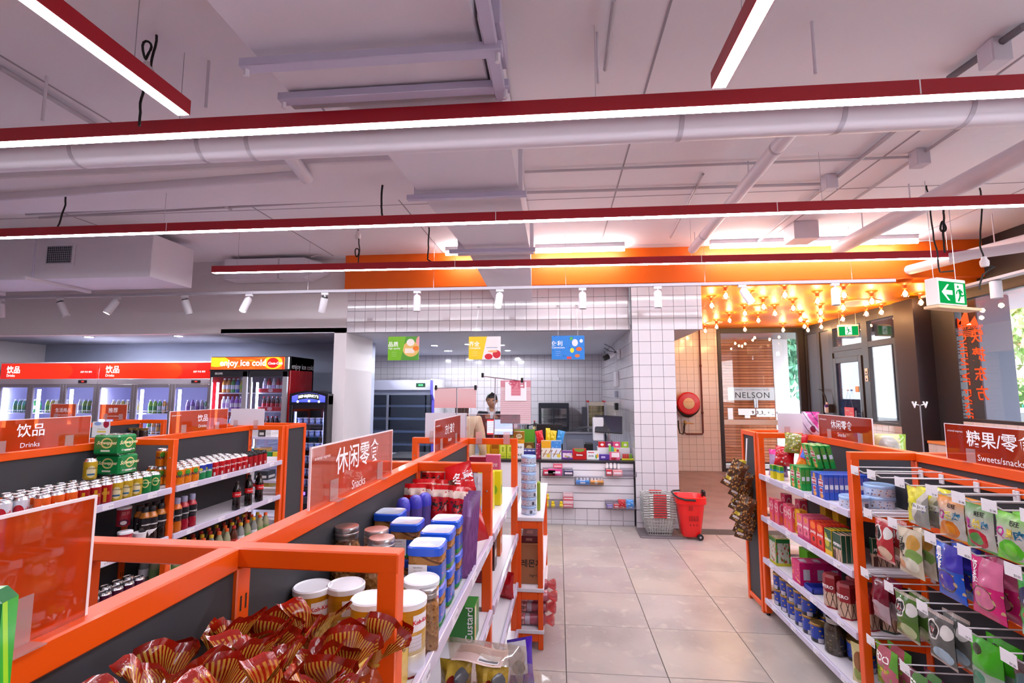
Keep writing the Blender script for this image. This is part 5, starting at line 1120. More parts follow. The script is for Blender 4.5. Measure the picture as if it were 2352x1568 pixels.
# lowest shelf: blue tubs with gold lids
BTB = M('candy_tub', '1c3a9a', .3, coat=.3, shapes=(('v', 8, 4, .22, 'c88a20', .25, .95), ('v', 12, 7, .1, 'd8d4d0', .25, .95), ('r', 0, 0, 1, .22, '1a1a20'), ('r', .5, .04, .62, .3, 'c0bcc8')))
gt = thing('candy_tub', '', 'tub'); b = MB(); b.lathe([(.042, 0), (.044, .004), (.044, .1)], 22, BTB); b.obj('body', gt); b = MB(); b.lathe([(.0455, .098), (.0455, .108), (.043, .111), (.04, .108), (0, .107)], 22, M('gold_lid', 'a8844a', .3, metal=.7), cap=False); b.obj('lid', gt); GT = Proto(gt)
for k in range(9):
    for r in range(2):
        yy = 3.92 - .105 * k
        if yy < 2.9 or (k > 5 and r == 0): continue
        for z in range(2 if k < 5 else 1): GT.at((XR + .07 + .1 * r, yy, ZS4 + .1115 * z), .2 * k, 'blue candy tub with gold lid, %s along the %s, %s' % (ORD[k], ('front row', 'back row')[r], ('lower', 'upper')[z]), 'blue candy tubs on the lowest shelf')
DJ = jar('dark tall candy jar beside the blue tubs', .06, .2, BLACK, M('dark_candy', '2c2818', .4, shapes=(('v', 10, 8, .25, '5a5a30'), ('v', 8, 8, .2, '8a7a60')))); DJ.at((XR + .1, 3.26, ZS4))
b0 = pillow('snack_bag', 'cream snack bag with brown fruit print on the lowest shelf', .11, .2, .06, bagm('creamfruit', 'c8bc80', (('e', .2, .35, .8, .85, '8a5a30'), ('e', .1, .1, .6, .4, '8a9a3c'))), seed=21); b0.at((XR + .06, 2.93, ZS4), (0, 0, -PI / 2 + .5))
# hanging strip of popcorn bags on the end panel
POP = bagm('popcorn', '4a2c14', (('v', 8, 11, .42, '8a5c2c'), ('v', 8, 11, .3, 'b8864a'), ('v', 8, 11, .14, 'd0a468'), ('r', .1, .12, .5, .2, 'd8d0d0'), ('r', .1, .25, .4, .36, 'c0a830')), .3)
st = thing('hanging_strip', 'white merchandising strip hanging on the dark end panel', 'strip', (GRX - .015, 4.2, 0)); b = MB(); b.tube([(0, 0, 1.3), (-.02, 0, 1.05), (-.02, 0, .55)], .006, PAPER, 6); b.obj('strip', st)
b = MB(); b.box((-.05, -.012, 1.09), (-.02, .06, 1.12), M('yellow_card', 'c8b430', .5)); b.obj('card', st)
PPB = pillow('popcorn_bag', '', .13, .23, .036, POP, seed=15, wr=.008)
for k, (px, py, ry, dy) in enumerate(((1672, 1118, .5, -.06), (1690, 1142, .42, -.02), (1703, 1165, .32, .02), (1690, 1172, .4, .05), (1693, 1200, .46, -.07), (1710, 1218, .36, -.03), (1727, 1238, .22, .01), (1716, 1226, .3, .05))):
    p = AY(px, py, 4.2 + dy); PPB.at((min(p.x, GRX - .08), 4.2 + dy, p.z), (0, ry, -.3), 'caramel popcorn bag on the hanging strip, %s of the %s cluster' % (ORD[k % 4], ('upper', 'lower')[k // 4]), 'popcorn bags on the hanging strip')
# ---------------------------------------------------------------- hooks and hanging bags (nearer bays)
HOOKW = M('hook_white', 'd8d4da', .3, coat=.3); TAGW = M('price_tag', 'dcd8dc', .4)
HK = {}
def hook(y, z, label):
    t = thing('shelf_hook', '', 'hook', (GRX + .3035, y, z)); L = .3
    b = MB(); b.box((-.008, -.014, -.025), (.0, .014, .02), HOOKW, .002); b.obj('clip', t)
    b = MB(); b.tube([(0, 0, 0), (-L + .02, 0, 0), (-L, 0, .012)], .0035, HOOKW, 6); b.obj('arm', t)
    b = MB(); b.tube([(0, 0, .03), (-L - .02, 0, .03)], .003, HOOKW, 6); b.obj('tag_arm', t)
    b = MB(); b.box((-L - .024, -.032, -.008), (-L - .0225, .032, .036), TAGW); tg = b.obj('price_tag', t)
    letter('$%s' % label[1], .011, KTXT, tg, fx((-L - .024, -.015, .0), (-1, 0, 0))); letter('------ ----', .007, MATS['conduit_grey'], tg, fx((-L - .024, .008, .018), (-1, 0, 0)))
    t['label'] = label[0]; return t
def hung(P_, y, z, n, nm, dx=.03, rx=0, h=.2, off=0):
    for k in range(n): P_.at((GRX + .05 + off + dx * k, y, z - h - .002), (rx + random.uniform(-.02, .02), 0, -PI / 2 + random.uniform(-.06, .06)), '%s, %s' % (nm, ('foremost on its hook', 'second on its hook', 'third on its hook', 'fourth on its hook')[k]), nm + 's')
oj = bagm('juicy', 'c8c438', (('d', 1.2, -1, .1, 'c8c4b8'), ('d', 1.2, -1, .35, '8a8a84'), ('e', .15, .6, .6, .98, 'e0d838'), ('v', 5, 7, .14, '4a4a9a', .35, .7), ('r', .05, .1, .35, .3, 'd0d020'), ('r', .45, .45, .95, .6, 'dcdcdc')))
H_J = pillow('sweet_bag', '', .14, .165, .04, oj, seed=31, txt=[('Oh! Juicy', .02, KTXT, .66, .53, {})])
def fruit(n, c, c2): return bagm(n, 'b8b4ac', (('g', .6, 1, c), ('e', .15, .05, .85, .45, c2), ('e', .3, .12, .7, .38, c), ('d', -1, -1, -.35, c), ('r', 0, .0, 1, .05, c)))
QT = [('Q', M('magenta_print', 'b02080', .4), -.05), ('果', M('yellow_print', 'd8c030', .4), 0), ('肉', M('teal_print', '1c6a8a', .4), .05)]
def qb(n, c, c2, seed): return pillow('sweet_bag', '', .135, .168, .04, fruit(n, c, c2), seed=seed, txt=[('Q', .046, M('magenta_print', 'b02080', .4), .25, .58, {'bold': .03}), ('果', .034, M('yellow_print', 'd8c030', .4), .55, .57, {'bold': .03}), ('肉', .034, M('teal_print', '1c6a8a', .4), .8, .57, {'bold': .03}), ('旺旺', .02, KTXT, .65, .8, {'bold': .02})])
H_O = qb('qorange', 'd8861c', 'c87018', 33); H_R = qb('qred', '4a8a40', 'b01c30', 34); H_G = qb('qgreen', '6ac030', '50b020', 35)
def mochi(n, c, c2, seed, t_='雪之恋'):
    return pillow('sweet_bag', '', .14, .2, .05, bagm(n, c, (('e', .3, .05, .95, .35, c2), ('e', .65, .55, 1.0, .85, 'd0ccc8'), ('e', .1, .45, .62, .85, 'd8d4d0'), ('e', .14, .48, .58, .82, '1c1c1c'), ('r', .28, .48, .44, .82, 'd8d4d0'), ('d', -1, 0, -.28, c) if False else ('r', 0, 0, 1, .05, c), ('s', 24, 24, .5, 'd0b8b0', 0, .06), ('s', 24, 24, .5, 'd0b8b0', .93, 1))), seed=seed, txt=[(t_[0], .028, KTXT, .36, .73, {'bold': .02}), (t_[1], .026, RTXT, .36, .64, {'bold': .02}), (t_[2], .028, KTXT, .36, .55, {'bold': .02})])
H_M1 = mochi('mochired', 'a83034', 'c8a890', 36); H_M2 = pillow('sweet_bag', '', .145, .205, .05, bagm('mochicream', 'c0b49c', (('e', .5, .55, .95, .9, 'b88a40'), ('e', .5, .3, 1, .6, '7a9a50'), ('e', .35, .1, .9, .4, 'd0ccb8'), ('e', .0, .1, .4, .3, 'c08a60'))), seed=37, txt=[('百', .034, KTXT, .3, .75, {'bold': .02}), ('果', .034, KTXT, .35, .6, {'bold': .02}), ('糕', .034, KTXT, .38, .46, {'bold': .02})])
def nougat(n, c, c2, seed, t1): return pillow('sweet_bag', '', .15, .215, .045, bagm(n, c, (('r', .4, .55, 1, 1, c2), ('e', .12, .12, .8, .52, '4a2c1c'), ('e', .15, .15, .77, .5, c2), ('v', 6, 6, .3, 'b89870', .17, .48), ('r', 0, 0, 1, .13, c))), seed=seed, txt=[(t1[0], .034, WTXT, .25, .84, {'bold': .02}), (t1[1], .034, WTXT, .27, .7, {'bold': .02}), (t1[2], .034, WTXT, .3, .57, {'bold': .02})])
H_B = nougat('nblue', '1c50b8', '3a34a0', 38, '雪花酥'); H_P = nougat('npink', 'c02068', 'c8688c', 39, '奶芙味'); H_GN = pillow('sweet_bag', '', .15, .21, .05, bagm('greennavy', '2c8a34', (('e', .1, .45, .9, .85, '1c2448'), ('e', .3, .5, .7, .75, 'd0d0d0'), ('e', .2, .2, .8, .48, 'b02030'), ('r', 0, 0, 1, .2, '9ab8a0'))), seed=40)
H_D = pillow('sweet_bag', '', .13, .2, .06, bagm('darkred', '6a0c24', (('r', 0, 0, 1, .5, 'a89098'), ('d', .2, 1, .62, '6a0c24'))), seed=41); H_M3 = mochi('mochigreen', '4a6a2c', 'a8b080', 42); H_PA = mochi('mochigrey', '5a5a58', '9ab0c0', 43)
H_PA2 = pillow('sweet_bag', '', .15, .22, .05, bagm('greenclear', '3c9a1c', (('r', 0, 0, 1, .5, '8a9a8c'), ('e', .1, .1, .6, .45, '3a7a5c'), ('e', .2, .72, .5, .9, '2c3a24'), ('r', 0, 0, 1, .06, '4aa81c'))), seed=44)
H_DK = pillow('sweet_bag', '', .15, .22, .05, bagm('darkbrown', '3a2428', (('e', .1, .45, .8, .85, '2c4a50'), ('v', 8, 10, .2, '8a8a88', .1, .45))), seed=45, txt=[('黑糖', .04, WTXT, .4, .4, {})])
def edo(n, c, c2, seed): return pillow('sweet_bag', '', .16, .2, .05, bagm(n, c, (('e', .4, .0, 1.1, .6, c2), ('e', .2, .5, .8, 1.1, c2), ('v', 6, 6, .28, '7a9a30', 0, .6))), seed=seed, txt=[('EDO', .05, WTXT, .45, .72, {'bold': .02}), ('水果软糖', .02, M('yellow_print', 'd8c030', .4), .5, .45, {'bold': .02})])
H_E1 = edo('edogreen', '5a9a30', 'b05a68', 46); H_E2 = edo('edopurple', '5a1c3c', '4a7a3c', 47)
rows = [(1.262, [(2.735, None, 0, ''), (2.6, None, 0, ''), (2.40, H_J, 3, 'yellow and grey lychee sweet bag'), (2.21, H_O, 2, 'orange gummy sweet bag'), (2.075, H_R, 1, 'red berry gummy sweet bag'), (1.94, H_G, 2, 'green grape gummy sweet bag'), (1.79, H_R, 2, 'red gummy sweet bag outside the frame edge')], '1.48'),
        (1.065, [(2.65, H_M1, 2, 'red rice cake bag with round emblem'), (2.47, H_M2, 2, 'cream fruit mochi bag'), (2.24, H_B, 2, 'blue nougat bag'), (2.07, H_P, 2, 'pink nougat bag'), (1.87, H_GN, 2, 'green and navy sweet bag')], '3.50'),
        (.76, [(2.71, H_D, 2, 'dark red rice cake bag'), (2.53, H_M3, 2, 'green mochi bag with round emblem'), (2.32, H_PA, 2, 'grey mochi bag with round emblem'), (2.1, H_PA2, 2, 'green and clear sweet bag'), (1.92, H_DK, 2, 'dark brown sugar sweet bag')], '4.20'),
        (.44, [(2.70, H_E1, 2, 'green and pink fruit gummy bag'), (2.46, H_E2, 2, 'purple fruit gummy bag'), (2.22, H_E1, 1, 'green fruit gummy bag near the picture edge')], '2.80')]
for j, (z, L_i, pr) in enumerate(rows):
    for i, (y, P_, n, nm) in enumerate(L_i):
        hh = max(v.co.z for v in P_.root.children[0].data.vertices) + .004 if P_ else 0
        hook(y, z, ('white wire hook with price tag, %s from the frame post in the %s hook row' % (ORD[i], ORD[j]), pr))
        if P_: hung(P_, y, z - .004, n, nm, h=hh, dx=.06 if n < 3 else .05)
# thin sign holder pole beyond the right run
q = AY(2113, 930, 4.6); t = thing('sign_pole', 'thin upright pole with two white clips on top, empty sign holder', 'sign holder', (q.x, 4.6, 0)); b = MB(); b.tube([(0, 0, 0), (0, 0, q.z)], .005, STEEL, 6); b.lathe([(.09, 0), (.09, .008), (0, .012)], 18, STEEL); b.obj('pole', t)
for s_ in (-1, 1):
    b = MB(); b.tube([(s_ * .01, 0, q.z), (s_ * .045, 0, q.z + .01)], .004, PAPER, 6)
    b.tube([(s_ * .03, 0, q.z + .03), (s_ * .045, 0, q.z - .02), (s_ * .06, 0, q.z + .03)], .007, PAPER, 6); b.obj('clip', t)
# ---------------------------------------------------------------- checkout counter
CY0, CTZ = 6.41, .80
WORK = M('worktop_dark', '26262c', .3); LAM = M('laminate_white', 'e0dce2', .3, coat=.3)
t = thing('checkout_counter', 'long white checkout counter with a slatted front and dark worktop edge', 'counter', (-.9, 6.7, 0))
def cb(lo, hi, m, nm, c=.002, par=None): b = MB(); b.box((lo[0] + .9, lo[1] - 6.7, lo[2]), (hi[0] + .9, hi[1] - 6.7, hi[2]), m, c); return b.obj(nm, par or t)
cb((-2.3, CY0 + .02, 0), (.95, 7.02, CTZ - .03), LAM, 'carcass'); cb((-2.32, CY0 - .02, CTZ - .028), (.952, 7.05, CTZ), WORK, 'worktop')
for x in (-2.0, -1.4, -.8): cb((x - .3, CY0, .2), (x + .28, CY0 + .02, CTZ - .04), LAM, 'front_panel')
sw = cb((-.24, CY0 + .005, .2), (.95, CY0 + .02, CTZ - .03), M('slat_groove', '8c8a94', .6), 'slat_backing')
for k in range(6): cb((-.235, CY0 - .006, .206 + .0945 * k), (.945, CY0 + .006, .206 + .0945 * k + .087), LAM, 'slat', .003)
cb((-.25, CY0 - .01, .19), (-.238, CY0 + .02, CTZ - .03), ALU, 'slat_edge'); cb((.94, CY0 - .01, .0), (.952, CY0 + .02, CTZ - .03), ALU, 'slat_edge')
fx_ = MB()
for i in range(-14, 8):
    for j, (z0, z1) in enumerate(((.0, .06), (.06, .2))):
        x0 = .95 - .15 * (8 - i) ; x1 = x0 + .15
        if x0 < -2.3: continue
        tb_ = MB(); 
        if (j, 'c') not in KIDS: tb_.box((-.073, 0, 0), (.073, .02, z1 - z0 - .004), TILE, .002); KIDS[(j, 'c')] = tb_.mesh('front_tile')
        put('front_tile', KIDS[(j, 'c')], t, (x0 + .075 + .9, CY0 - 6.7, z0))
# acrylic trays on the slats
def tray(label, x0, x1, z):
    r = thing('acrylic_tray', label, 'tray', ((x0 + x1) / 2, CY0 - .01, z)); w = (x1 - x0) / 2
    for lo, hi, nm in (((-w, -.13, 0), (w, 0, .003), 'base'), ((-w, -.133, 0), (w, -.13, .035), 'lip'), ((-w, -.13, 0), (-w + .003, 0, .06), 'end_panel'), ((w - .003, -.13, 0), (w, 0, .06), 'end_panel'), ((-w, -.003, -.02), (w, 0, .09), 'back_plate')): b = MB(); b.box(lo, hi, CLEAR); b.obj(nm, r)
    return r
tr = [('upper left clear tray on the counter front', 1246, 1316, 1090), ('middle clear tray on the counter front', 1320, 1385, 1110), ('upper right clear tray on the counter front', 1390, 1460, 1091), ('lower left clear tray on the counter front', 1252, 1317, 1163), ('lower right clear tray on the counter front', 1390, 1458, 1165)]
TZ = []
for l, a, b_, py in tr:
    p, q = AY(a, py, 6.36), AY(b_, py, 6.36); tray(l, p.x, q.x, p.z - .0); TZ.append((p.x, q.x, p.z + .0045))
def onbox(name, lab, px0, px1, ph, y, z0, m, d=.06, txt=(), cat='box', cc=.002, rz=0, ms=None):
    """Carton standing at height z0 whose front spans the given columns of the picture at depth y; ph is its height in picture rows."""
    p, q = AY(px0, 1000, y), AY(px1, 1000, y); w = q.x - p.x; h = ph * (y / FPX) * .99
    return carton(name, lab, w, d, h, m, ms, ((p.x + q.x) / 2, y + d / 2, z0), rz, cat, [('f', s, sz, tm, x * w, zz * h, k) for s, sz, tm, x, zz, k in txt], cc)
def pk(n, c, *sh): return pm('pk2_' + n, c, sh)
GUM = [(0, 1247, 1275, 12, 'deepred', 'c01c3c', 'red gum box in the upper left tray'), (0, 1258, 1290, 14, 'hotpink', 'd8408c', 'pink candy box with white lettering in the upper left tray'), (0, 1294, 1316, 11, 'navygum', '2c2c5a', 'dark gum box in the upper left tray'),
       (2, 1391, 1404, 13, 'redgum', 'c02838', 'red gum box in the upper right tray'), (2, 1406, 1428, 12, 'palepink', 'd88c90', 'pale pink gum box in the upper right tray'),
       (4, 1391, 1404, 6, 'purplebar', '5a4aa0', 'purple bar in the lower right tray'), (4, 1407, 1421, 8, 'redbar', 'b82830', 'red bar in the lower right tray')]
for ti, a, b_, h, n, c, lab in GUM: onbox('gum_box', lab, a, b_, h, 6.29 if 'lower' not in lab else 6.3, TZ[ti][2], pk(n, c, ('r', .1, .3, .9, .7, 'e0d0d8')), .07, [('Extra', .02, WTXT, 0, .45, {'bold': .03})] if 'pink candy' in lab else ())
onbox('gum_box', 'pink gum box stacked on the others in the upper left tray', 1270, 1291, 9, 6.31, TZ[0][2] + .09, pk('stackpink', 'd06078', ('r', .1, .3, .9, .6, 'e8c8d0')), .06)
for k in range(4): onbox('gum_box', 'pink and white gum pack stack in the lower left tray, %s from the bottom' % ORD[k], 1292, 1315, 8, 6.3, TZ[3][2] + .0445 * k, pk('pw%d' % (k % 2), ('c04a58', 'c8a0a8')[k % 2], ('r', .05, .4, .95, .75, 'e0c8cc')), .07, cat='box')
onbox('candy_box', 'blue mint display box in the middle tray', 1322, 1352, 8, 6.27, TZ[1][2], pk('bluemint', '3a80c8', ('r', .3, .25, .7, .75, 'dce4f0')), .08, [('eclipse', .014, WTXT, 0, .5, {'bold': .03})])
onbox('candy_box', 'orange mint display box in the middle tray', 1355, 1385, 8, 6.27, TZ[1][2], pk('orangemint', 'd8944c', ('e', .3, .2, .55, .9, 'e8e0d8'), ('e', .6, .1, .95, .5, 'b87830')), .08)
mt = thing('mint_bottle', '', 'bottle'); b = MB(); b.lathe([(.016, 0), (.017, .004), (.017, .04), (.012, .048)], 12, M('mint_white', 'd8d8d8', .3)); b.obj('body', mt); b = MB(); b.lathe([(.014, .046), (.014, .064), (0, .065)], 12, WHITE); b.obj('cap', mt); MTB = Proto(mt)
for k in range(8):
    px = (1326, 1335, 1343, 1350, 1360, 1368, 1376, 1383)[k]; p = AY(px, 1100, 6.3 + .0 * k); MTB.at((p.x, 6.37, TZ[1][2]), 0, 'small white capped mint bottle, %s from the left in the middle tray' % ORD[k], 'mint bottles in the middle tray')
for k in range(4): p = AY(1394 + 9 * k, 1070, 6.37); MTB.at((p.x, 6.375, TZ[2][2] + (.08 if k < 3 else .075)), 0, 'small mint bottle on the upper right tray gum boxes, %s from the left' % ORD[k], 'mint bottles in the upper right tray')
ch = thing('toy_candy', '', 'toy'); b = MB(); b.lathe([(.016, 0), (.026, .012), (.026, .034), (.018, .046), (.022, .056), (.02, .072), (.008, .08), (0, .081)], 14, M('candy_yellow', 'd8c020', .3, coat=.3)); b.obj('body', ch); CHK = Proto(ch)
for k, (px, z) in enumerate(((1256, 0), (1270, 0), (1289, 0), (1257, .09))): p = AY(px, 1150, 6.29); CHK.at((p.x, 6.3, TZ[3][2] + z), 0, 'round yellow candy pot in the lower left tray, %s' % ['leftmost', 'middle', 'rightmost', 'stacked on top'][k])
for px, c, n in ((1429, 'b01c2c', 'red'), (1447, '4a90d8', 'blue')):
    p = AY(px, 1150, 6.3); pillow('sweet_bag', n + ' sweet bag in the lower right tray', .1, .11, .03, bagm('tray' + n, c, (('v', 5, 5, .25, 'd8c8a0'),)), seed=px).at((p.x, 6.3, TZ[4][2]), (-.1, 0, .05))

# goods standing on the worktop
y1 = 6.47
SNK = lambda n, c, *s: pk(n, c, *s)
onbox('display_carton', 'yellow snack bar display carton at the far left of the counter', 1101, 1125, 34, y1, CTZ + .001, SNK('yb1', 'c8980c', ('r', .2, .35, .8, .75, 'a87808'), ('r', 0, 0, 1, .12, 'd0a010')), .08, [('코코', .03, KTXT, 0, .8, {}), ('LEMONA', .012, KTXT, 0, .15, {'bold': .02})])
onbox('display_carton', 'orange snack bar display carton', 1127, 1147, 32, y1 + .1, CTZ + .001, SNK('yb2', 'd08a10', ('r', .1, .6, .9, .9, 'a05a08')), .08)
for k in (0, 1): onbox('display_carton', 'lime snack bar display carton, ' + ('left one', 'right one')[k], 1147 + 17 * k, 1163 + 17 * k, 33, y1, CTZ + .001, SNK('lime%d' % k, 'b0bc2c', ('r', .2, .4, .8, .9, 'c8cc60'), ('r', .35, .45, .65, .8, '8a9a18')), .08, [('LEMONA', .011, KTXT, 0, .14, {'bold': .02})])
X5 = SNK('x5', 'dcdcdc', ('r', 0, .46, 1, .54, 'b8b0a0'))
onbox('display_carton', 'white display carton of chocolate bars, lower', 1182, 1203, 17, y1, CTZ + .001, X5, .09, [('X-5', .04, KTXT, 0, .5, {'bold': .03, 'shear': .2})])
onbox('display_carton', 'white display carton of chocolate bars, upper', 1182, 1203, 17, y1, CTZ + .0985, X5, .09, [('X-5', .04, KTXT, 0, .5, {'bold': .03, 'shear': .2})])
onbox('display_carton', 'gold and brown carton on top of the white cartons', 1180, 1204, 27, y1, CTZ + .197, SNK('goldx', '8a5c10', ('r', 0, 0, 1, .32, 'd08c18'), ('e', .2, .42, .8, .8, 'd8cc9c')), .09, [('라떼', .03, M('brown_print', '5a3a10', .4), 0, .6, {'bold': .02}), ('LATTE', .014, KTXT, 0, .14, {'bold': .02})])
onbox('display_carton', 'brown chocolate carton behind the blue packs', 1204, 1226, 34, y1 + .09, CTZ + .001, SNK('brown', '6a4a14', ('e', .2, .5, .8, .85, 'b89c5a')), .08)
for k in range(2): onbox('snack_pack', 'blue and white chocolate bar box, ' + ('lower', 'upper')[k], 1203, 1229, 11, y1, CTZ + .065 * k, SNK('bluew', '2c3480', ('r', 0, .55, 1, .85, 'c8ccdc'), ('n', 5, .5, .6, '202868')), .08)
onbox('display_carton', 'narrow red and pink lollipop carton', 1231, 1241, 34, y1, CTZ + .001, SNK('lolly', '8a1c3c', ('v', 2, 6, .3, 'd8a0b8'), ('v', 3, 7, .15, 'e8e0e8')), .08)
for k, (a, b_, c, lid, ll) in enumerate(((1243, 1265, 'd8d0c4', 'd89c1c', 'yellow'), (1266, 1289, 'd0d8e4', '3a80c8', 'blue'))):
    onbox('display_carton', 'wafer stick display carton with %s packs in it' % ll, a, b_, 41, y1, CTZ + .001, SNK('waf%d' % k, c, ('r', 0, .6, 1, 1, lid), ('d', 1, -1.6, .35, c), ('e', .1, .12, .6, .5, '8a5a3c') if 0 else ('r', .1, .25, .85, .3, 'b89870'), ('s', 2.2, -2.2, .22, '9a6844', .12, .5), ('e', .55, .08, .95, .28, 'd8c048'), ('v', 5, 9, .2, 'e0a818' if k == 0 else 'c0d0e8', .6, 1)), .09)
for k, (px, c, ll, w) in enumerate(((1243, 'c81828', 'red', .1), (1258, 'e0c010', 'tall yellow', .06), (1268, 'd8b818', 'yellow', .1), (1284, '3a8cc8', 'blue', .1))):
    p = AY(px, 1012, y1 + .13); pillow('wafer_packet', '%s wafer packet fanned out above the display cartons' % ll, w, .17 if k != 1 else .2, .025, bagm('waf' + ll.replace(' ', ''), c, (('v', 3, 5, .16, '2a2010', .3, .9),)), seed=50 + k).at((p.x, y1 + .11 + .012 * k, CTZ + .19), (-.05, (-.2, .02, .1, .22)[k], 0))
onbox('sweet_box', 'purple sweet box with coloured sweets', 1290, 1315, 19, y1, CTZ + .001, SNK('purple', '6a3c8c', ('r', .08, .2, .92, .75, 'd8c0d8'), ('v', 6, 3, .3, 'd8902c', .2, .75), ('v', 5, 3, .25, '4a9a3c', .2, .75)), .08)
onbox('sweet_box', 'red sweet box with white lettering', 1315, 1346, 24, y1, CTZ + .001, SNK('skit', 'b80c14', ('e', .1, .7, .9, 1.2, '6a8a3c'), ('e', .05, .2, .95, .6, 'a00810')), .08, [('Skittles', .028, WTXT, 0, .42, {'bold': .03})])
onbox('sweet_box', 'white sweet box with dark lettering', 1347, 1375, 19, y1, CTZ + .001, SNK('mm', 'dcdce0', ('e', .7, .1, .85, .6, '3a9a4c'), ('e', .8, .2, .98, .7, 'e0a030'), ('r', .1, .8, .6, .9, 'c02030')), .08, [('m·m', .035, KTXT, -.15, .45, {'bold': .03})])
onbox('sweet_box', 'low purple chocolate box', 1375, 1399, 12, y1, CTZ + .001, SNK('lowpurple', '4a2c8a', ('r', .2, .3, .6, .7, 'b8a8d8')), .07)
onbox('sweet_box', 'pink and white chewing gum carton with a hand print', 1399, 1423, 17, y1, CTZ + .001, SNK('pinkwhite', 'd8608c', ('r', .2, .35, .95, .95, 'e8dce0'), ('e', .1, .0, .7, .35, 'a01c28')), .07)
for k, c in enumerate(('7ac048', '38a890', 'd8c030', 'b82838')): onbox('gum_pack', '%s gum pack standing in the row above the pink carton' % ('green', 'teal', 'yellow', 'red')[k], 1398 + 6 * k, 1403 + 6 * k, 30 - 3 * k, y1 + .08, CTZ + .001, SNK('gp%d' % k, c), .04)
onbox('riser', 'white stepped riser on the counter by the pillar', 1372, 1446, 24, y1 + .14, CTZ, LAM, .16, cat='riser')
for k, (a, b_, c, ll) in enumerate(((1374, 1390, 'b8141c', 'red'), (1391, 1406, '7a1c5a', 'purple'), (1407, 1424, 'd04878', 'pink'), (1427, 1443, '98c028', 'lime green'))): onbox('gum_box', '%s gum box on the white riser' % ll, a, b_, 13, y1 + .16, CTZ + .137, SNK('rg%d' % k, c, ('e', .3, .3, .8, .75, 'e8e0e0')), .06)
lt = thing('lighter_tray', 'yellow tray of red and green lighters', 'lighters', tuple(AY(1441, 1050, y1 + .03))); lt.location.z = CTZ; b = MB(); b.box((-.075, -.03, 0), (.075, .05, .018), M('tray_yellow', 'c8cc30', .4), .004); b.obj('base', lt)
for k in range(9): b = MB(); b.lathe([(.006, .018), (.006, .075), (.005, .077), (.004, .088), (0, .088)], 8, [M('lighter_%d' % (k > 5), ('c01c18', '6a9a20')[k > 5], .3)] * 2 + [STEEL] * 2, (-.055 + .0135 * k, 0, 0)); b.obj('lighter', lt)
# laptop, printer, screens
p = AY(1321, 1030, 6.75); t = thing('laptop', 'silver laptop seen from behind with a pale fruit emblem', 'laptop', (p.x, 6.72, CTZ)); b = MB(); b.box((-.11, .0, .0), (.11, .16, .015), STEEL, .004); b.obj('base', t)
b = MB(); b.T = Matrix.Rotation(-.12, 4, 'X'); b.box((-.115, -.006, .0), (.115, .002, .235), M('laptop_lid', '6a6c76', .35, metal=.6), .003); b.obj('lid', t)
em = M('laptop_emblem', 'dfe3ea', .3); b = MB(); b.T = Matrix.Rotation(-.12, 4, 'X')
ap = [(.0, .012), (.007, .014), (.013, .01), (.0115, .004), (.011, .0), (.0145, -.006), (.011, -.014), (.006, -.017), (.0, -.0155), (-.006, -.017), (-.011, -.014), (-.0145, -.004), (-.013, .008), (-.007, .0135)]
b.poly([(.0 + x, -.0068, .09 + z) for x, z in ap], em); b.poly([(x, -.0068, z) for x, z in ((0, .106), (.003, .114), (.007, .115), (.004, .107))], em); b.obj('emblem', t)
onbox('receipt_printer', 'small black receipt printer beside the laptop', 1342, 1362, 30, 6.75, CTZ, BLACK, .14, cat='printer', cc=.01)
onbox('green_board', 'long green panel behind the white cartons', 1135, 1229, 58, 6.85, CTZ, M('green_panel', '5a9a28', .4, shapes=(('r', 0, 0, 1, .5, '3a5a20'),)), .03, cat='panel')
onbox('monitor', 'black monitor back standing behind the wafer cartons', 1232, 1292, 70, 6.85, CTZ, M('monitor_black', '16161a', .3, coat=.3), .05, cat='monitor', cc=.008)
t = thing('till_screen', 'customer facing till screen with a red bar and pale page', 'screen', tuple(AY(1148, 1000, 6.78))); t.location.z = CTZ; p, q = AY(1118, 980, 6.78), AY(1181, 980, 6.78); W_ = q.x - p.x
b = MB(); b.box((-W_ / 2, 0, .27), (W_ / 2, .03, .5), BLACK, .006); b.obj('bezel', t)
b = MB(); b.box((-W_ / 2 + .012, -.002, .283), (W_ / 2 - .012, .0, .488), litprint('till_page', 'b4c4e8', .7, (('r', 0, 0, .26, 1, 'e8e8f0'), ('r', 0, .9, .26, 1, 'c82838'), ('r', 0, 0, .26, .1, 'c82838'), ('s', 0, 9, .3, '7a8ab8', .15, .85), ('r', .28, 0, 1, 1, 'a8bce8'), ('r', .28, .22, 1, .36, 'f0f4ff')))); b.obj('display', t)
b = MB(); b.box((-.04, .01, 0), (.04, .05, .28), BLACK, .004); b.box((-.1, -.05, 0), (.1, .1, .012), BLACK, .004); b.obj('stand', t)
p, q = AY(1366, 980, 6.85), AY(1429, 978, 6.85); t = thing('till', 'white point of sale terminal with a dark tilted screen', 'till', ((p.x + q.x) / 2, 6.85, CTZ)); W_ = q.x - p.x
R = Matrix.Translation((0, 0, .31)) @ Matrix.Rotation(-.35, 4, 'X') @ Matrix.Rotation(.06, 4, 'Y')
b = MB(); b.T = R; b.box((-W_ / 2, -.01, 0), (W_ / 2, .012, .25), BLACK, .006); sc = b.obj('screen', t); b = MB(); b.T = R; b.box((-W_ / 2 + .012, -.0115, .012), (W_ / 2 - .012, -.0095, .238), M('screen_glass', '35383f', .08, coat=.6, shapes=(('d', 1, .4, .62, '2b2e40'),))); b.obj('display', sc)
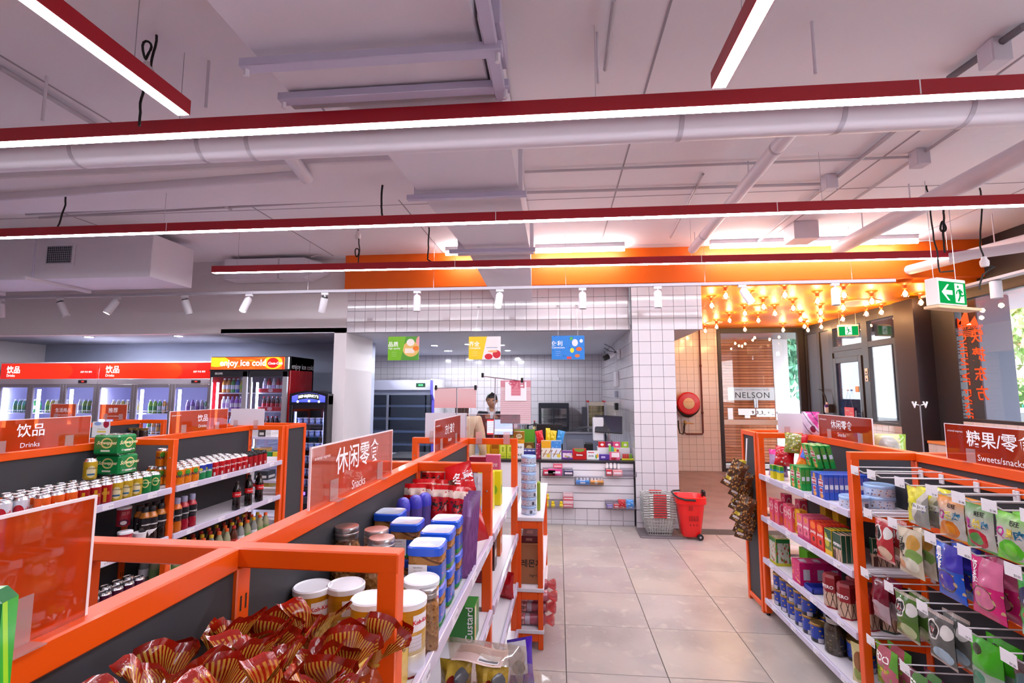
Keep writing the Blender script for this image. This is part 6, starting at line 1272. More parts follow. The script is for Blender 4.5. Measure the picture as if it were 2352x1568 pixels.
b = MB(); b.box((-W_ / 2 - .02, .02, .2), (-.06, .14, .52), M('till_white', 'dcdce2', .35), .01); b.obj('housing', t); b = MB(); b.tube([(.0, .03, .0), (.02, .03, .18), (.0, .02, .36)], .018, SILV, 10); b.box((-.13, -.02, 0), (.13, .14, .02), MATS['till_white'], .006); b.obj('stand', t)
# ---------------------------------------------------------------- sign holders on poles at the end of the centre run
PKS = M('pink_card', 'd8b0b0', .5, shapes=(('g', .6, 0, 'd89c9c'),)); PKS2 = M('pink_poster', 'd8bcc0', .5, shapes=(('r', 0, .84, 1, 1, 'd08c98'), ('r', .3, .82, .7, 1, 'c84c64'), ('s', 0, 22, .35, 'cfa4ac', .08, .75)))
p = AY(1050, 890, 3.35); t = thing('sign_pole', 'pole with a crossbar holding two pink cards at the centre run end', 'sign holder', (p.x, 3.35, 1.361)); b = MB(); b.tube([(0, 0, 0), (0, 0, p.z - 1.36)], .004, STEEL, 6); b.obj('pole', t); b = MB(); b.tube([(-.165, 0, p.z - 1.365), (.145, 0, p.z - 1.355)], .004, STEEL, 6); b.obj('crossbar', t)
for a, c in ((-.16, -.004), (.004, .135)): b = MB(); b.box((a, -.002, .205), (c, .002, .34), PKS); b.obj('card', t)
for x in (-.15, .13): b = MB(); b.box((x - .008, -.008, .33), (x + .008, .008, .362), BLACK, .002); b.obj('clip', t)
p = AY(1138, 866, 3.35); t = thing('sign_pole', 'tilted crossbar pole holding a pink poster with white paper', 'sign holder', (p.x, 3.35, 1.361)); b = MB(); b.tube([(-.01, 0, 0), (0, 0, p.z - 1.36)], .004, STEEL, 6); b.obj('pole', t); b = MB(); b.tube([(-.1, 0, p.z - 1.352), (.205, 0, p.z - 1.39)], .004, STEEL, 6); b.obj('crossbar', t)
b = MB(); b.box((.035, .002, .1), (.245, .006, .395), PKS2); b.obj('poster', t); b = MB(); b.box((.068, -.002, .255), (.215, .001, .385), PAPER); b.box((.11, -.003, .29), (.175, -.002, .385), M('pink_note', 'd05a70', .5, shapes=(('s', 0, 9, .4, 'e0b0b8'),))); b.obj('paper_sheet', t)
letter('今日', .06, M('pink_print2', 'c85a70', .5), t, fx((.15, -.003, .365), (0, -1, 0)), bold=.02)
for x, z in ((-.09, .435), (.185, .4)): b = MB(); b.box((x - .008, -.008, z - .02), (x + .008, .008, z + .012), BLACK, .002); b.obj('clip', t)
p, q = AY(1078, 970, 3.36), AY(1186, 970, 3.36); t = thing('clear_sign', 'empty clear acrylic sign plate on the end crossbar', 'sign', ((p.x + q.x) / 2, 3.35, 1.36)); b = MB(); b.box((-.19, -.002, 0), (.19, .002, .165), CLEAR); b.obj('plate', t); b = MB(); b.box((-.19, -.0022, .163), (.19, .0022, .166), EDGE); b.obj('edge', t)
for x in (-.09, .1): b = MB(); b.box((x - .022, -.026, -.035), (x + .022, -.024, .045), TAPE); b.box((x - .022, -.026, .0), (x + .022, 0, .001), TAPE); b.obj('tape', t)
# posters hanging from the tiled bulkhead
def poster(label, px0, px1, py0, py1, base, shapes, cn, en):
    a, c = AY(px0, py0, 6.2), AY(px1, py1, 6.2); W_ = c.x - a.x; H_ = a.z - c.z
    t = thing('hanging_poster', label, 'poster', ((a.x + c.x) / 2, 6.2, c.z), group='hanging promotion posters')
    b = MB(); b.box((-W_ / 2, -.003, 0), (W_ / 2, .003, H_), PAPER, 0, {'-y': M('poster_' + en.split()[0].lower(), base, .35, shapes=shapes, emit=base, es=0)}); b.obj('board', t)
    for x in (-.3, .3): b = MB(); b.tube([(W_ * x, 0, H_), (W_ * x, .0, 2.895 - c.z) if False else (W_ * x, .26, 2.82 - c.z)], .0012, STEEL, 4); b.lathe([(.02, 0), (.016, .012), (0, .014)], 10, SPW, (W_ * x, .262, 2.82 - c.z)); b.obj('hanging_wire', t)
    letter(cn, .07, WTXT, t, fx((-W_ * .33, -.003, H_ * .66), (0, -1, 0)), bold=.01); letter(en, .035, WTXT, t, fx((-W_ * .3, -.003, H_ * .5), (0, -1, 0)))
    for k in range(3): letter('------------', .016, WTXT, t, fx((-W_ * .3, -.003, H_ * (.34 - .08 * k)), (0, -1, 0)))
poster('green quality poster hanging over the counter', 892, 962, 773, 827, '6aa81c', (('d', 1, -.15, .42, '4a8a2c'), ('v', 14, 14, .3, '2c6a1c') if 0 else ('e', .48, .15, 1.0, .8, 'd0a860'), ('r', .55, .3, .85, .5, 'd8ccc0'), ('e', .6, .6, .85, .9, 'd8d0c8'), ('e', .8, .4, 1, .6, 'd87020'), ('e', .9, .6, 1.1, 1, 'd89090'), ('d', -1, .15, -.42, '6aa81c')), '品质', 'High quality')
poster('yellow range poster hanging over the counter', 1077, 1150, 773, 825, 'd8b818', (('d', 1, -.15, .42, 'd8d0d0'), ('e', .5, .0, .75, .25, 'c02030'), ('e', .75, .05, 1, .4, 'b81c2c'), ('r', .55, .5, .9, .53, '7a90a8'), ('e', .6, .3, .9, .4, 'd8a070')), '齐全', 'Complete')
poster('blue convenience poster hanging over the counter', 1267, 1343, 771, 825, '2474c0', (('v', 8, 6, .2, '1c5aa0'), ('r', .62, .5, .82, .8, 'd8d4dc') if 0 else ('e', .62, .55, .8, .85, 'd8d0d8'), ('e', .56, .28, .68, .48, 'd8cc28'), ('e', .74, .35, .92, .52, 'c85a20'), ('e', .7, .08, .85, .22, 'd06a28'), ('e', .55, .8, .65, .95, '4a9a4c'), ('r', .46, .02, .6, .12, 'c83c30'), ('e', .85, .7, .95, .85, 'e0d8d8')), '便利', 'Convenient')

# ---------------------------------------------------------------- niche equipment
NST = M('niche_steel', '8e92a4', .35, metal=.5); VIO = M('violet_trim', '5a54c0', .35)
t = thing('open_chiller', 'tall grey open chiller with empty shelves and violet side trim', 'chiller', (-3.4, 9.6, 0))
def nb(lo, hi, m, nm, c=.003): b = MB(); b.box(lo, hi, m, c); return b.obj(nm, t)
nb((-.75, .0, 1.7), (.86, .9, 1.9), M('chiller_canopy', 'a8a8bc', .4), 'canopy'); nb((-.75, .05, 1.6), (.86, .8, 1.7), NST, 'grille_rail'); nb((-.75, .85, 0), (.86, .95, 1.9), M('chiller_inside', '3c4658', .5), 'back_wall'); nb((-.75, 0, 0), (-.7, .9, 1.9), NST, 'side_wall'); nb((.2 - .25, -.02, .3), (.24 - .25, .02, 1.6), NST, 'divider'); nb((-.75, -.03, 0), (.86, .1, .45), M('chiller_base', 'b4b6c4', .4), 'base')
for z in (1.36, 1.1, .84, .58): nb((-.7, .25, z), (.84, .84, z + .02), NST, 'shelf'); nb((-.7, .235, z - .01), (.84, .25, z + .035), M('chiller_strip', '9096ac', .4), 'price_rail')
nb((-.7, .04, .45), (-.05, .06, 1.6), glassmat('chiller_glass', 'dfe8f4', .1), 'glass_door', 0); nb((.0, .06, .45), (.84, .08, 1.6), MATS['chiller_glass'], 'glass_door', 0)
b = MB(); b.poly([(.86, -.04, 1.92), (.86, -.04, 1.6), (.86, .08, 1.5), (.86, .08, .0), (.86, .95, 0), (.86, .95, 1.92)], LAM, .05, (1, 0, 0)); b.obj('side_panel', t)
b = MB(); b.tube([(.885, -.05, 1.9), (.885, -.05, 1.62), (.885, .06, 1.5), (.885, .06, .3)], .03, VIO, 8); b.obj('side_trim', t)
b = MB(); b.box((.55, -.006, 1.76), (.74, .0, 1.84), M('chiller_display', '1c3c24', .3), .002); b.box((.6, -.008, 1.785), (.64, -.006, 1.815), glow('digit_green', '60ff90', 1.5)); b.box((.65, -.008, 1.785), (.69, -.006, 1.815), MATS['digit_green']); b.obj('thermostat', t)
t = thing('back_counter', 'steel back counter along the tiled wall', 'counter', (-.6, 10.45, 0)); b = MB(); b.box((-1.5, -.35, .0), (1.54, .36, .82), NST, .004); b.obj('carcass', t); b = MB(); b.box((-1.5, -.38, .82), (1.54, .36, .86), STEEL, .004); b.obj('worktop', t)
p, q = AY(1237, 950, 10.3), AY(1307, 950, 10.3); W_ = q.x - p.x; t = thing('display_cabinet', 'black countertop display cabinet with two sliding panes', 'cabinet', ((p.x + q.x) / 2, 10.3, .861)); w = W_ / 2; H_ = .57
BKC = M('cabinet_black', '20222c', .35)
for lo, hi, nm in (((-w, 0, H_ - .11), (w, .4, H_), 'head'), ((-w, 0, 0), (w, .4, .08), 'base'), ((-w, 0, .08), (-w + .05, .4, H_ - .11), 'side_post'), ((w - .05, 0, .08), (w, .4, H_ - .11), 'side_post'), ((-.012, .0, .08), (.012, .03, H_ - .11), 'mullion')): b = MB(); b.box(lo, hi, BKC, .004); b.obj(nm, t)
for s_ in (-1, 1): b = MB(); b.box((min(s_ * .012, s_ * (w - .05)), .01, .09), (max(s_ * .012, s_ * (w - .05)), .014, H_ - .115), PANE); b.obj('sliding_pane', t)
b = MB(); b.box((-w + .05, .18, .26), (w - .05, .36, .268), STEEL); b.obj('wire_shelf', t)
p = AY(1200, 985, 10.2); t = thing('cooking_pot', 'steel cooking pot with lid on the back counter', 'pot', (p.x, 10.35, .861)); b = MB(); b.lathe([(.11, 0), (.125, .01), (.125, .12), (.13, .125)], 20, CHROME); b.obj('body', t); b = MB(); b.lathe([(.13, .126), (.08, .145), (.015, .15), (.015, .165), (.03, .17), (0, .175)], 20, STEEL, cap=False); b.obj('lid', t); b = MB(); b.tube([(.12, 0, .1), (.2, 0, .12), (.3, -.05, .14)], .012, BLACK, 6); b.obj('handle', t)
p = AY(1227, 985, 10.0); bottle('dark brown sauce bottle beside the steel pot', [(.03, 0), (.034, .01), (.034, .12), (.014, .17), (.013, .2)], M('sauce', '2a120c', .15, coat=.4), RTXT, (.03, .1), M('sauce_label', 'c8b080', .5)).at((p.x, 10.12, .861))
p, q = AY(1349, 950, 10.2), AY(1391, 950, 10.2); W_ = q.x - p.x; t = thing('food_warmer', 'glazed food warmer with red corners on the back counter', 'warmer', ((p.x + q.x) / 2, 10.2, .861)); w = W_ / 2; H_ = .62
for x in (-w, w - .03):
    for y in (0, .32): b = MB(); b.box((x, y, 0), (x + .03, y + .03, H_), STEEL, .003); b.obj('post', t)
for x in (-w, w - .04): b = MB(); b.box((x, -.005, H_ - .03), (x + .04, .36, H_ + .005), M('red_corner', 'c82830', .4), .003); b.obj('corner_cap', t)
b = MB(); b.box((-w + .03, 0, H_ - .1), (w - .03, .35, H_ - .02), M('warmer_head', 'c8b8a8', .4), .003); b.obj('head', t)
for z in (.1, .25, .38): b = MB(); b.box((-w + .03, .03, z), (w - .03, .32, z + .012), STEEL); b.obj('rack', t)
b = MB(); b.box((-w + .03, .0, .1), (w - .03, .004, H_ - .1), glassmat('warmer_glass', 'e8e0c0', .1)); b.obj('glass_panel', t)
b = MB(); b.box((-w - .1, .0, .05), (-w - .01, .3, H_ - .13), M('warmer_dark', '4a4a52', .4, metal=.4), .004); b.obj('side_unit', t)
p = AY(1330, 995, 10.0); t = thing('tongs_rack', 'pile of steel tongs on the back counter', 'utensils', (p.x, 10.15, .861))
for k in range(7): b = MB(); b.tube([(-.2 + .03 * k, -.05 + .02 * k, .01 + .012 * k), (.1 + .02 * k, .06 - .02 * k, .03 + .012 * k)], .007, BLACK if k % 2 else STEEL, 6); b.obj('tongs', t)
# fittings on the niche side wall
for k, (px, py, w, h, m, lab, cat) in enumerate(((1419, 870, .3, .24, LAM, 'white meter box on the side tiles', 'box'), (1418, 905, .14, .1, M('socket_grey', '9a9aa8', .5), 'grey wall socket under the meter box', 'socket'), (1419, 933, .14, .11, BLACK, 'black plug in a wall socket', 'plug'))):
    p = AX(px, py, .952); b = MB(); b.box((-.05, -w / 2, -h / 2), (0, w / 2, h / 2), m, .006); o_ = tag(b.obj('wall_fitting', None, (.952, min(p.y, 10.4), p.z)), lab, cat)
p = AY(1278, 870, 10.83); b = MB(); b.box((-.06, -.012, -.04), (.06, 0, .04), LAM, .004); tag(b.obj('wall_socket', None, (p.x, 10.828, p.z)), 'white double socket on the tiled back wall', 'socket')
p = AX(1400, 815, .95); t = thing('security_camera', 'cluster of white security camera and wires in the counter corner', 'camera', (.95, 7.6, 2.2))
b = MB(); b.box((-.03, -.06, -.02), (0, .06, .12), LAM, .004); b.obj('bracket', t); b = MB(); b.T = Matrix.Translation((-.16, -.05, .02)) @ Matrix.Rotation(-2.0, 4, 'Y') @ Matrix.Rotation(.3, 4, 'X'); b.lathe([(.03, -.08), (.04, -.07), (.04, .09), (.03, .1)], 14, LAM); b.obj('housing', t); b = MB(); b.T = Matrix.Translation((-.16, -.05, .02)) @ Matrix.Rotation(-2.0, 4, 'Y') @ Matrix.Rotation(.3, 4, 'X'); b.lathe([(.041, .02), (.041, .1), (.03, .115), (0, .115)], 14, BLACK); b.obj('lens', t)
b = MB(); b.tube([(-.02, 0, .05), (-.1, 0, .06), (-.16, -.05, .03)], .012, STEEL, 6); b.obj('arm', t)
for k in range(3): b = MB(); b.tube([(-.05, 0, .08), (-.12 - .05 * k, -.02, .15 - .05 * k), (-.24, -.1, .2 - .06 * k)], .005, BLACK, 5); b.obj('antenna', t)
p = AY(1355, 815, 9.5)

# ---------------------------------------------------------------- people
SKIN = M('skin', 'b98468', .5); HAIRB = M('hair_black', '17141a', .45); SUIT = M('suit_navy', '20222e', .7); SHIRT = M('shirt_white', 'd8d8de', .6); HAIRN = M('hair_brown', '3a201c', .45); COAT = M('coat_beige', 'c0a888', .75); TROU = M('trousers_dark', '24242c', .7)
def skin(name, pts, edges, rad, m, parent=None, sub=2, loc=(0, 0, 0)):
    me = bpy.data.meshes.new(name); me.from_pydata(pts, edges, []); me.materials.append(m)
    o = put(name, me, parent, loc); sm = o.modifiers.new('s', 'SKIN'); sm.use_smooth_shade = True
    for i, r in enumerate(rad): me.skin_vertices[0].data[i].radius = r if isinstance(r, tuple) else (r, r)
    me.skin_vertices[0].data[0].use_root = True
    ss = o.modifiers.new('d', 'SUBSURF'); ss.levels = sub; ss.render_levels = sub
    dg = bpy.context.evaluated_depsgraph_get(); dg.update(); nm = bpy.data.meshes.new_from_object(o.evaluated_get(dg), depsgraph=dg); o.modifiers.clear(); o.data = nm
    return o
def headmesh(m, hs=1.0):
    """Head facing -y, origin at its middle: egg shaped skull with brow, nose, mouth and chin."""
    b = MB()
    def f(u, v):
        a = 2 * PI * u; t_ = PI * v; z = -cos(t_) * .118; r = sin(t_) ** .85
        fx2, fy = .076 * r * cos(a), .096 * r * sin(a)
        if z < -.03: k = 1 - .28 * ((-.03 - z) / .088); fx2 *= k; fy = fy * (1 - .12 * ((-.03 - z) / .088)) - .008 * ((-.03 - z) / .088)
        fr = max(0, -sin(a))
        g = lambda x0, z0, sx, sz: math.exp(-((fx2 - x0) / sx) ** 2 - ((z - z0) / sz) ** 2) * (fr > .3)
        fy -= .024 * g(0, -.02, .012, .02) + .012 * g(0, .0, .009, .03) + .006 * g(0, -.062, .022, .009) + .006 * g(0, -.1, .02, .014)
        fy += .011 * g(.03, .004, .016, .011) + .011 * g(-.03, .004, .016, .011) + .004 * g(0, -.052, .02, .005)
        fy -= .005 * g(.03, .024, .022, .008) + .005 * g(-.03, .024, .022, .008)
        return Vector((fx2, fy, z)) * hs
    b.grid(f, 40, 30, m, closeu=True); return b, f
def face_bits(par, M4, hs=1.0):
    EW = M('eye_white', 'e0dcd8', .3); EI = M('eye_dark', '1c1410', .2)
    for s_ in (-1, 1):
        b = MB(); b.T = M4 @ Matrix.Translation((s_ * .031 * hs, -.074 * hs, .004 * hs)); b.lathe([(0, -.012), (.009, -.008), (.012, 0), (.009, .008), (0, .012)], 10, EW); b.obj('eye', par)
        b = MB(); b.T = M4 @ Matrix.Translation((s_ * .031 * hs, -.0855 * hs, .003 * hs)); b.lathe([(0, -.005), (.005, 0), (0, .005)], 8, EI); b.obj('iris', par)
        b = MB(); b.T = M4; b.tube([(s_ * .016, -.088, .026), (s_ * .032, -.09, .031), (s_ * .048, -.08, .026)], .0035, HAIRB, 5); b.obj('eyebrow', par)
        b = MB(); b.T = M4 @ Matrix.Translation((s_ * .076, .008, -.005)); b.lathe([(0, -.03), (.012, -.022), (.016, 0), (.018, .016), (.01, .03), (0, .032)], 10, SKIN); b.obj('ear', par)
    b = MB(); b.T = M4; b.tube([(-.022, -.09, -.062), (0, -.0965, -.06), (.022, -.09, -.062)], .0035, M('lips', '9a5a50', .5), 6); b.obj('mouth', par)
def hand(par, loc, dirn, m=SKIN, curl=.6, side=1, name='hand'):
    """Palm with five curled fingers; dirn is where the fingers point."""
    d = Vector(dirn).normalized(); up = Vector((0, 0, 1)); s_ = d.cross(up).normalized() * side; n = s_.cross(d) * side; o = Vector(loc)
    pts = [o, o + d * .05, o + d * .085]; ed = [(0, 1), (1, 2)]; rd = [(.022, .016), (.036, .015), (.036, .012)]
    for k in range(4):
        b0 = o + d * .085 + s_ * (-.027 + .018 * k); L = (.062, .072, .068, .052)[k]; c = len(pts)
        p1 = b0 + (d * cos(curl * .5) - n * sin(curl * .5)) * L * .45; p2 = p1 + (d * cos(curl * 1.2) - n * sin(curl * 1.2)) * L * .32; p3 = p2 + (d * cos(curl * 1.8) - n * sin(curl * 1.8)) * L * .25
        pts += [b0, p1, p2, p3]; ed += [(2, c), (c, c + 1), (c + 1, c + 2), (c + 2, c + 3)]; rd += [.0095, .0088, .008, .007]
    c = len(pts); th = o + d * .02 - s_ * .03; pts += [th, th + d * .03 - s_ * .018 - n * .012, th + d * .058 - s_ * .016 - n * .022]; ed += [(0, c), (c, c + 1), (c + 1, c + 2)]; rd += [.012, .0105, .009]
    return skin(name, pts, ed, rd, m, par, 1)
def person(label, loc, rz, jacket, hair, H=1.66, pose='till', long_hair=False):
    s = H / 1.72
    # the body: one continuous surface from feet to neck and wrists
    P = {'pel': (0, 0, .93), 'wa': (0, -.0, 1.08), 'ch': (0, -.02, 1.28), 'nk0': (0, -.03, 1.44), 'nk1': (0, -.05, 1.54)}
    for q, sx in (('l', -1), ('r', 1)):
        P['hip' + q] = (sx * .09, 0, .9); P['kn' + q] = (sx * .1, -.02, .49); P['an' + q] = (sx * .1, .02, .09); P['to' + q] = (sx * .11, -.14, .035)
        P['sh' + q] = (sx * .185, -.02, 1.4)
        if pose == 'till': P['el' + q] = (sx * .27, -.1, 1.12); P['wr' + q] = (sx * .2, -.33, 1.03)
        else: P['el' + q] = (sx * .24, -.02, 1.12); P['wr' + q] = ((.16, -.25, 1.2) if q == 'r' else (-.22, -.16, .95))
    ks = list(P); ix = {k: i for i, k in enumerate(ks)}; pts = [Vector(P[k]) * s for k in ks]
    ed = [('pel', 'wa'), ('wa', 'ch'), ('ch', 'nk0'), ('nk0', 'nk1')]
    rd = {'pel': (.15, .105), 'wa': (.13, .095), 'ch': (.155, .11), 'nk0': (.075, .07), 'nk1': .055}
    for q in 'lr':
        ed += [('pel', 'hip' + q), ('hip' + q, 'kn' + q), ('kn' + q, 'an' + q), ('an' + q, 'to' + q), ('ch', 'sh' + q), ('sh' + q, 'el' + q), ('el' + q, 'wr' + q)]
        rd.update({'hip' + q: .088, 'kn' + q: .056, 'an' + q: .04, 'to' + q: (.04, .03), 'sh' + q: .068, 'el' + q: .042, 'wr' + q: .028})
    E_ = [(ix[a], ix[b]) for a, b in ed]; R1 = [rd[k] for k in ks]; sc_ = lambda r, f: tuple(x * f * s for x in r) if isinstance(r, tuple) else r * f * s
    body = skin('person', pts, E_, [sc_(r, .97) for r in R1], SKIN); body.location = loc; body.rotation_euler = (0, 0, rz); tag(body, label, 'person')
    sub_ = [k for k in ks if k[:2] in ('pe', 'wa', 'ch', 'nk', 'sh', 'el', 'wr') and k != 'nk1']; j = {k: i for i, k in enumerate(sub_)}
    skin('jacket', [pts[ix[k]] if k != 'pel' else Vector((0, 0, .86)) * s for k in sub_], [(j[a], j[b]) for a, b in ed if a in j and b in j], [sc_(rd[k], 1.2 if k[:2] not in ('nk',) else 1.0) for k in sub_], jacket, body)
    leg = [k for k in ks if k[:2] in ('pe', 'hi', 'kn', 'an')]; j = {k: i for i, k in enumerate(leg)}
    skin('trousers', [pts[ix[k]] for k in leg], [(j[a], j[b]) for a, b in ed if a in j and b in j], [sc_(rd[k], 1.12) for k in leg], TROU, body)
    for q in 'lr':
        a = pts[ix['an' + q]]; skin('shoe', [a, a + Vector((0, -.02, -.05)), a + Vector((.005, -.16, -.06))], [(0, 1), (1, 2)], [.045, (.048, .035), (.045, .028)], BLACK, body, 1)
        wv = pts[ix['wr' + q]]; ev = pts[ix['el' + q]]; hand(body, wv, wv - ev, side=1 if q == 'l' else -1, curl=.7)
    tilt = {'till': .3, 'customer': .12}[pose]
    Hm = Matrix.Translation(Vector((0, -.085 if pose == 'till' else -.06, 1.63)) * s) @ Matrix.Rotation(tilt, 4, 'X') @ Matrix.Rotation(-.15 if pose == 'till' else 0, 4, 'Z')
    b, f = headmesh(SKIN); b.T = None; b2 = MB(); b2.T = Hm; b2.grid(f, 40, 30, SKIN, closeu=True); b2.obj('head', body); face_bits(body, Hm)
    hb = MB(); hb.T = Hm
    def hf(u, v):
        a = 2 * PI * u; back = max(0, sin(a)); low = -.085 if long_hair else -.05
        lim = .062 * (1 - back ** .5) + low * back ** .5
        if abs(cos(a)) > .75 and not back > .5: lim = min(lim, .02)
        z = .128 - (.128 - lim) * v; zz = min(z, .116); t_ = math.acos(max(-1, min(1, -zz / .118))); r = sin(t_) ** .85 if z < .116 else .05 * (.128 - z) / .012 * 3
        k = 1.13 + .03 * noise.noise(Vector((cos(a) * 4, sin(a) * 4, z * 20)))
        return Vector((.076 * r * cos(a) * k, .096 * r * sin(a) * k + .002, z))
    hb.grid(hf, 40, 14, hair, closeu=True); hb.obj('hair', body)
    if long_hair:
        hb = MB(); hb.T = Hm; hb.grid(lambda u, v: ((.086 - .012 * v) * cos(PI * u) , .06 + .05 * sin(PI * u) - .02 * v + .006 * sin(u * 40), .04 - .3 * v), 20, 10, hair); hb.obj('long_hair', body)
    if pose == 'till':
        cb_ = MB(); cb_.tube([Vector((x, y, z)) * s for x, y, z in ((-.035, -.115, 1.43), (-.06, -.06, 1.5), (0, .02, 1.52), (.06, -.06, 1.5), (.035, -.115, 1.43))], .02, SHIRT, 8); cb_.obj('collar', body)
        cb_ = MB(); cb_.poly([Vector((x, y, z)) * s for x, y, z in ((-.035, -.125, 1.45), (.035, -.125, 1.45), (.0, -.15, 1.25))], SHIRT, .01, (0, 1, 0)); cb_.obj('shirt_front', body)
    return body
pc = AY(1128, 928, 7.32); person('cashier in a dark suit and white collar looking down at the till', (pc.x, 7.38, 0), .15, SUIT, HAIRB, H=1.63)
pc = AY(1062, 930, 5.35); person('customer in a beige coat facing the counter, holding a phone', (pc.x - .01, 5.4, 0), PI - .2, COAT, HAIRN, H=1.66, pose='customer', long_hair=True)
q = AY(1092, 962, 5.25); ph = MB(); ph.box((-.036, -.004, -.075), (.036, .004, .075), M('phone_glass', '2c3038', .1), .004); tag(ph.obj('phone', None, (pc.x - .14, 5.60, 1.21), (.5, 0, .3)), 'dark smartphone held up by the customer in beige', 'phone')
# ---------------------------------------------------------------- fridges in the recess
FRW = M('fridge_white', 'd4d2de', .4); FRIN = M('fridge_lining', 'c4c4e4', .5); FRM = M('fridge_door_frame', '8c848c', .35, metal=.5); GLZ = glassmat('fridge_glass', 'f2f4ff', .07)
LSTR = glow('fridge_led', 'e4e4ff', 16.0); RACK = M('fridge_rack', 'dcdce8', .35)
BCOL = {k: M('bt_' + k, c, .2, coat=.4, trans=.15) for k, c in dict(green='38a048', lime='90c830', teal='30a890', pink='d05070', yellow='d0c050', cream='d8d0a8', orange='d89030', purple='8a60b8', lilac='b8a0d0', white='d4d4dc', red='c02838', dark='281818', blue='3a60b8', brown='8a5030').items()}
FBP = {}
WG = glow('white_glow', 'ffffff', 1.4)
CAPW = M('cap_white', 'e6e6ea', .4)
def fbottle(c):
    if c not in FBP:
        pf = [(.02, 0), (.03, .004), (.031, .13), (.026, .155), (.014, .18), (.014, .19)]
        t = thing('drink_bottle', '', 'bottle'); b = MB(); b.lathe(pf, 10, BCOL[c]); b.obj('body', t)
        b = MB(); b.lathe([(.016, .186), (.016, .205), (0, .206)], 8, CAPW if c not in ('red', 'dark', 'brown', 'purple') else BCOL[{'red': 'red', 'dark': 'red', 'brown': 'dark', 'purple': 'purple'}[c]]); b.obj('cap', t)
        b = MB(); b.lathe([(.0316, .05), (.0316, .11)], 10, BCOL[{'green': 'white', 'lime': 'green', 'teal': 'green', 'pink': 'white', 'yellow': 'lime', 'cream': 'yellow', 'orange': 'white', 'purple': 'white', 'lilac': 'purple', 'white': 'lilac', 'red': 'white', 'dark': 'red', 'blue': 'white', 'brown': 'orange'}[c]], cap=False); b.obj('label', t)
        FBP[c] = Proto(t)
    return FBP[c]
DY = 6.9
doors = ['leftmost fridge door', 'second fridge door', 'third fridge door', 'fourth fridge door', 'fifth fridge door', 'fridge door nearest the cola fridge']
cols = [('teal', 'teal', 'teal', 'pink', 'green'), ('lime', 'yellow', 'cream', 'cream', 'white'), ('white', 'lime', 'lime', 'pink', 'teal'), ('cream', 'cream', 'yellow', 'cream', 'red'), ('lime', 'lime', 'green', 'orange', 'brown'), ('lilac', 'purple', 'lilac', 'white', 'green')]
def drinks_fridge(lab, x0, x1, base):
    t = thing('drinks_fridge', lab, 'fridge', (x0, DY, 0)); W_ = x1 - x0; D_ = .75
    def q(lo, hi, m, nm, c=.003, par=None): b = MB(); b.box(lo, hi, m, c); return b.obj(nm, par or t)
    q((0, .03, 1.86), (W_, D_, 2.12), FRW, 'header'); sg = q((.015, .0, 1.865), (W_ - .015, .03, 2.105), litprint('fridge_sign', 'c01408', .75, (('e', .05, -.4, .75, 1.4, 'e82408'), ('r', .88, 0, 1, 1, 'a01008'))), 'sign_panel', .003)
    q((0, -.004, 2.105), (W_, .03, 2.125), M('fridge_trim', 'd8c8cc', .3), 'trim'); q((0, -.002, 1.78), (W_, .05, 1.865), M('fridge_rail', 'b8b0b8', .3, metal=.5), 'rail')
    q((W_ - .32, -.006, 1.8), (W_ - .17, .0, 1.845), BLACK, 'thermostat'); q((W_ - .26, -.008, 1.815), (W_ - .22, -.006, 1.83), glow('digit_red', 'ff3030', 2), 'digits', 0)
    letter('饮品', .12, WG, t, fx((.24, -.001, 2.0), (0, -1, 0)), bold=.02); letter('Drinks', .055, WG, t, fx((.2, -.001, 1.915), (0, -1, 0))); letter('品质 齐全 便利', .03, WG, t, fx((W_ - .2, -.001, 1.97), (0, -1, 0)))
    q((0, D_ - .03, .1), (W_, D_, 1.86), FRIN, 'back_wall'); q((0, .03, .0), (W_, D_, .12), FRW, 'plinth'); q((0, .03, .1), (.02, D_, 1.86), FRIN, 'side_wall'); q((W_ - .02, .03, .1), (W_, D_, 1.86), FRIN, 'side_wall'); q((0, .03, 1.79), (W_, D_, 1.8), FRIN, 'inner_ceiling')
    dw = W_ / 3
    for k in range(3):
        a = dw * k
        for lo, hi in (((a, -.002, .12), (a + .05, .03, 1.78)), ((a + dw - .05, -.002, .12), (a + dw, .03, 1.78)), ((a + .05, -.002, 1.73), (a + dw - .05, .03, 1.78)), ((a + .05, -.002, .12), (a + dw - .05, .03, .2))): d_ = q(lo, hi, FRM, 'door_frame', .004)
        q((a + .05, .012, .2), (a + dw - .05, .016, 1.73), GLZ, 'door_glass', 0)
        q((a + .055, .06, .3), (a + .075, .1, 1.7), LSTR, 'led_strip', 0)
        q((a + dw - .04, -.03, .9), (a + dw - .02, -.002, 1.25), STEEL, 'handle', .005)
        for j, z in enumerate((1.34, 1.02, .7)):
            s_ = q((a + .05, .1, z - .02), (a + dw - .03, .65, z - .005), RACK, 'rack'); b = MB()
            b.tube([(a + .05, .1, z + .03), (a + dw - .03, .1, z + .03)], .004, RACK, 5)
            for g in range(7): b.tube([(a + .06 + (dw - .1) * g / 6, .1, z - .01), (a + .06 + (dw - .1) * g / 6, .1, z + .03)], .003, RACK, 4)
            b.obj('guard', s_)
        for j, z in enumerate((1.34, 1.02)):
            for r in range(2):
                for g in range(5):
                    if (j == 1 and r): continue
                    c = cols[base + k][(g + 2 * j) % 5] if r == 0 else cols[base + k][(g + 1) % 5]
                    fbottle(c).at((x0 + a + .155 + .078 * g, DY + .15 + .09 * r, z - .003), 0, '%s bottle, %s in the %s row, %s shelf, %s' % (c, ORD[g], ('front', 'second')[r], ('upper', 'lower')[j], doors[base + k]), 'bottles behind the ' + doors[base + k])
    return t
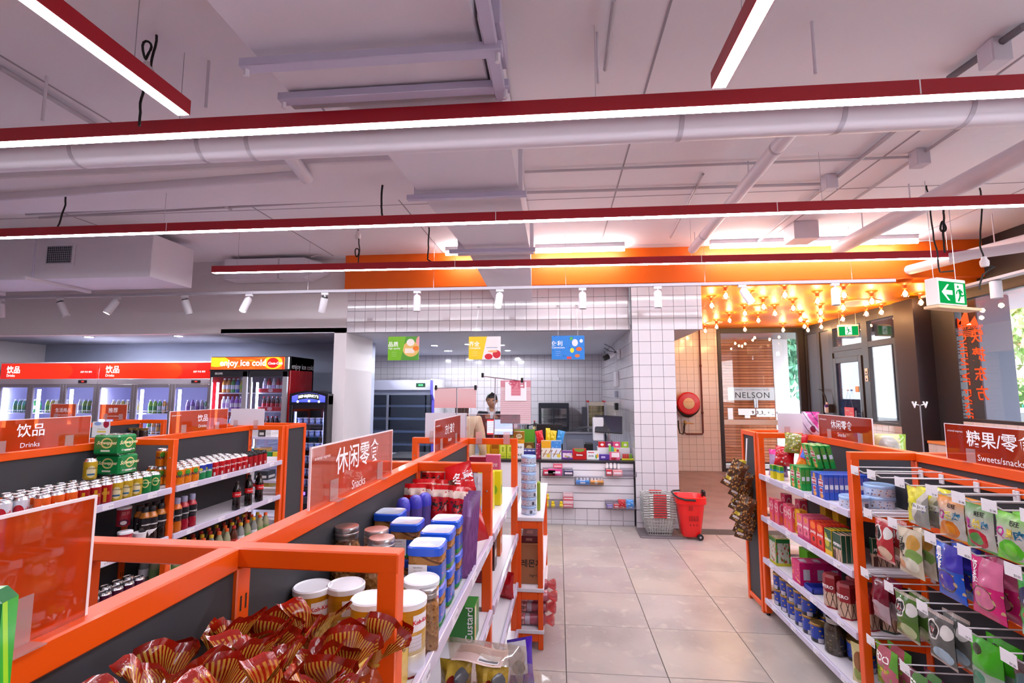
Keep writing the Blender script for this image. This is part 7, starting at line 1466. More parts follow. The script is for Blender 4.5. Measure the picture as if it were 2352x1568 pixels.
drinks_fridge('wide drinks fridge with red lit sign at the left edge', -8.8, -7.1, 0); drinks_fridge('wide drinks fridge with red lit sign beside the cola fridge', -7.095, -5.22, 3)
# cola fridge
X0, X1, FY = -4.98, -3.77, 6.53
t = thing('cola_fridge', 'red two door cola fridge with a lit enjoy ice cold header', 'fridge', (X0, FY, 0)); W_ = X1 - X0; D_ = .68
def q(lo, hi, m, nm, c=.003, par=None): b = MB(); b.box(lo, hi, m, c); return b.obj(nm, par or t)
SIDE = M('fridge_red', 'a80c14', .25, coat=.5, shapes=(('n', 4, .5, .75, 'c01420'),)); SIDEP = M('fridge_red_side', 'a80c14', .25, coat=.5, shapes=(('n', 6, .52, .7, 'c82028'), ('e', .3, .5, .75, .75, '9a5a48'), ('n', 14, .6, .7, 'b03c30')))
b = MB(); b.box((0, .03, 0), (.03, D_, 2.17), SIDE, .004); b.obj('side_panel', t); b = MB(); b.box((W_ - .03, .03, 0), (W_, D_, 2.17), SIDE, .004, {'+x': SIDEP}); b.obj('side_panel', t)
q((0, .03, 1.97), (W_, D_, 2.17), BLACK, 'top_housing'); q((0, D_ - .04, .1), (W_, D_, 2.0), M('cola_inside', '8a94a4', .5), 'back_wall'); q((0, 0.02, 0), (W_, D_, .16), BLACK, 'plinth')
q((.02, .0, 1.985), (W_ - .085, .03, 2.16), litprint('cola_header', 'e04818', 1.2, (('e', -.1, .2, .25, 1.1, 'f0b020'), ('n', 6, .55, .7, 'f09020'), ('e', .72, .0, .98, 1.1, 'f0a020'), ('e', .77, .1, .93, .95, 'c01818'), ('d', 1, 0, .98, 'c82018'))), 'header_sign')
q((W_ - .085, -.005, 1.98), (W_ - .01, .04, 2.17), SILV, 'header_trim', .012)
letter('enjoy ice cold', .125, glow('white_glow', 'ffffff', 1.6), t, fx((W_ * .42, -.002, 2.075), (0, -1, 0)), bold=.02); letter('Coca-Cola', .05, glow('white_glow', 'ffffff', 1.6), t, fx((W_ * .82, -.003, 2.07), (0, -1, 0)), shear=.3, bold=.02)
letter('enjoy ice cold', .11, WTXT, t, fx((W_ + .0, .36, 2.03), (1, 0, 0)), bold=.0)
q((0, .0, 1.965), (W_, .035, 1.985), BLACK, 'header_strip')
for a, e in ((.015, W_ / 2 - .015), (W_ / 2 + .015, W_ - .02)):
    q((a, 0, 1.88), (e, .03, 1.965), M('fridge_charcoal', '2a2a30', .35), 'door_head'); q((a, 0, .16), (a + .035, .03, 1.88), SILV, 'door_frame', .006); q((e - .085, 0, .16), (e, .03, 1.965), M('door_silver', 'b4b4bc', .3, metal=.5), 'door_frame', .01)
    q((a + .035, .012, .16), (e - .085, .016, 1.88), GLZ, 'door_glass', 0); q((a + .06, .07, .3), (a + .085, .09, 1.8), LSTR, 'led_strip', 0)
    for z in (1.66, 1.4, 1.12):
        q((a + .04, .1, z - .02), (e - .04, .6, z - .006), RACK, 'rack')
        if a > .3: q((a + .05, .085, z), (e - .09, .09, z + .055), M('cola_shelf_strip', 'b81420', .4, shapes=(('e', .42, .0, .6, 1.0, 'd8b0b0'),)), 'shelf_strip')
letter('SKOPE', .04, WTXT, t, fx((.15, -.001, 1.925), (0, -1, 0)), bold=.03)
rowc = [(0, 1.66, ['orange', 'orange', 'green', 'blue', 'yellow']), (0, 1.4, ['white', 'white', 'purple', 'purple', 'purple']), (1, 1.66, ['white', 'red', 'white', 'red', 'pink']), (1, 1.4, ['dark'] * 6), (0, 1.12, ['white', 'blue', 'white', 'blue', 'white']), (1, 1.12, ['dark'] * 6)]
for sd, z, cs in rowc:
    for g, c in enumerate(cs):
        x = X0 + (.14 if not sd else .76) + .068 * g
        fbottle(c).at((x, FY + .15, z - .0045), 0, '%s bottle in the cola fridge, %s on its %s shelf, %s door' % (c if c != 'dark' else 'cola', ORD[g], {1.66: 'top', 1.4: 'middle', 1.12: 'lower'}[z], ('left', 'right')[sd]), 'bottles in the cola fridge')
# ice cream freezer
X0, X1, FY = -3.63, -3.09, 6.32
t = thing('ice_cream_freezer', 'slim black ice cream freezer with an arched blue header', 'freezer', (X0, FY, 0)); W_ = X1 - X0; D_ = .5
FBK = M('freezer_black', '10121c', .3, coat=.4)
q((0, .02, 0), (.06, D_, 1.62), FBK, 'side_wall', .006); q((W_ - .06, .02, 0), (W_, D_, 1.62), FBK, 'side_wall', .006); q((.04, D_ - .04, 0), (W_ - .04, D_, 1.6), FBK, 'back_wall'); q((0, .0, 0), (W_, D_, .3), FBK, 'base', .01)
arch = [(0, 1.5), (W_, 1.5)] + [(W_ - W_ * k / 12, 1.64 + .045 * sin(PI * k / 12)) for k in range(13)]
b = MB(); b.poly([(x, .0, z) for x, z in arch], FBK, .3, (0, 1, 0)); b.obj('header', t)
ar2 = [(.035, 1.53), (W_ - .035, 1.53)] + [(W_ - .035 - (W_ - .07) * k / 12, 1.61 + .045 * sin(PI * k / 12)) for k in range(13)]
b = MB(); b.add([(x, -.004, z) for x, z in ar2], [list(range(len(ar2)))], litprint('freezer_sign', '3a48c8', 1.0, (('g', 0, 1, '5a58d8'),)), [[((x - .035) / (W_ - .07), (z - 1.53) / .13) for x, z in ar2]]); b.obj('header_sign', t)
bw = [(x, z) for x, z in [(.12 + .3 * k / 10, 1.632 + .02 * sin(PI * k / 10)) for k in range(11)] + [(.42 - .3 * k / 10, 1.558 + .02 * sin(PI * k / 10)) for k in range(11)]]
b = MB(); b.poly([(x, -.006, z) for x, z in bw], M('sign_dark', '24301c', .4)); b.obj('name_board', t)
letter("BEN&JERRY'S", .05, glow('white_glow', 'ffffff', 1.6), t, lambda x, y: Vector((W_ / 2 + x, -.0075, 1.594 + y + .02 * cos(x * 10))), bold=.035)
for x, z in ((.12, 1.538), (.28, 1.545), (.42, 1.538)): b = MB(); b.lathe([(0, 0), (.018, .001), (.012, .002), (0, .003)], 10, glow('cloud_glow', 'dfe4ff', 1.0), (0, 0, 0)); b.obj('cloud_print', t, (x, -.004, z), (PI / 2, 0, 0))
for lo, hi in (((.0, 0, .3), (.045, .025, 1.5)), ((W_ - .045, 0, .3), (W_, .025, 1.5)), ((.045, 0, 1.44), (W_ - .045, .025, 1.5)), ((.045, 0, .3), (W_ - .045, .025, .38))): q(lo, hi, FBK, 'door_frame', .005)
q((.045, .01, .38), (W_ - .045, .014, 1.44), GLZ, 'door_glass', 0); q((.06, .05, .45), (.075, .065, 1.4), glow('freezer_led', 'b8c0ff', 4), 'led_strip', 0); q((W_ - .075, .05, .45), (W_ - .06, .065, 1.4), MATS['freezer_led'], 'led_strip', 0)
tubm = M('ice_tub', '8aa0d8', .4, shapes=(('r', 0, .3, 1, .7, 'c8d4f0'), ('v', 8, 3, .2, '3a5a3c')))
it = thing('ice_cream_tub', '', 'tub'); b = MB(); b.lathe([(.03, 0), (.036, .07)], 12, tubm); b.obj('body', it); b = MB(); b.lathe([(.038, .068), (.038, .08), (0, .081)], 12, PAPER); b.obj('lid', it); IT = Proto(it)
for j, z in enumerate((1.24, 1.07, .9, .73, .56, .42)):
    q((.05, .06, z - .018), (W_ - .05, .42, z - .004), M('freezer_shelf', '5a6078', .4, metal=.4), 'shelf')
    for g in range(5): IT.at((X0 + .1 + .086 * g, FY + .12, z - .003), .4 * g, 'small ice cream tub, %s from the left on the %s freezer shelf' % (ORD[g], ORD[j]), 'ice cream tubs in the freezer')
q((.05, -.012, .2), (W_ - .05, .01, .29), M('freezer_grille', '3a3c48', .4), 'grille'); q((.2, -.015, .31), (.28, -.0, .35), glow('freezer_light', '8060ff', 2), 'indicator', .003)
# white shelf rack seen through the far frame of the drinks run
t = thing('shelf_rack', 'white shelf rack of boxes beyond the drinks run', 'shelving', (-3.72, 5.45, 0)); W_ = .56
for z in (1.145, .87, .65, .5, .25): q((0, 0, z - .02), (W_, .3, z), SHELF, 'shelf'); q((0, -.004, z - .025), (W_, .0, z + .005), STRIP, 'price_strip')
for x in (0, W_ - .02): q((x, .28, 0), (x + .02, .3, 1.3), SHELF, 'post')
bx = [(1.145, [('c8c890', .1, .12, 'pale yellow box'), ('c0bcc4', .07, .1, 'grey box'), ('3a3430', .07, .1, 'dark box'), ('d8d4d8', .07, .1, 'white box')]), (.87, [('3a8a9a', .13, .14, 'blue and teal carton'), ('c89a50', .13, .14, 'tan carton'), ('2c8a50', .08, .1, 'green packet'), ('d8c030', .08, .1, 'yellow packet')]), (.65, [('d4d0d4', .16, .12, 'white tray carton'), ('30343c', .16, .1, 'black tray carton')]), (.5, [('c02028', .2, .1, 'red carton'), ('b8a850', .14, .13, 'olive carton')])]
for z, L_i in bx:
    x = -3.7
    for k, (c, w, h, nm) in enumerate(L_i): carton('shelf_box', nm + ' on the white shelf rack behind the drinks run', w, .16, h, pm('sr' + c, c, (('r', .1, .2, .9, .5, 'c8c4c0'),)), loc=(x + w / 2, 5.56, z + .001)); x += w + .012
# jars on the run behind
p = AY(300, 998, 4.9)
for k in range(7):
    c = ('7a0c14', '1c0e0c', '7a0c14', '7a0c14', '1a100c', '1a100c', '20140c')[k]; t = thing('sauce_jar', '%s lidded jar on the run behind the drinks sign, %s from the left' % ('dark red' if c[0] == '7' else 'black', ORD[k]), 'jar', (-4.93 + .075 * k, 4.95, ZS1 + .1)); b = MB(); b.lathe([(.033, -.1), (.036, -.09), (.036, .1), (.03, .12)], 14, M('jar_' + c, c, .15, coat=.5)); b.obj('body', t); b = MB(); b.lathe([(.033, .115), (.035, .14), (0, .141)], 14, M('jar_' + c) if c[0] == '7' else M('jar_lid_gold', '8a7040', .3, metal=.6)); b.obj('lid', t)
# ---------------------------------------------------------------- exit signs, fire hose, baskets, lettering on the glass
EXG = litprint('exit_green', '18a858', .9, ()) if False else glow('exit_green', '12a04e', .75); EXW = glow('exit_white', 'f2fff6', .95)
def runner(par, s, ox, oz, y, mw=EXW, mg=EXG):
    """Running figure through a doorway, as on the exit sign."""
    b = MB(); b.box((ox - .34 * s, y, oz - .5 * s), (ox + .34 * s, y - .001, oz + .5 * s), mw); b.obj('doorway_panel', par)
    b = MB(); L = lambda pts, r: b.tube([(ox + px * s, y - .002, oz + pz * s) for px, pz in pts], r * s, mg, 6)
    b.lathe([(.0, -.001), (.075 * s, 0), (0, .001)], 12, mg, (ox - .1 * s, y - .002, oz + .33 * s), 'y')
    L([(-.05, .2), (.02, -.05)], .07); L([(-.05, .17), (-.2, .1), (-.27, -.05)], .03); L([(-.02, .18), (.14, .12), (.22, .02)], .03); L([(.02, -.05), (-.04, -.25), (-.16, -.42)], .045); L([(.02, -.05), (.16, -.15), (.26, -.1)], .045); b.obj('running_figure', par)
def exit_sign(lab, loc, rz, W_, H_, D_, arrow=True, chains=None, plate=True):
    t = thing('exit_sign', lab, 'exit sign', loc, rz); b = MB(); b.box((-W_ / 2, 0, 0), (W_ / 2, D_, H_), M('exit_case', 'dcd8d4', .35), .004); b.obj('case', t)
    b = MB(); b.box((-W_ / 2 + .012, -.004, .014), (W_ / 2 - .012, .0, H_ - .03), EXG); b.obj('face', t)
    if arrow:
        cx_, cz2, s = -W_ * .22, H_ * .47, H_ * .3
        b = MB(); b.add([(cx_ + x * s, -.006, cz2 + z * s) for x, z in ((-1, 0), (.1, 1), (.45, 1), (-.25, .28), (1, .28), (1, -.28), (-.25, -.28), (.45, -1), (.1, -1))], [[0, 1, 2, 3], [0, 3, 6, 8], [8, 6, 7], [3, 4, 5, 6]] if False else [[0, 3, 2, 1], [0, 6, 3], [0, 8, 7, 6], [3, 6, 5, 4]], EXW); b.obj('arrow', t)
        runner(t, H_ * .72, W_ * .22, H_ * .47, -.005)
    else: runner(t, H_ * .7, 0, H_ * .48, -.005)
    if chains:
        for x in (-W_ * .4, W_ * .4): b = MB(); b.tube([(x, D_ / 2, H_), (x, D_ / 2, chains)], .003, STEEL, 5); b.obj('chain', t)
        b = MB(); plate and b.box((-W_ * .56, -.01, -.03), (W_ * 1.0, D_ + .01, -.005), M('exit_tray', 'd8b890', .5), .003); plate and b.obj('tray', t)
    return t
p = AY(2190, 695, 4.5); exit_sign('large green exit sign with a left arrow hanging near the window', (p.x, 4.5, 2.425), .42, .37, .235, .1, chains=CZ - 2.43)
p = AY(1976, 752, 8.6); exit_sign('small green exit sign above the entrance door', (4.95, 8.75, 2.62), -PI / 2 + 1.25, .3, .2, .06, arrow=False, chains=.42, plate=False)
# fire hose reel and its pipework on the entrance tiles
p = AY(1580, 926, 10.6); t = thing('fire_hose_reel', 'round red fire hose reel with a cream disc on the tiles', 'fire hose', (p.x, 10.6, p.z)); FR = M('fire_red', 'd01018', .3, coat=.4)
HM = Matrix.Rotation(PI / 2, 4, 'X')
b = MB(); b.T = HM; b.lathe([(.235, -.12), (.235, .05), (.21, .075), (0, .08)], 36, FR); b.obj('drum', t); b = MB(); b.T = HM; b.lathe([(.115, .081), (.11, .084), (0, .084)], 28, M('reel_disc', 'e0c8a0', .5, shapes=(('v', 9, 5, .12, 'b08040'),))); b.obj('label_disc', t); letter('FIRE HOSE', .03, M('reel_red', 'b84030'), t, fx((0, -.085, .03), (0, -1, 0)))
b = MB(); b.tube([(.225 * cos(a), -.02, .235 * sin(a) - .02) for a in [PI + .1 + (PI - .2) * k / 16 for k in range(17)]], .022, BLKR, 8); b.tube([(.2 * cos(a), .02, .26 * sin(a) - .02) for a in [PI + .3 + (PI - .6) * k / 12 for k in range(13)]], .018, BLKR, 8); b.obj('hose', t)
b = MB(); b.tube([(-.2, .05, -.36), (-.21, .0, -.5), (-.19, -.02, -.62), (-.13, -.02, -.64), (-.09, 0, -.55), (-.07, .05, -.42)], .014, BLKR, 8); b.obj('hose_tail', t)
b = MB(); b.box((-.06, -.02, .0 - .02), (.06, .23, .02), STEEL); b.obj('bracket', t)
BRS = M('brass', 'b8904c', .3, metal=.8); b = MB(); b.lathe([(.022, -.46), (.028, -.42), (.022, -.36)], 12, BRS, (-.05, .1, 0)); b.tube([(-.05, .1, -.41), (.12, .08, -.43)], .01, BRS, 8); b.obj('valve', t)
MAR = M('pipe_maroon', '6a2c2c', .4); a, c = AY(1607, 760, 10.75), AY(1618, 989, 10.75); t = thing('fire_pipe', 'dark red fire pipe running down the entrance tiles to the hose valve', 'pipe', (a.x, 10.78, 0)); q_ = p.x - .05 - a.x
b = MB(); b.tube([(0, 0, 3.0), (0, 0, p.z - .62), (-.02, 0, p.z - .65), (q_ + .04, 0, p.z - .65), (q_ + .0, 0, p.z - .62), (q_, 0, p.z - .47)], .017, MAR, 8); b.obj('pipe_run', t)
for z in (2.2, 1.2): b = MB(); b.lathe([(.024, z), (.024, z + .05)], 10, MAR); b.obj('coupling', t)
# stacked wire baskets
WIR = M('basket_wire', 'd0d2d0', .3, metal=.5); REDP = M('basket_grip', 'b01820', .4)
bk = thing('wire_basket', '', 'basket'); b = MB()
def ring(w, d, z, r=.0035): b.tube([(-w, -d, z), (w, -d, z), (w, d, z), (-w, d, z)], r, WIR, 5, True)
WT, DT, WB, DB, HB = .185, .13, .13, .09, .2
for k in range(6): u = k / 5; ring(WB + (WT - WB) * u, DB + (DT - DB) * u, HB * u, .0055 if k == 5 else .0035)
for k in range(11):
    u = -1 + 2 * k / 10
    for s_ in (-1, 1): b.tube([(WB * u, s_ * DB, 0), (WT * u, s_ * DT, HB)], .003, WIR, 4)
    b.tube([(WB * u, -DB, 0), (WB * u, DB, 0)], .002, WIR, 4)
for k in range(7):
    u = -1 + 2 * k / 6
    for s_ in (-1, 1): b.tube([(s_ * WB, DB * u, 0), (s_ * WT, DT * u, HB)], .003, WIR, 4)
b.obj('wire_body', bk)
for s_ in (-1, 1): b = MB(); b.tube([(-WT, s_ * DT * .2, HB), (-WT * .6, s_ * (DT + .012), HB + .008), (WT * .6, s_ * (DT + .012), HB + .008), (WT, s_ * DT * .2, HB)], .006, WIR, 6); hd = b.obj('handle', bk); b = MB(); b.tube([(-.075, s_ * (DT + .012), HB + .008), (.075, s_ * (DT + .012), HB + .008)], .0085, REDP, 8); b.obj('grip', hd)
BK = Proto(bk)
for k in range(10): BK.at((1.17, 6.1, .0165 + .0275 * k), 0, 'wire shopping basket with red grips, %s from the bottom of the stack by the pillar' % ORD[k], 'stacked wire baskets')
b = MB(); b.box((-.24, -.19, 0), (.24, .19, .012), M('basket_base', '7a7074', .5, metal=.4), .004); tag(b.obj('basket_stand', None, (1.17, 6.1, .001)), 'flat grey base plate under the wire baskets', 'stand')
# red rolling basket
RB_ = M('basket_red', 'e00c0c', .3, coat=.3); t = thing('rolling_basket', 'tall red plastic rolling basket with black handle beside the pillar', 'basket', (1.505, 5.98, 0)); 
def rb(w, d, z, n=28, sq=5): return [(w / (abs(cos(a)) ** sq + abs(sin(a)) ** sq) ** (1 / sq) * cos(a), d / (abs(cos(a)) ** sq + abs(sin(a)) ** sq) ** (1 / sq) * sin(a), z) for a in [2 * PI * k / n for k in range(n)]]
lv = [(.09, .085, .03), (.105, .1, .05), (.15, .145, .4), (.155, .15, .402), (.168, .165, .405), (.17, .167, .475), (.16, .158, .48), (.15, .148, .47), (.1, .095, .06)]; b = MB(); n = 28; vs = []; 
for w, d, z in lv: vs += rb(w, d, z)
b.add(vs, [[i * n + k, i * n + (k + 1) % n, (i + 1) * n + (k + 1) % n, (i + 1) * n + k] for i in range(len(lv) - 1) for k in range(n)] + [list(range(n - 1, -1, -1)), [(len(lv) - 1) * n + k for k in range(n)]], RB_, None, True); b.obj('tub', t)
SLT = M('basket_slot', '8a0808', .5)
for z, w, cnt, x0 in ((.36, .05, 3, -.04), (.245, .06, 6, -.035), (.17, .02, 3, -.025)):
    for k in range(cnt): b = MB(); yy = -(.1 + .045 * (z - .05) / .35) - .0008; b.box((x0 + .018 * k if cnt != 3 or z > .3 else x0 + .035 * k, yy - .004, z - w / 2), (x0 + .007 + .018 * k if cnt != 3 or z > .3 else x0 + .009 + .035 * k, yy + .004, z + w / 2), SLT); b.obj('slot', t)
b = MB(); b.tube([(.03, -.172, .455), (-.08, -.172, .46), (-.155, -.14, .475), (-.182, -.05, .49), (-.182, .06, .5), (-.15, .13, .5), (-.06, .165, .5)], .011, BLACK, 8); b.obj('handle', t); b = MB(); b.box((.145, -.03, .45), (.185, .05, .54), BLACK, .015); b.obj('pull_grip', t)
for y in (-.06, .06): b = MB(); b.lathe([(0, -.014), (.01, -.014), (.012, -.012), (.034, -.012), (.036, 0), (.034, .012), (0, .012)], 16, [STEEL, STEEL, BLKR, BLKR, BLKR, BLKR], ax='y', ctr=(.085, y - .045, .036)); b.obj('wheel', t)
# lettering on the shop window (reads from the street)
OL = M('orange_vinyl', 'f0561c', .5); OL2 = M('orange_vinyl_back', 'e8501a', .5); t = thing('window_lettering', 'orange vinyl crown logo and lettering on the shop window, seen from behind', 'lettering', (wx + .03, 6.6, 0))
back = lambda y0, z0: (lambda x, y: Vector((0, y0 + x, z0 + y)))     # right way round for someone outside
def vert(y0, z0): return lambda x, y: Vector((0, y0 + y, z0 - x))
vs, fs = text_geo('ORIENTAL EXPRESS', .22, .004, 0, 'LEFT', 1.05); b = MB(); b.add([(0, .2 + v.y, 2.43 - v.x * .62) for v in vs], fs, OL); b.obj('lettering', t)
for k, ch_ in enumerate('快捷东方'):
    vs, fs = text_geo(ch_, .19, .015); b = MB(); b.add([(0, -.03 + v.x, 2.37 - .24 * k + v.y) for v in vs], fs, OL); b.obj('lettering', t)
b = MB(); cw = [[(-.2, 2.5), (-.17, 2.62), (-.1, 2.56), (-.12, 2.5)], [(-.15, 2.53), (0, 2.72), (.03, 2.52), (-.06, 2.5)], [(.03, 2.52), (.12, 2.6), (.16, 2.5), (.06, 2.5)], [(-.2, 2.48), (.16, 2.48), (.16, 2.5), (-.2, 2.5)]]
for c_ in cw: b.add([(0, .09 - y * .95, z + .03) for y, z in c_], [[0, 1, 2, 3]], OL)
for k in range(4): b.box((-.001, .09 - .16 + .03 * k, 2.45 - .022 * k), (.001, .09 + .18 - .03 * k, 2.46 - .022 * k), OL)
b.obj('crown_logo', t)
vs, fs = text_geo('ORIENTAL EXPRESS', .05, .01); b = MB(); b.add([(0, .09 + v.x, 2.49 + v.y) for v in vs], fs, OL); b.obj('lettering', t)
# door signs and sanitiser
t = thing('closed_sign', 'red sorry we are closed sign hanging in the shop door', 'sign', (wx - .03, 9.28, 1.28)); b = MB(); b.box((-.004, -.14, -.12), (.004, .14, .12), M('closed_red', 'd82434', .4), .002); b.obj('plate', t); letter('CLOSED', .07, WTXT, t, fx((-.0045, 0, -.055), (-1, 0, 0)), bold=.03); letter('Sorry', .05, WTXT, t, fx((-.0045, .05, .065), (-1, 0, 0)), shear=.3); letter("We're", .03, WTXT, t, fx((-.0045, -.06, .02), (-1, 0, 0)))
b = MB(); b.tube([(0, -.12, .12), (0, 0, .42), (0, .12, .12)], .002, STEEL, 4); b.lathe([(.02, .41), (.02, .43), (0, .44)], 10, LIDW); b.obj('cord', t)
b = MB(); b.box((-.002, -.05, -.05), (.002, .05, .05), M('orange_note', 'e8a050', .5)); tag(b.obj('door_sticker', None, (wx - .004, 9.05, 1.72)), 'small orange sticker on the door glass', 'sticker')
b = MB(); b.box((-.002, -.08, -.1), (.002, .08, .1), PAPER); tag(b.obj('door_notice', None, (wx - .006, 9.08, 1.1)), 'white paper notice beside the closed sign', 'notice')
p = AX(1896, 935, 5.1); t = thing('sanitiser', 'white and purple wall sanitiser bottle with a black hose by the door', 'dispenser', (5.1, 9.86, p.z)); b = MB(); b.lathe([(.04, -.1), (.045, -.08), (.045, .04), (.02, .06), (.015, .1)], 14, M('sanitiser_white', 'dcd8e0', .3, shapes=(('e', .4, .5, .8, .8, '4a2c8a'), ('e', .0, .5, .3, .8, '4a2c8a')))); b.obj('body', t); b = MB(); b.tube([(0, .0, .1), (0, .05, .22), (.02, .2, .33), (.05, .35, .34)], .012, BLKR, 6); b.obj('hose', t); b = MB(); b.box((.0, -.06, -.1), (.1, .06, .06), ALU); b.obj('bracket', t)
for k, (y, z, lab) in enumerate(((8.76, 2.02, 'white label plate on the door post'), (8.76, 1.9, 'second white label plate below it'))): b = MB(); b.box((-.003, -.04, -.05), (.0, .04, .05), PAPER, .001); b.box((-.004, -.02, -.03), (-.003, .02, .0), BLACK); tag(b.obj('door_label', None, (wx - .005, y, z)), lab, 'label')
# ---------------------------------------------------------------- outside the windows
GR = M('street_asphalt', 'a8a8aa', .9, bump=('noise', 60, .2)); b = MB(); b.box((5.36, -15, -.2), (70, 70, -.12), GR); b.box((-12, 10.97, -.2), (5.36, 70, -.12), GR); structure(b.obj('ground'), 'pale street and pavement outside')
b = MB(); b.box((11.9, -12, -.12), (20, 60, .0), M('kerb', 'b8b4b0', .8)); structure(b.obj('pavement'), 'pavement across the street')
LEAF = [M('leaf_%d' % k, c, .6, shapes=(('n', 3, .4, .7, d),)) for k, (c, d) in enumerate((('7aa24e', '94bc64'), ('a2bc7c', 'b8cc98'), ('5a9478', '7ab498')))]
def leaves(name, parent, cen, rad, n, size, mats, seed, box=False):
    R_n = random.Random(seed); b = MB()
    for k in range(n):
        if box: p = Vector((R_n.uniform(-1, 1) * rad[0], R_n.uniform(-1, 1) * rad[1], R_n.uniform(-1, 1) * rad[2])); ax_ = R_n.randrange(3); p[ax_] = rad[ax_] * R_n.choice((-1, 1)) * R_n.uniform(.85, 1.1)
        else:
            d = Vector((R_n.gauss(0, 1), R_n.gauss(0, 1), R_n.gauss(0, 1))).normalized(); q_ = R_n.uniform(.35, 1) * (1 + .35 * noise.noise(d * 2.2 + Vector((seed, 0, 0)))); p = Vector((d.x * rad[0], d.y * rad[1], d.z * rad[2])) * q_
        p += Vector(cen); e = Euler((R_n.uniform(0, 6), R_n.uniform(0, 6), R_n.uniform(0, 6))).to_matrix(); s_ = size * R_n.uniform(.6, 1.3)
        b.add([p + e @ Vector(v) * s_ for v in ((-.5, 0, 0), (0, -.25, .05), (.6, 0, 0), (0, .25, .05))], [[0, 1, 2, 3]], mats[k % len(mats)])
    o = b.obj(name, parent); o['kind'] = 'stuff' if parent is None else 'thing'
    if parent is not None: del o['kind']
    return o
BARK = M('bark', '6a5a4c', .9)
def tree(lab, x, y, h, r, m, seed, n=2600):
    t = thing('street_tree', lab, 'tree', (x, y, -.12)); b = MB(); b.tube([(0, 0, 0), (.05, .05, h * .4), (-.05, .1, h * .75)], [.14, .1, .05], BARK, 8)
    for k in range(6): a = k * 1.05; b.tube([(.03, .05, h * (.35 + .05 * k)), (cos(a) * r * .5, sin(a) * r * .5, h * (.55 + .06 * k)), (cos(a) * r * .85, sin(a) * r * .85, h * (.62 + .06 * k))], [.05, .03, .012], BARK, 6)
    b.obj('trunk', t); leaves('crown', t, (0, 0, h * .68), (r, r, h * .36), n, .3, m, seed); return t
tree('leafy tree in front of the brick building across the street', 15.6, 19.6, 7.2, 2.3, LEAF[1:2] + LEAF[:1], 3); tree('slender pale tree right of the leafy one', 15.4, 16.2, 6.6, 1.5, LEAF[1:2], 5, 1500); tree('tree at the far end of the street window', 15.0, 23.5, 6.5, 1.9, LEAF[:2], 8)
tree('blue green tree seen through the back entrance window', 6.9, 16.8, 4.6, 1.5, LEAF[2:], 11); tree('yellow green tree behind the blue green one', 8.0, 19.5, 6.5, 2.0, LEAF[:1], 13)
def hedge(lab, x0, x1, y0, y1, z1, seed, n):
    t = thing('hedge', lab, 'hedge', ((x0 + x1) / 2, (y0 + y1) / 2, 0)); b = MB(); hx_, hy_ = (x1 - x0) / 2, (y1 - y0) / 2
    b.box((-hx_ * .9, -hy_, 0), (hx_ * .9, hy_, z1 * .95), M('hedge_core', '3a5a28', .9), .1); b.obj('core', t); leaves('foliage', t, (0, 0, z1 / 2), (hx_, hy_, z1 / 2), n, .16, LEAF[:2], seed, True); return t
hedge('long clipped green hedge behind the teal fence', 14.4, 15.3, 11, 30, 2.0, 4, 9000)
FT_ = M('fence_teal', '2c8a80', .5)
t = thing('picket_fence', 'teal metal picket fence along the street', 'fence', (13.9, 20, 0)); pk_ = MB(); pk_.box((-.012, -.012, 0), (.012, .012, 1.3), FT_); pme = pk_.mesh('picket')
for k in range(120): put('picket', pme, t, (0, -9 + .15 * k, 0))
for z in (.25, 1.15): b = MB(); b.box((-.02, -9, z), (.02, 9, z + .05), FT_); b.obj('rail', t)
CARW = M('car_white', 'eceef2', .25, coat=.8); CARG = M('car_glass', '20262e', .08, coat=.5); TYRE = M('tyre', '18181a', .8)
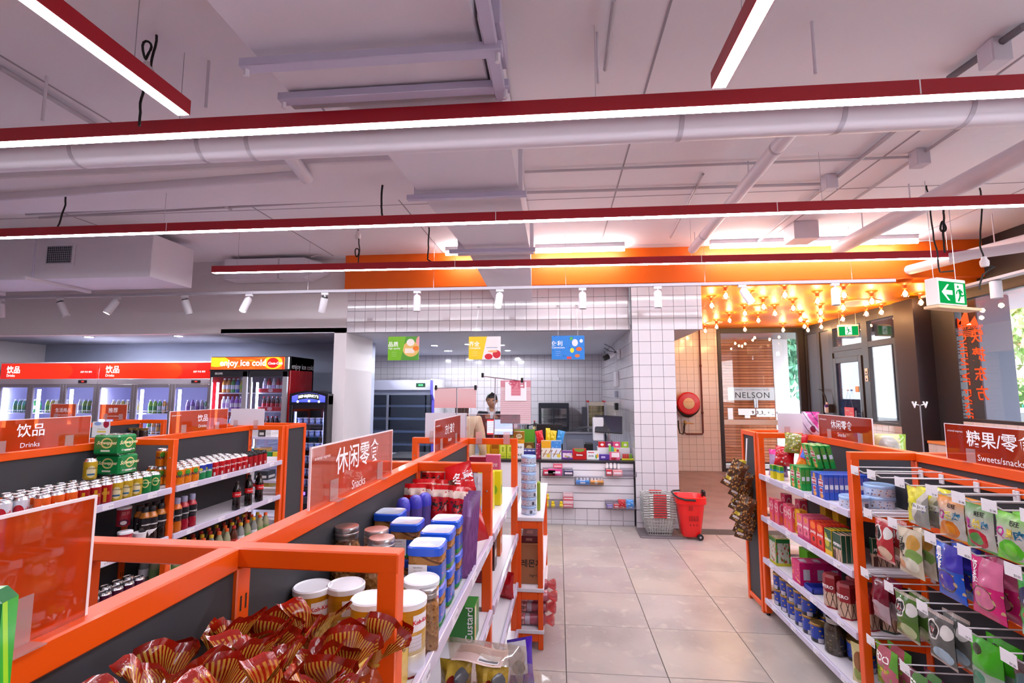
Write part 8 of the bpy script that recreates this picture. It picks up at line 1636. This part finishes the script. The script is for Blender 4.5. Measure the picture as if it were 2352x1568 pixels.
def car(lab, x, y, rz, m=CARW):
    t = thing('parked_car', lab, 'car', (x, y, -.12), rz); L, W_ = 4.3, 1.76
    pr = [(-2.15, .35), (-2.13, .62), (-1.95, .8), (-1.2, .92), (-.45, 1.38), (.2, 1.46), (1.0, 1.4), (1.75, .98), (2.1, .9), (2.15, .5), (2.1, .3)]
    b = MB(); n_ = len(pr)
    vs = []
    for s_, k, dz in ((-1, 1, 0), (-1, .86, .03), (1, .86, .03), (1, 1, 0)):
        for px_, pz in pr: kk = (1 if pz < .95 else .82) * (1 if abs(k) == 1 else .97); vs.append((px_, s_ * W_ / 2 * kk * (1 if k == 1 else .9), pz + (dz if pz > .5 else 0)))
    fs = []
    for j in range(3):
        for i in range(n_): fs.append([j * n_ + i, j * n_ + (i + 1) % n_, (j + 1) * n_ + (i + 1) % n_, (j + 1) * n_ + i])
    fs += [list(range(n_ - 1, -1, -1)), [3 * n_ + i for i in range(n_)]]
    b.add(vs, fs, m, None, True); b.obj('body', t)
    for s_ in (-1, 1):
        b = MB(); b.poly([(-.95, s_ * W_ / 2 * .86, .97), (.15, s_ * W_ / 2 * .875, .98), (.1, s_ * W_ / 2 * .835, 1.36), (-.4, s_ * W_ / 2 * .835, 1.32)], CARG, .01, (0, s_, 0)); b.obj('side_window', t)
        b = MB(); b.poly([(.22, s_ * W_ / 2 * .875, .98), (1.45, s_ * W_ / 2 * .86, 1.0), (.95, s_ * W_ / 2 * .835, 1.34), (.2, s_ * W_ / 2 * .835, 1.37)], CARG, .01, (0, s_, 0)); b.obj('side_window', t)
        b = MB(); b.box((-.95, s_ * (W_ / 2 - .02), .92), (-.8, s_ * (W_ / 2 + .16), 1.05), m, .03); b.obj('mirror', t)
        for xx in (-1.35, 1.32): b = MB(); b.lathe([(.0, -.1), (.18, -.1), (.2, -.08), (.32, -.08), (.33, .08), (.3, .1), (.2, .09), (.0, .1)], 20, [SILV, SILV, TYRE, TYRE, TYRE, TYRE, SILV], ax='y', ctr=(xx, s_ * (W_ / 2 - .06), .33)); b.obj('wheel', t)
    b = MB(); b.poly([(-1.12, -.66, .96), (-1.12, .66, .96), (-.5, .6, 1.38), (-.5, -.6, 1.38)], CARG, .02, (-.4, 0, .3)); b.obj('windscreen', t); b = MB(); b.poly([(1.66, .66, 1.04), (1.66, -.66, 1.04), (1.1, -.6, 1.4), (1.1, .6, 1.4)], CARG, .02, (.4, 0, .3)); b.obj('rear_window', t)
    for s_ in (-1, 1): b = MB(); b.box((-2.14, s_ * .55, .62), (-2.0, s_ * .8, .74), LIDW, .03); b.obj('headlight', t); b = MB(); b.box((2.05, s_ * .6, .72), (2.15, s_ * .82, .86), RTXT, .02); b.obj('tail_light', t)
    return t
car('white car parked outside the lettered shop window', 10.6, 10.9, PI / 2 + .0); car('white car parked beyond the entrance window', 10.6, 17.2, -PI / 2); car('white car parked far off beside the blue green tree', 10.3, 23.0, .3)
t = thing('street_pole', 'tall dark street pole outside the entrance', 'pole', (9.3, 14.9, -.12)); b = MB(); b.tube([(0, 0, 0), (0, 0, 6)], .06, M('pole_dark', '5a5a64', .5), 8); b.obj('shaft', t); b = MB(); b.box((-.1, -.12, .95), (-.07, .12, 1.3), PAPER); b.obj('notice', t)
t = thing('street_sign', 'red and white parking sign on a post by the fence', 'sign', (13.2, 15.7, -.12)); b = MB(); b.tube([(0, 0, 0), (0, 0, 1.9)], .03, PAPER, 8); b.obj('post', t); b = MB(); b.box((-.045, -.18, 1.35), (-.03, .18, 1.95), M('parking_sign', 'e0dede', .5, shapes=(('r', .25, .2, .75, .6, 'c83848'),))); b.obj('plate', t)
# brick building: bands of brick courses, windows built one by one
BRK = M('far_brick', 'a0604c', .9, shapes=(('s', 0, 60, .12, '8a8078'), ('n', 8, .4, .7, 'b07058'))); CONC = M('concrete_band', 'c8bcb0', .8)
t = thing('street_building', 'red brick building with pale bands across the street', 'building', (19.5, 12, 0))
def bb(lo, hi, m, nm, par=None): b = MB(); b.box(lo, hi, m, .02); return b.obj(nm, par or t)
bb((0, -14, -.1), (8, 11.6, 10), BRK, 'wall')
for z in (3.3, 6.4): bb((-.15, -14, z), (0, 11.7, z + .35), CONC, 'band')
bb((-.1, 9.2, -.1), (0, 11.65, 3.3), CONC, 'corner_pier'); bb((-.08, 7.6, 3.6), (0, 8.6, 10), CONC, 'pier')
for y in (-3, 0, 3, 6.0, 9.4):
    for z in (.9, 4.1, 7.2): w_ = bb((-.06, y, z), (.0, y + 1.3, z + 1.7), M('window_frame_dark', '4a4e58', .4), 'window'); bb((-.075, y + .1, z + .1), (-.06, y + .6, z + 1.6), CARG, 'pane', w_); bb((-.075, y + .7, z + .1), (-.06, y + 1.2, z + 1.6), CARG, 'pane', w_)
# exterior dark pier and soffit
b = MB(); b.box((5.62, 7.04, -.1), (6.05, 7.55, 2.975), M('pier_cladding', '4e5468', .55), .01); tag(b.obj('exterior_pier', None), 'blue grey pier outside the lettered window', 'pier')
b = MB(); b.box((5.61, -3, 2.98), (7.2, 10.9, 3.1), M('awning', 'b4b4c0', .7)); tag(b.obj('street_awning'), 'pale awning soffit outside the shop windows', 'awning')
# entrance surroundings behind the back glass
t = thing('slatted_wall', 'timber slat wall outside the back entrance window', 'wall', (4.2, 12.7, 0)); WOOD = M('timber', 'a8603c', .6, shapes=(('n', 5, .35, .7, '8a4a2c', 'o'),)); WOOD2 = M('timber_pale', 'b87048', .6, shapes=(('n', 5, .35, .7, '9a5a38', 'o'),))
b = MB(); b.box((-.75, .03, -.1), (1.15, .1, 3.3), M('slat_gap', '3a2018', .9)); b.obj('backing', t)
sl_ = []
for m in (WOOD, WOOD2): b = MB(); b.box((-.75, 0, 0), (1.15, .03, .062), m, .004); sl_.append(b.mesh('slat'))
for k in range(48): put('slat', sl_[k % 2], t, (0, 0, -.05 + .07 * k))
t2 = thing('name_board', 'grey name board lettered NELSON on the timber slats', 'sign', (4.77, 12.66, 1.62)); b = MB(); b.box((-.54, -.01, -.16), (.56, .03, .16), M('board_grey', 'b8b8bc', .4), .004); b.obj('board', t2); letter('NELSON', .2, KTXT, t2, fx((.03, -.011, -.04), (0, -1, 0)), space=1.15); letter('URBAN  1-16 PARRAMATTA RD', .06, MATS['cable_grey'], t2, fx((.03, -.011, .1), (0, -1, 0)))
for k, (px0, px1, py0, py1, lab, tx) in enumerate(((1696, 1735, 938, 953, 'small white notice below the name board', ''), (1737, 1780, 938, 957, 'small white number plate with pictograms', '9_3_3_▫_▫'), (1672, 1684, 937, 963, 'white intercom panel on the timber slats', ''), (1711, 1723, 953, 960, 'small white box under the notice', ''))):
    a, c = AY(px0, py0, 12.66), AY(px1, py1, 12.66); tt = thing('wall_notice', lab, 'notice', ((a.x + c.x) / 2, 12.66, (a.z + c.z) / 2)); w_, h_ = (c.x - a.x) / 2, (a.z - c.z) / 2; b = MB(); b.box((-w_, -.012, -h_), (w_, .03, h_), PAPER, .003); b.obj('plate', tt)
    if tx: letter(tx, .11, KTXT, tt, fx((0, -.013, 0), (0, -1, 0)), bold=.03)
p = AY(1740, 925, 12.5); b = MB(); b.lathe([(.05, -.12), (.05, .1)], 12, STEEL); tag(b.obj('wall_lamp', None, (p.x, 12.6, p.z)), 'steel cylinder lamp under the name board', 'lamp')
b = MB(); b.box((5.36, 12.7, -.1), (5.72, 12.95, 3.3), M('render_white', 'd8d8dc', .7)); tag(b.obj('exterior_post', None), 'white rendered post beside the timber slats', 'post'); b = MB(); b.box((3.2, 10.96, 2.98), (6.2, 12.69, 3.08), M('porch_soffit', '6a666e', .4)); tag(b.obj('porch_soffit'), 'dark porch soffit outside the back entrance window', 'soffit')
b = MB(); b.box((3.45, 12.0, -.1), (3.72, 12.6, 1.5), M('dark_cabinet', '33363f', .5), .01); tag(b.obj('letter_cabinet', None), 'dark letterbox cabinet by the timber slats', 'cabinet')
b = MB(); b.box((5.9, 8.95, -.1), (6.0, 10.9, 2.97), M('pier_cladding'), .01); tag(b.obj('exterior_panel', None), 'blue grey cladding panel outside the shop door', 'panel')
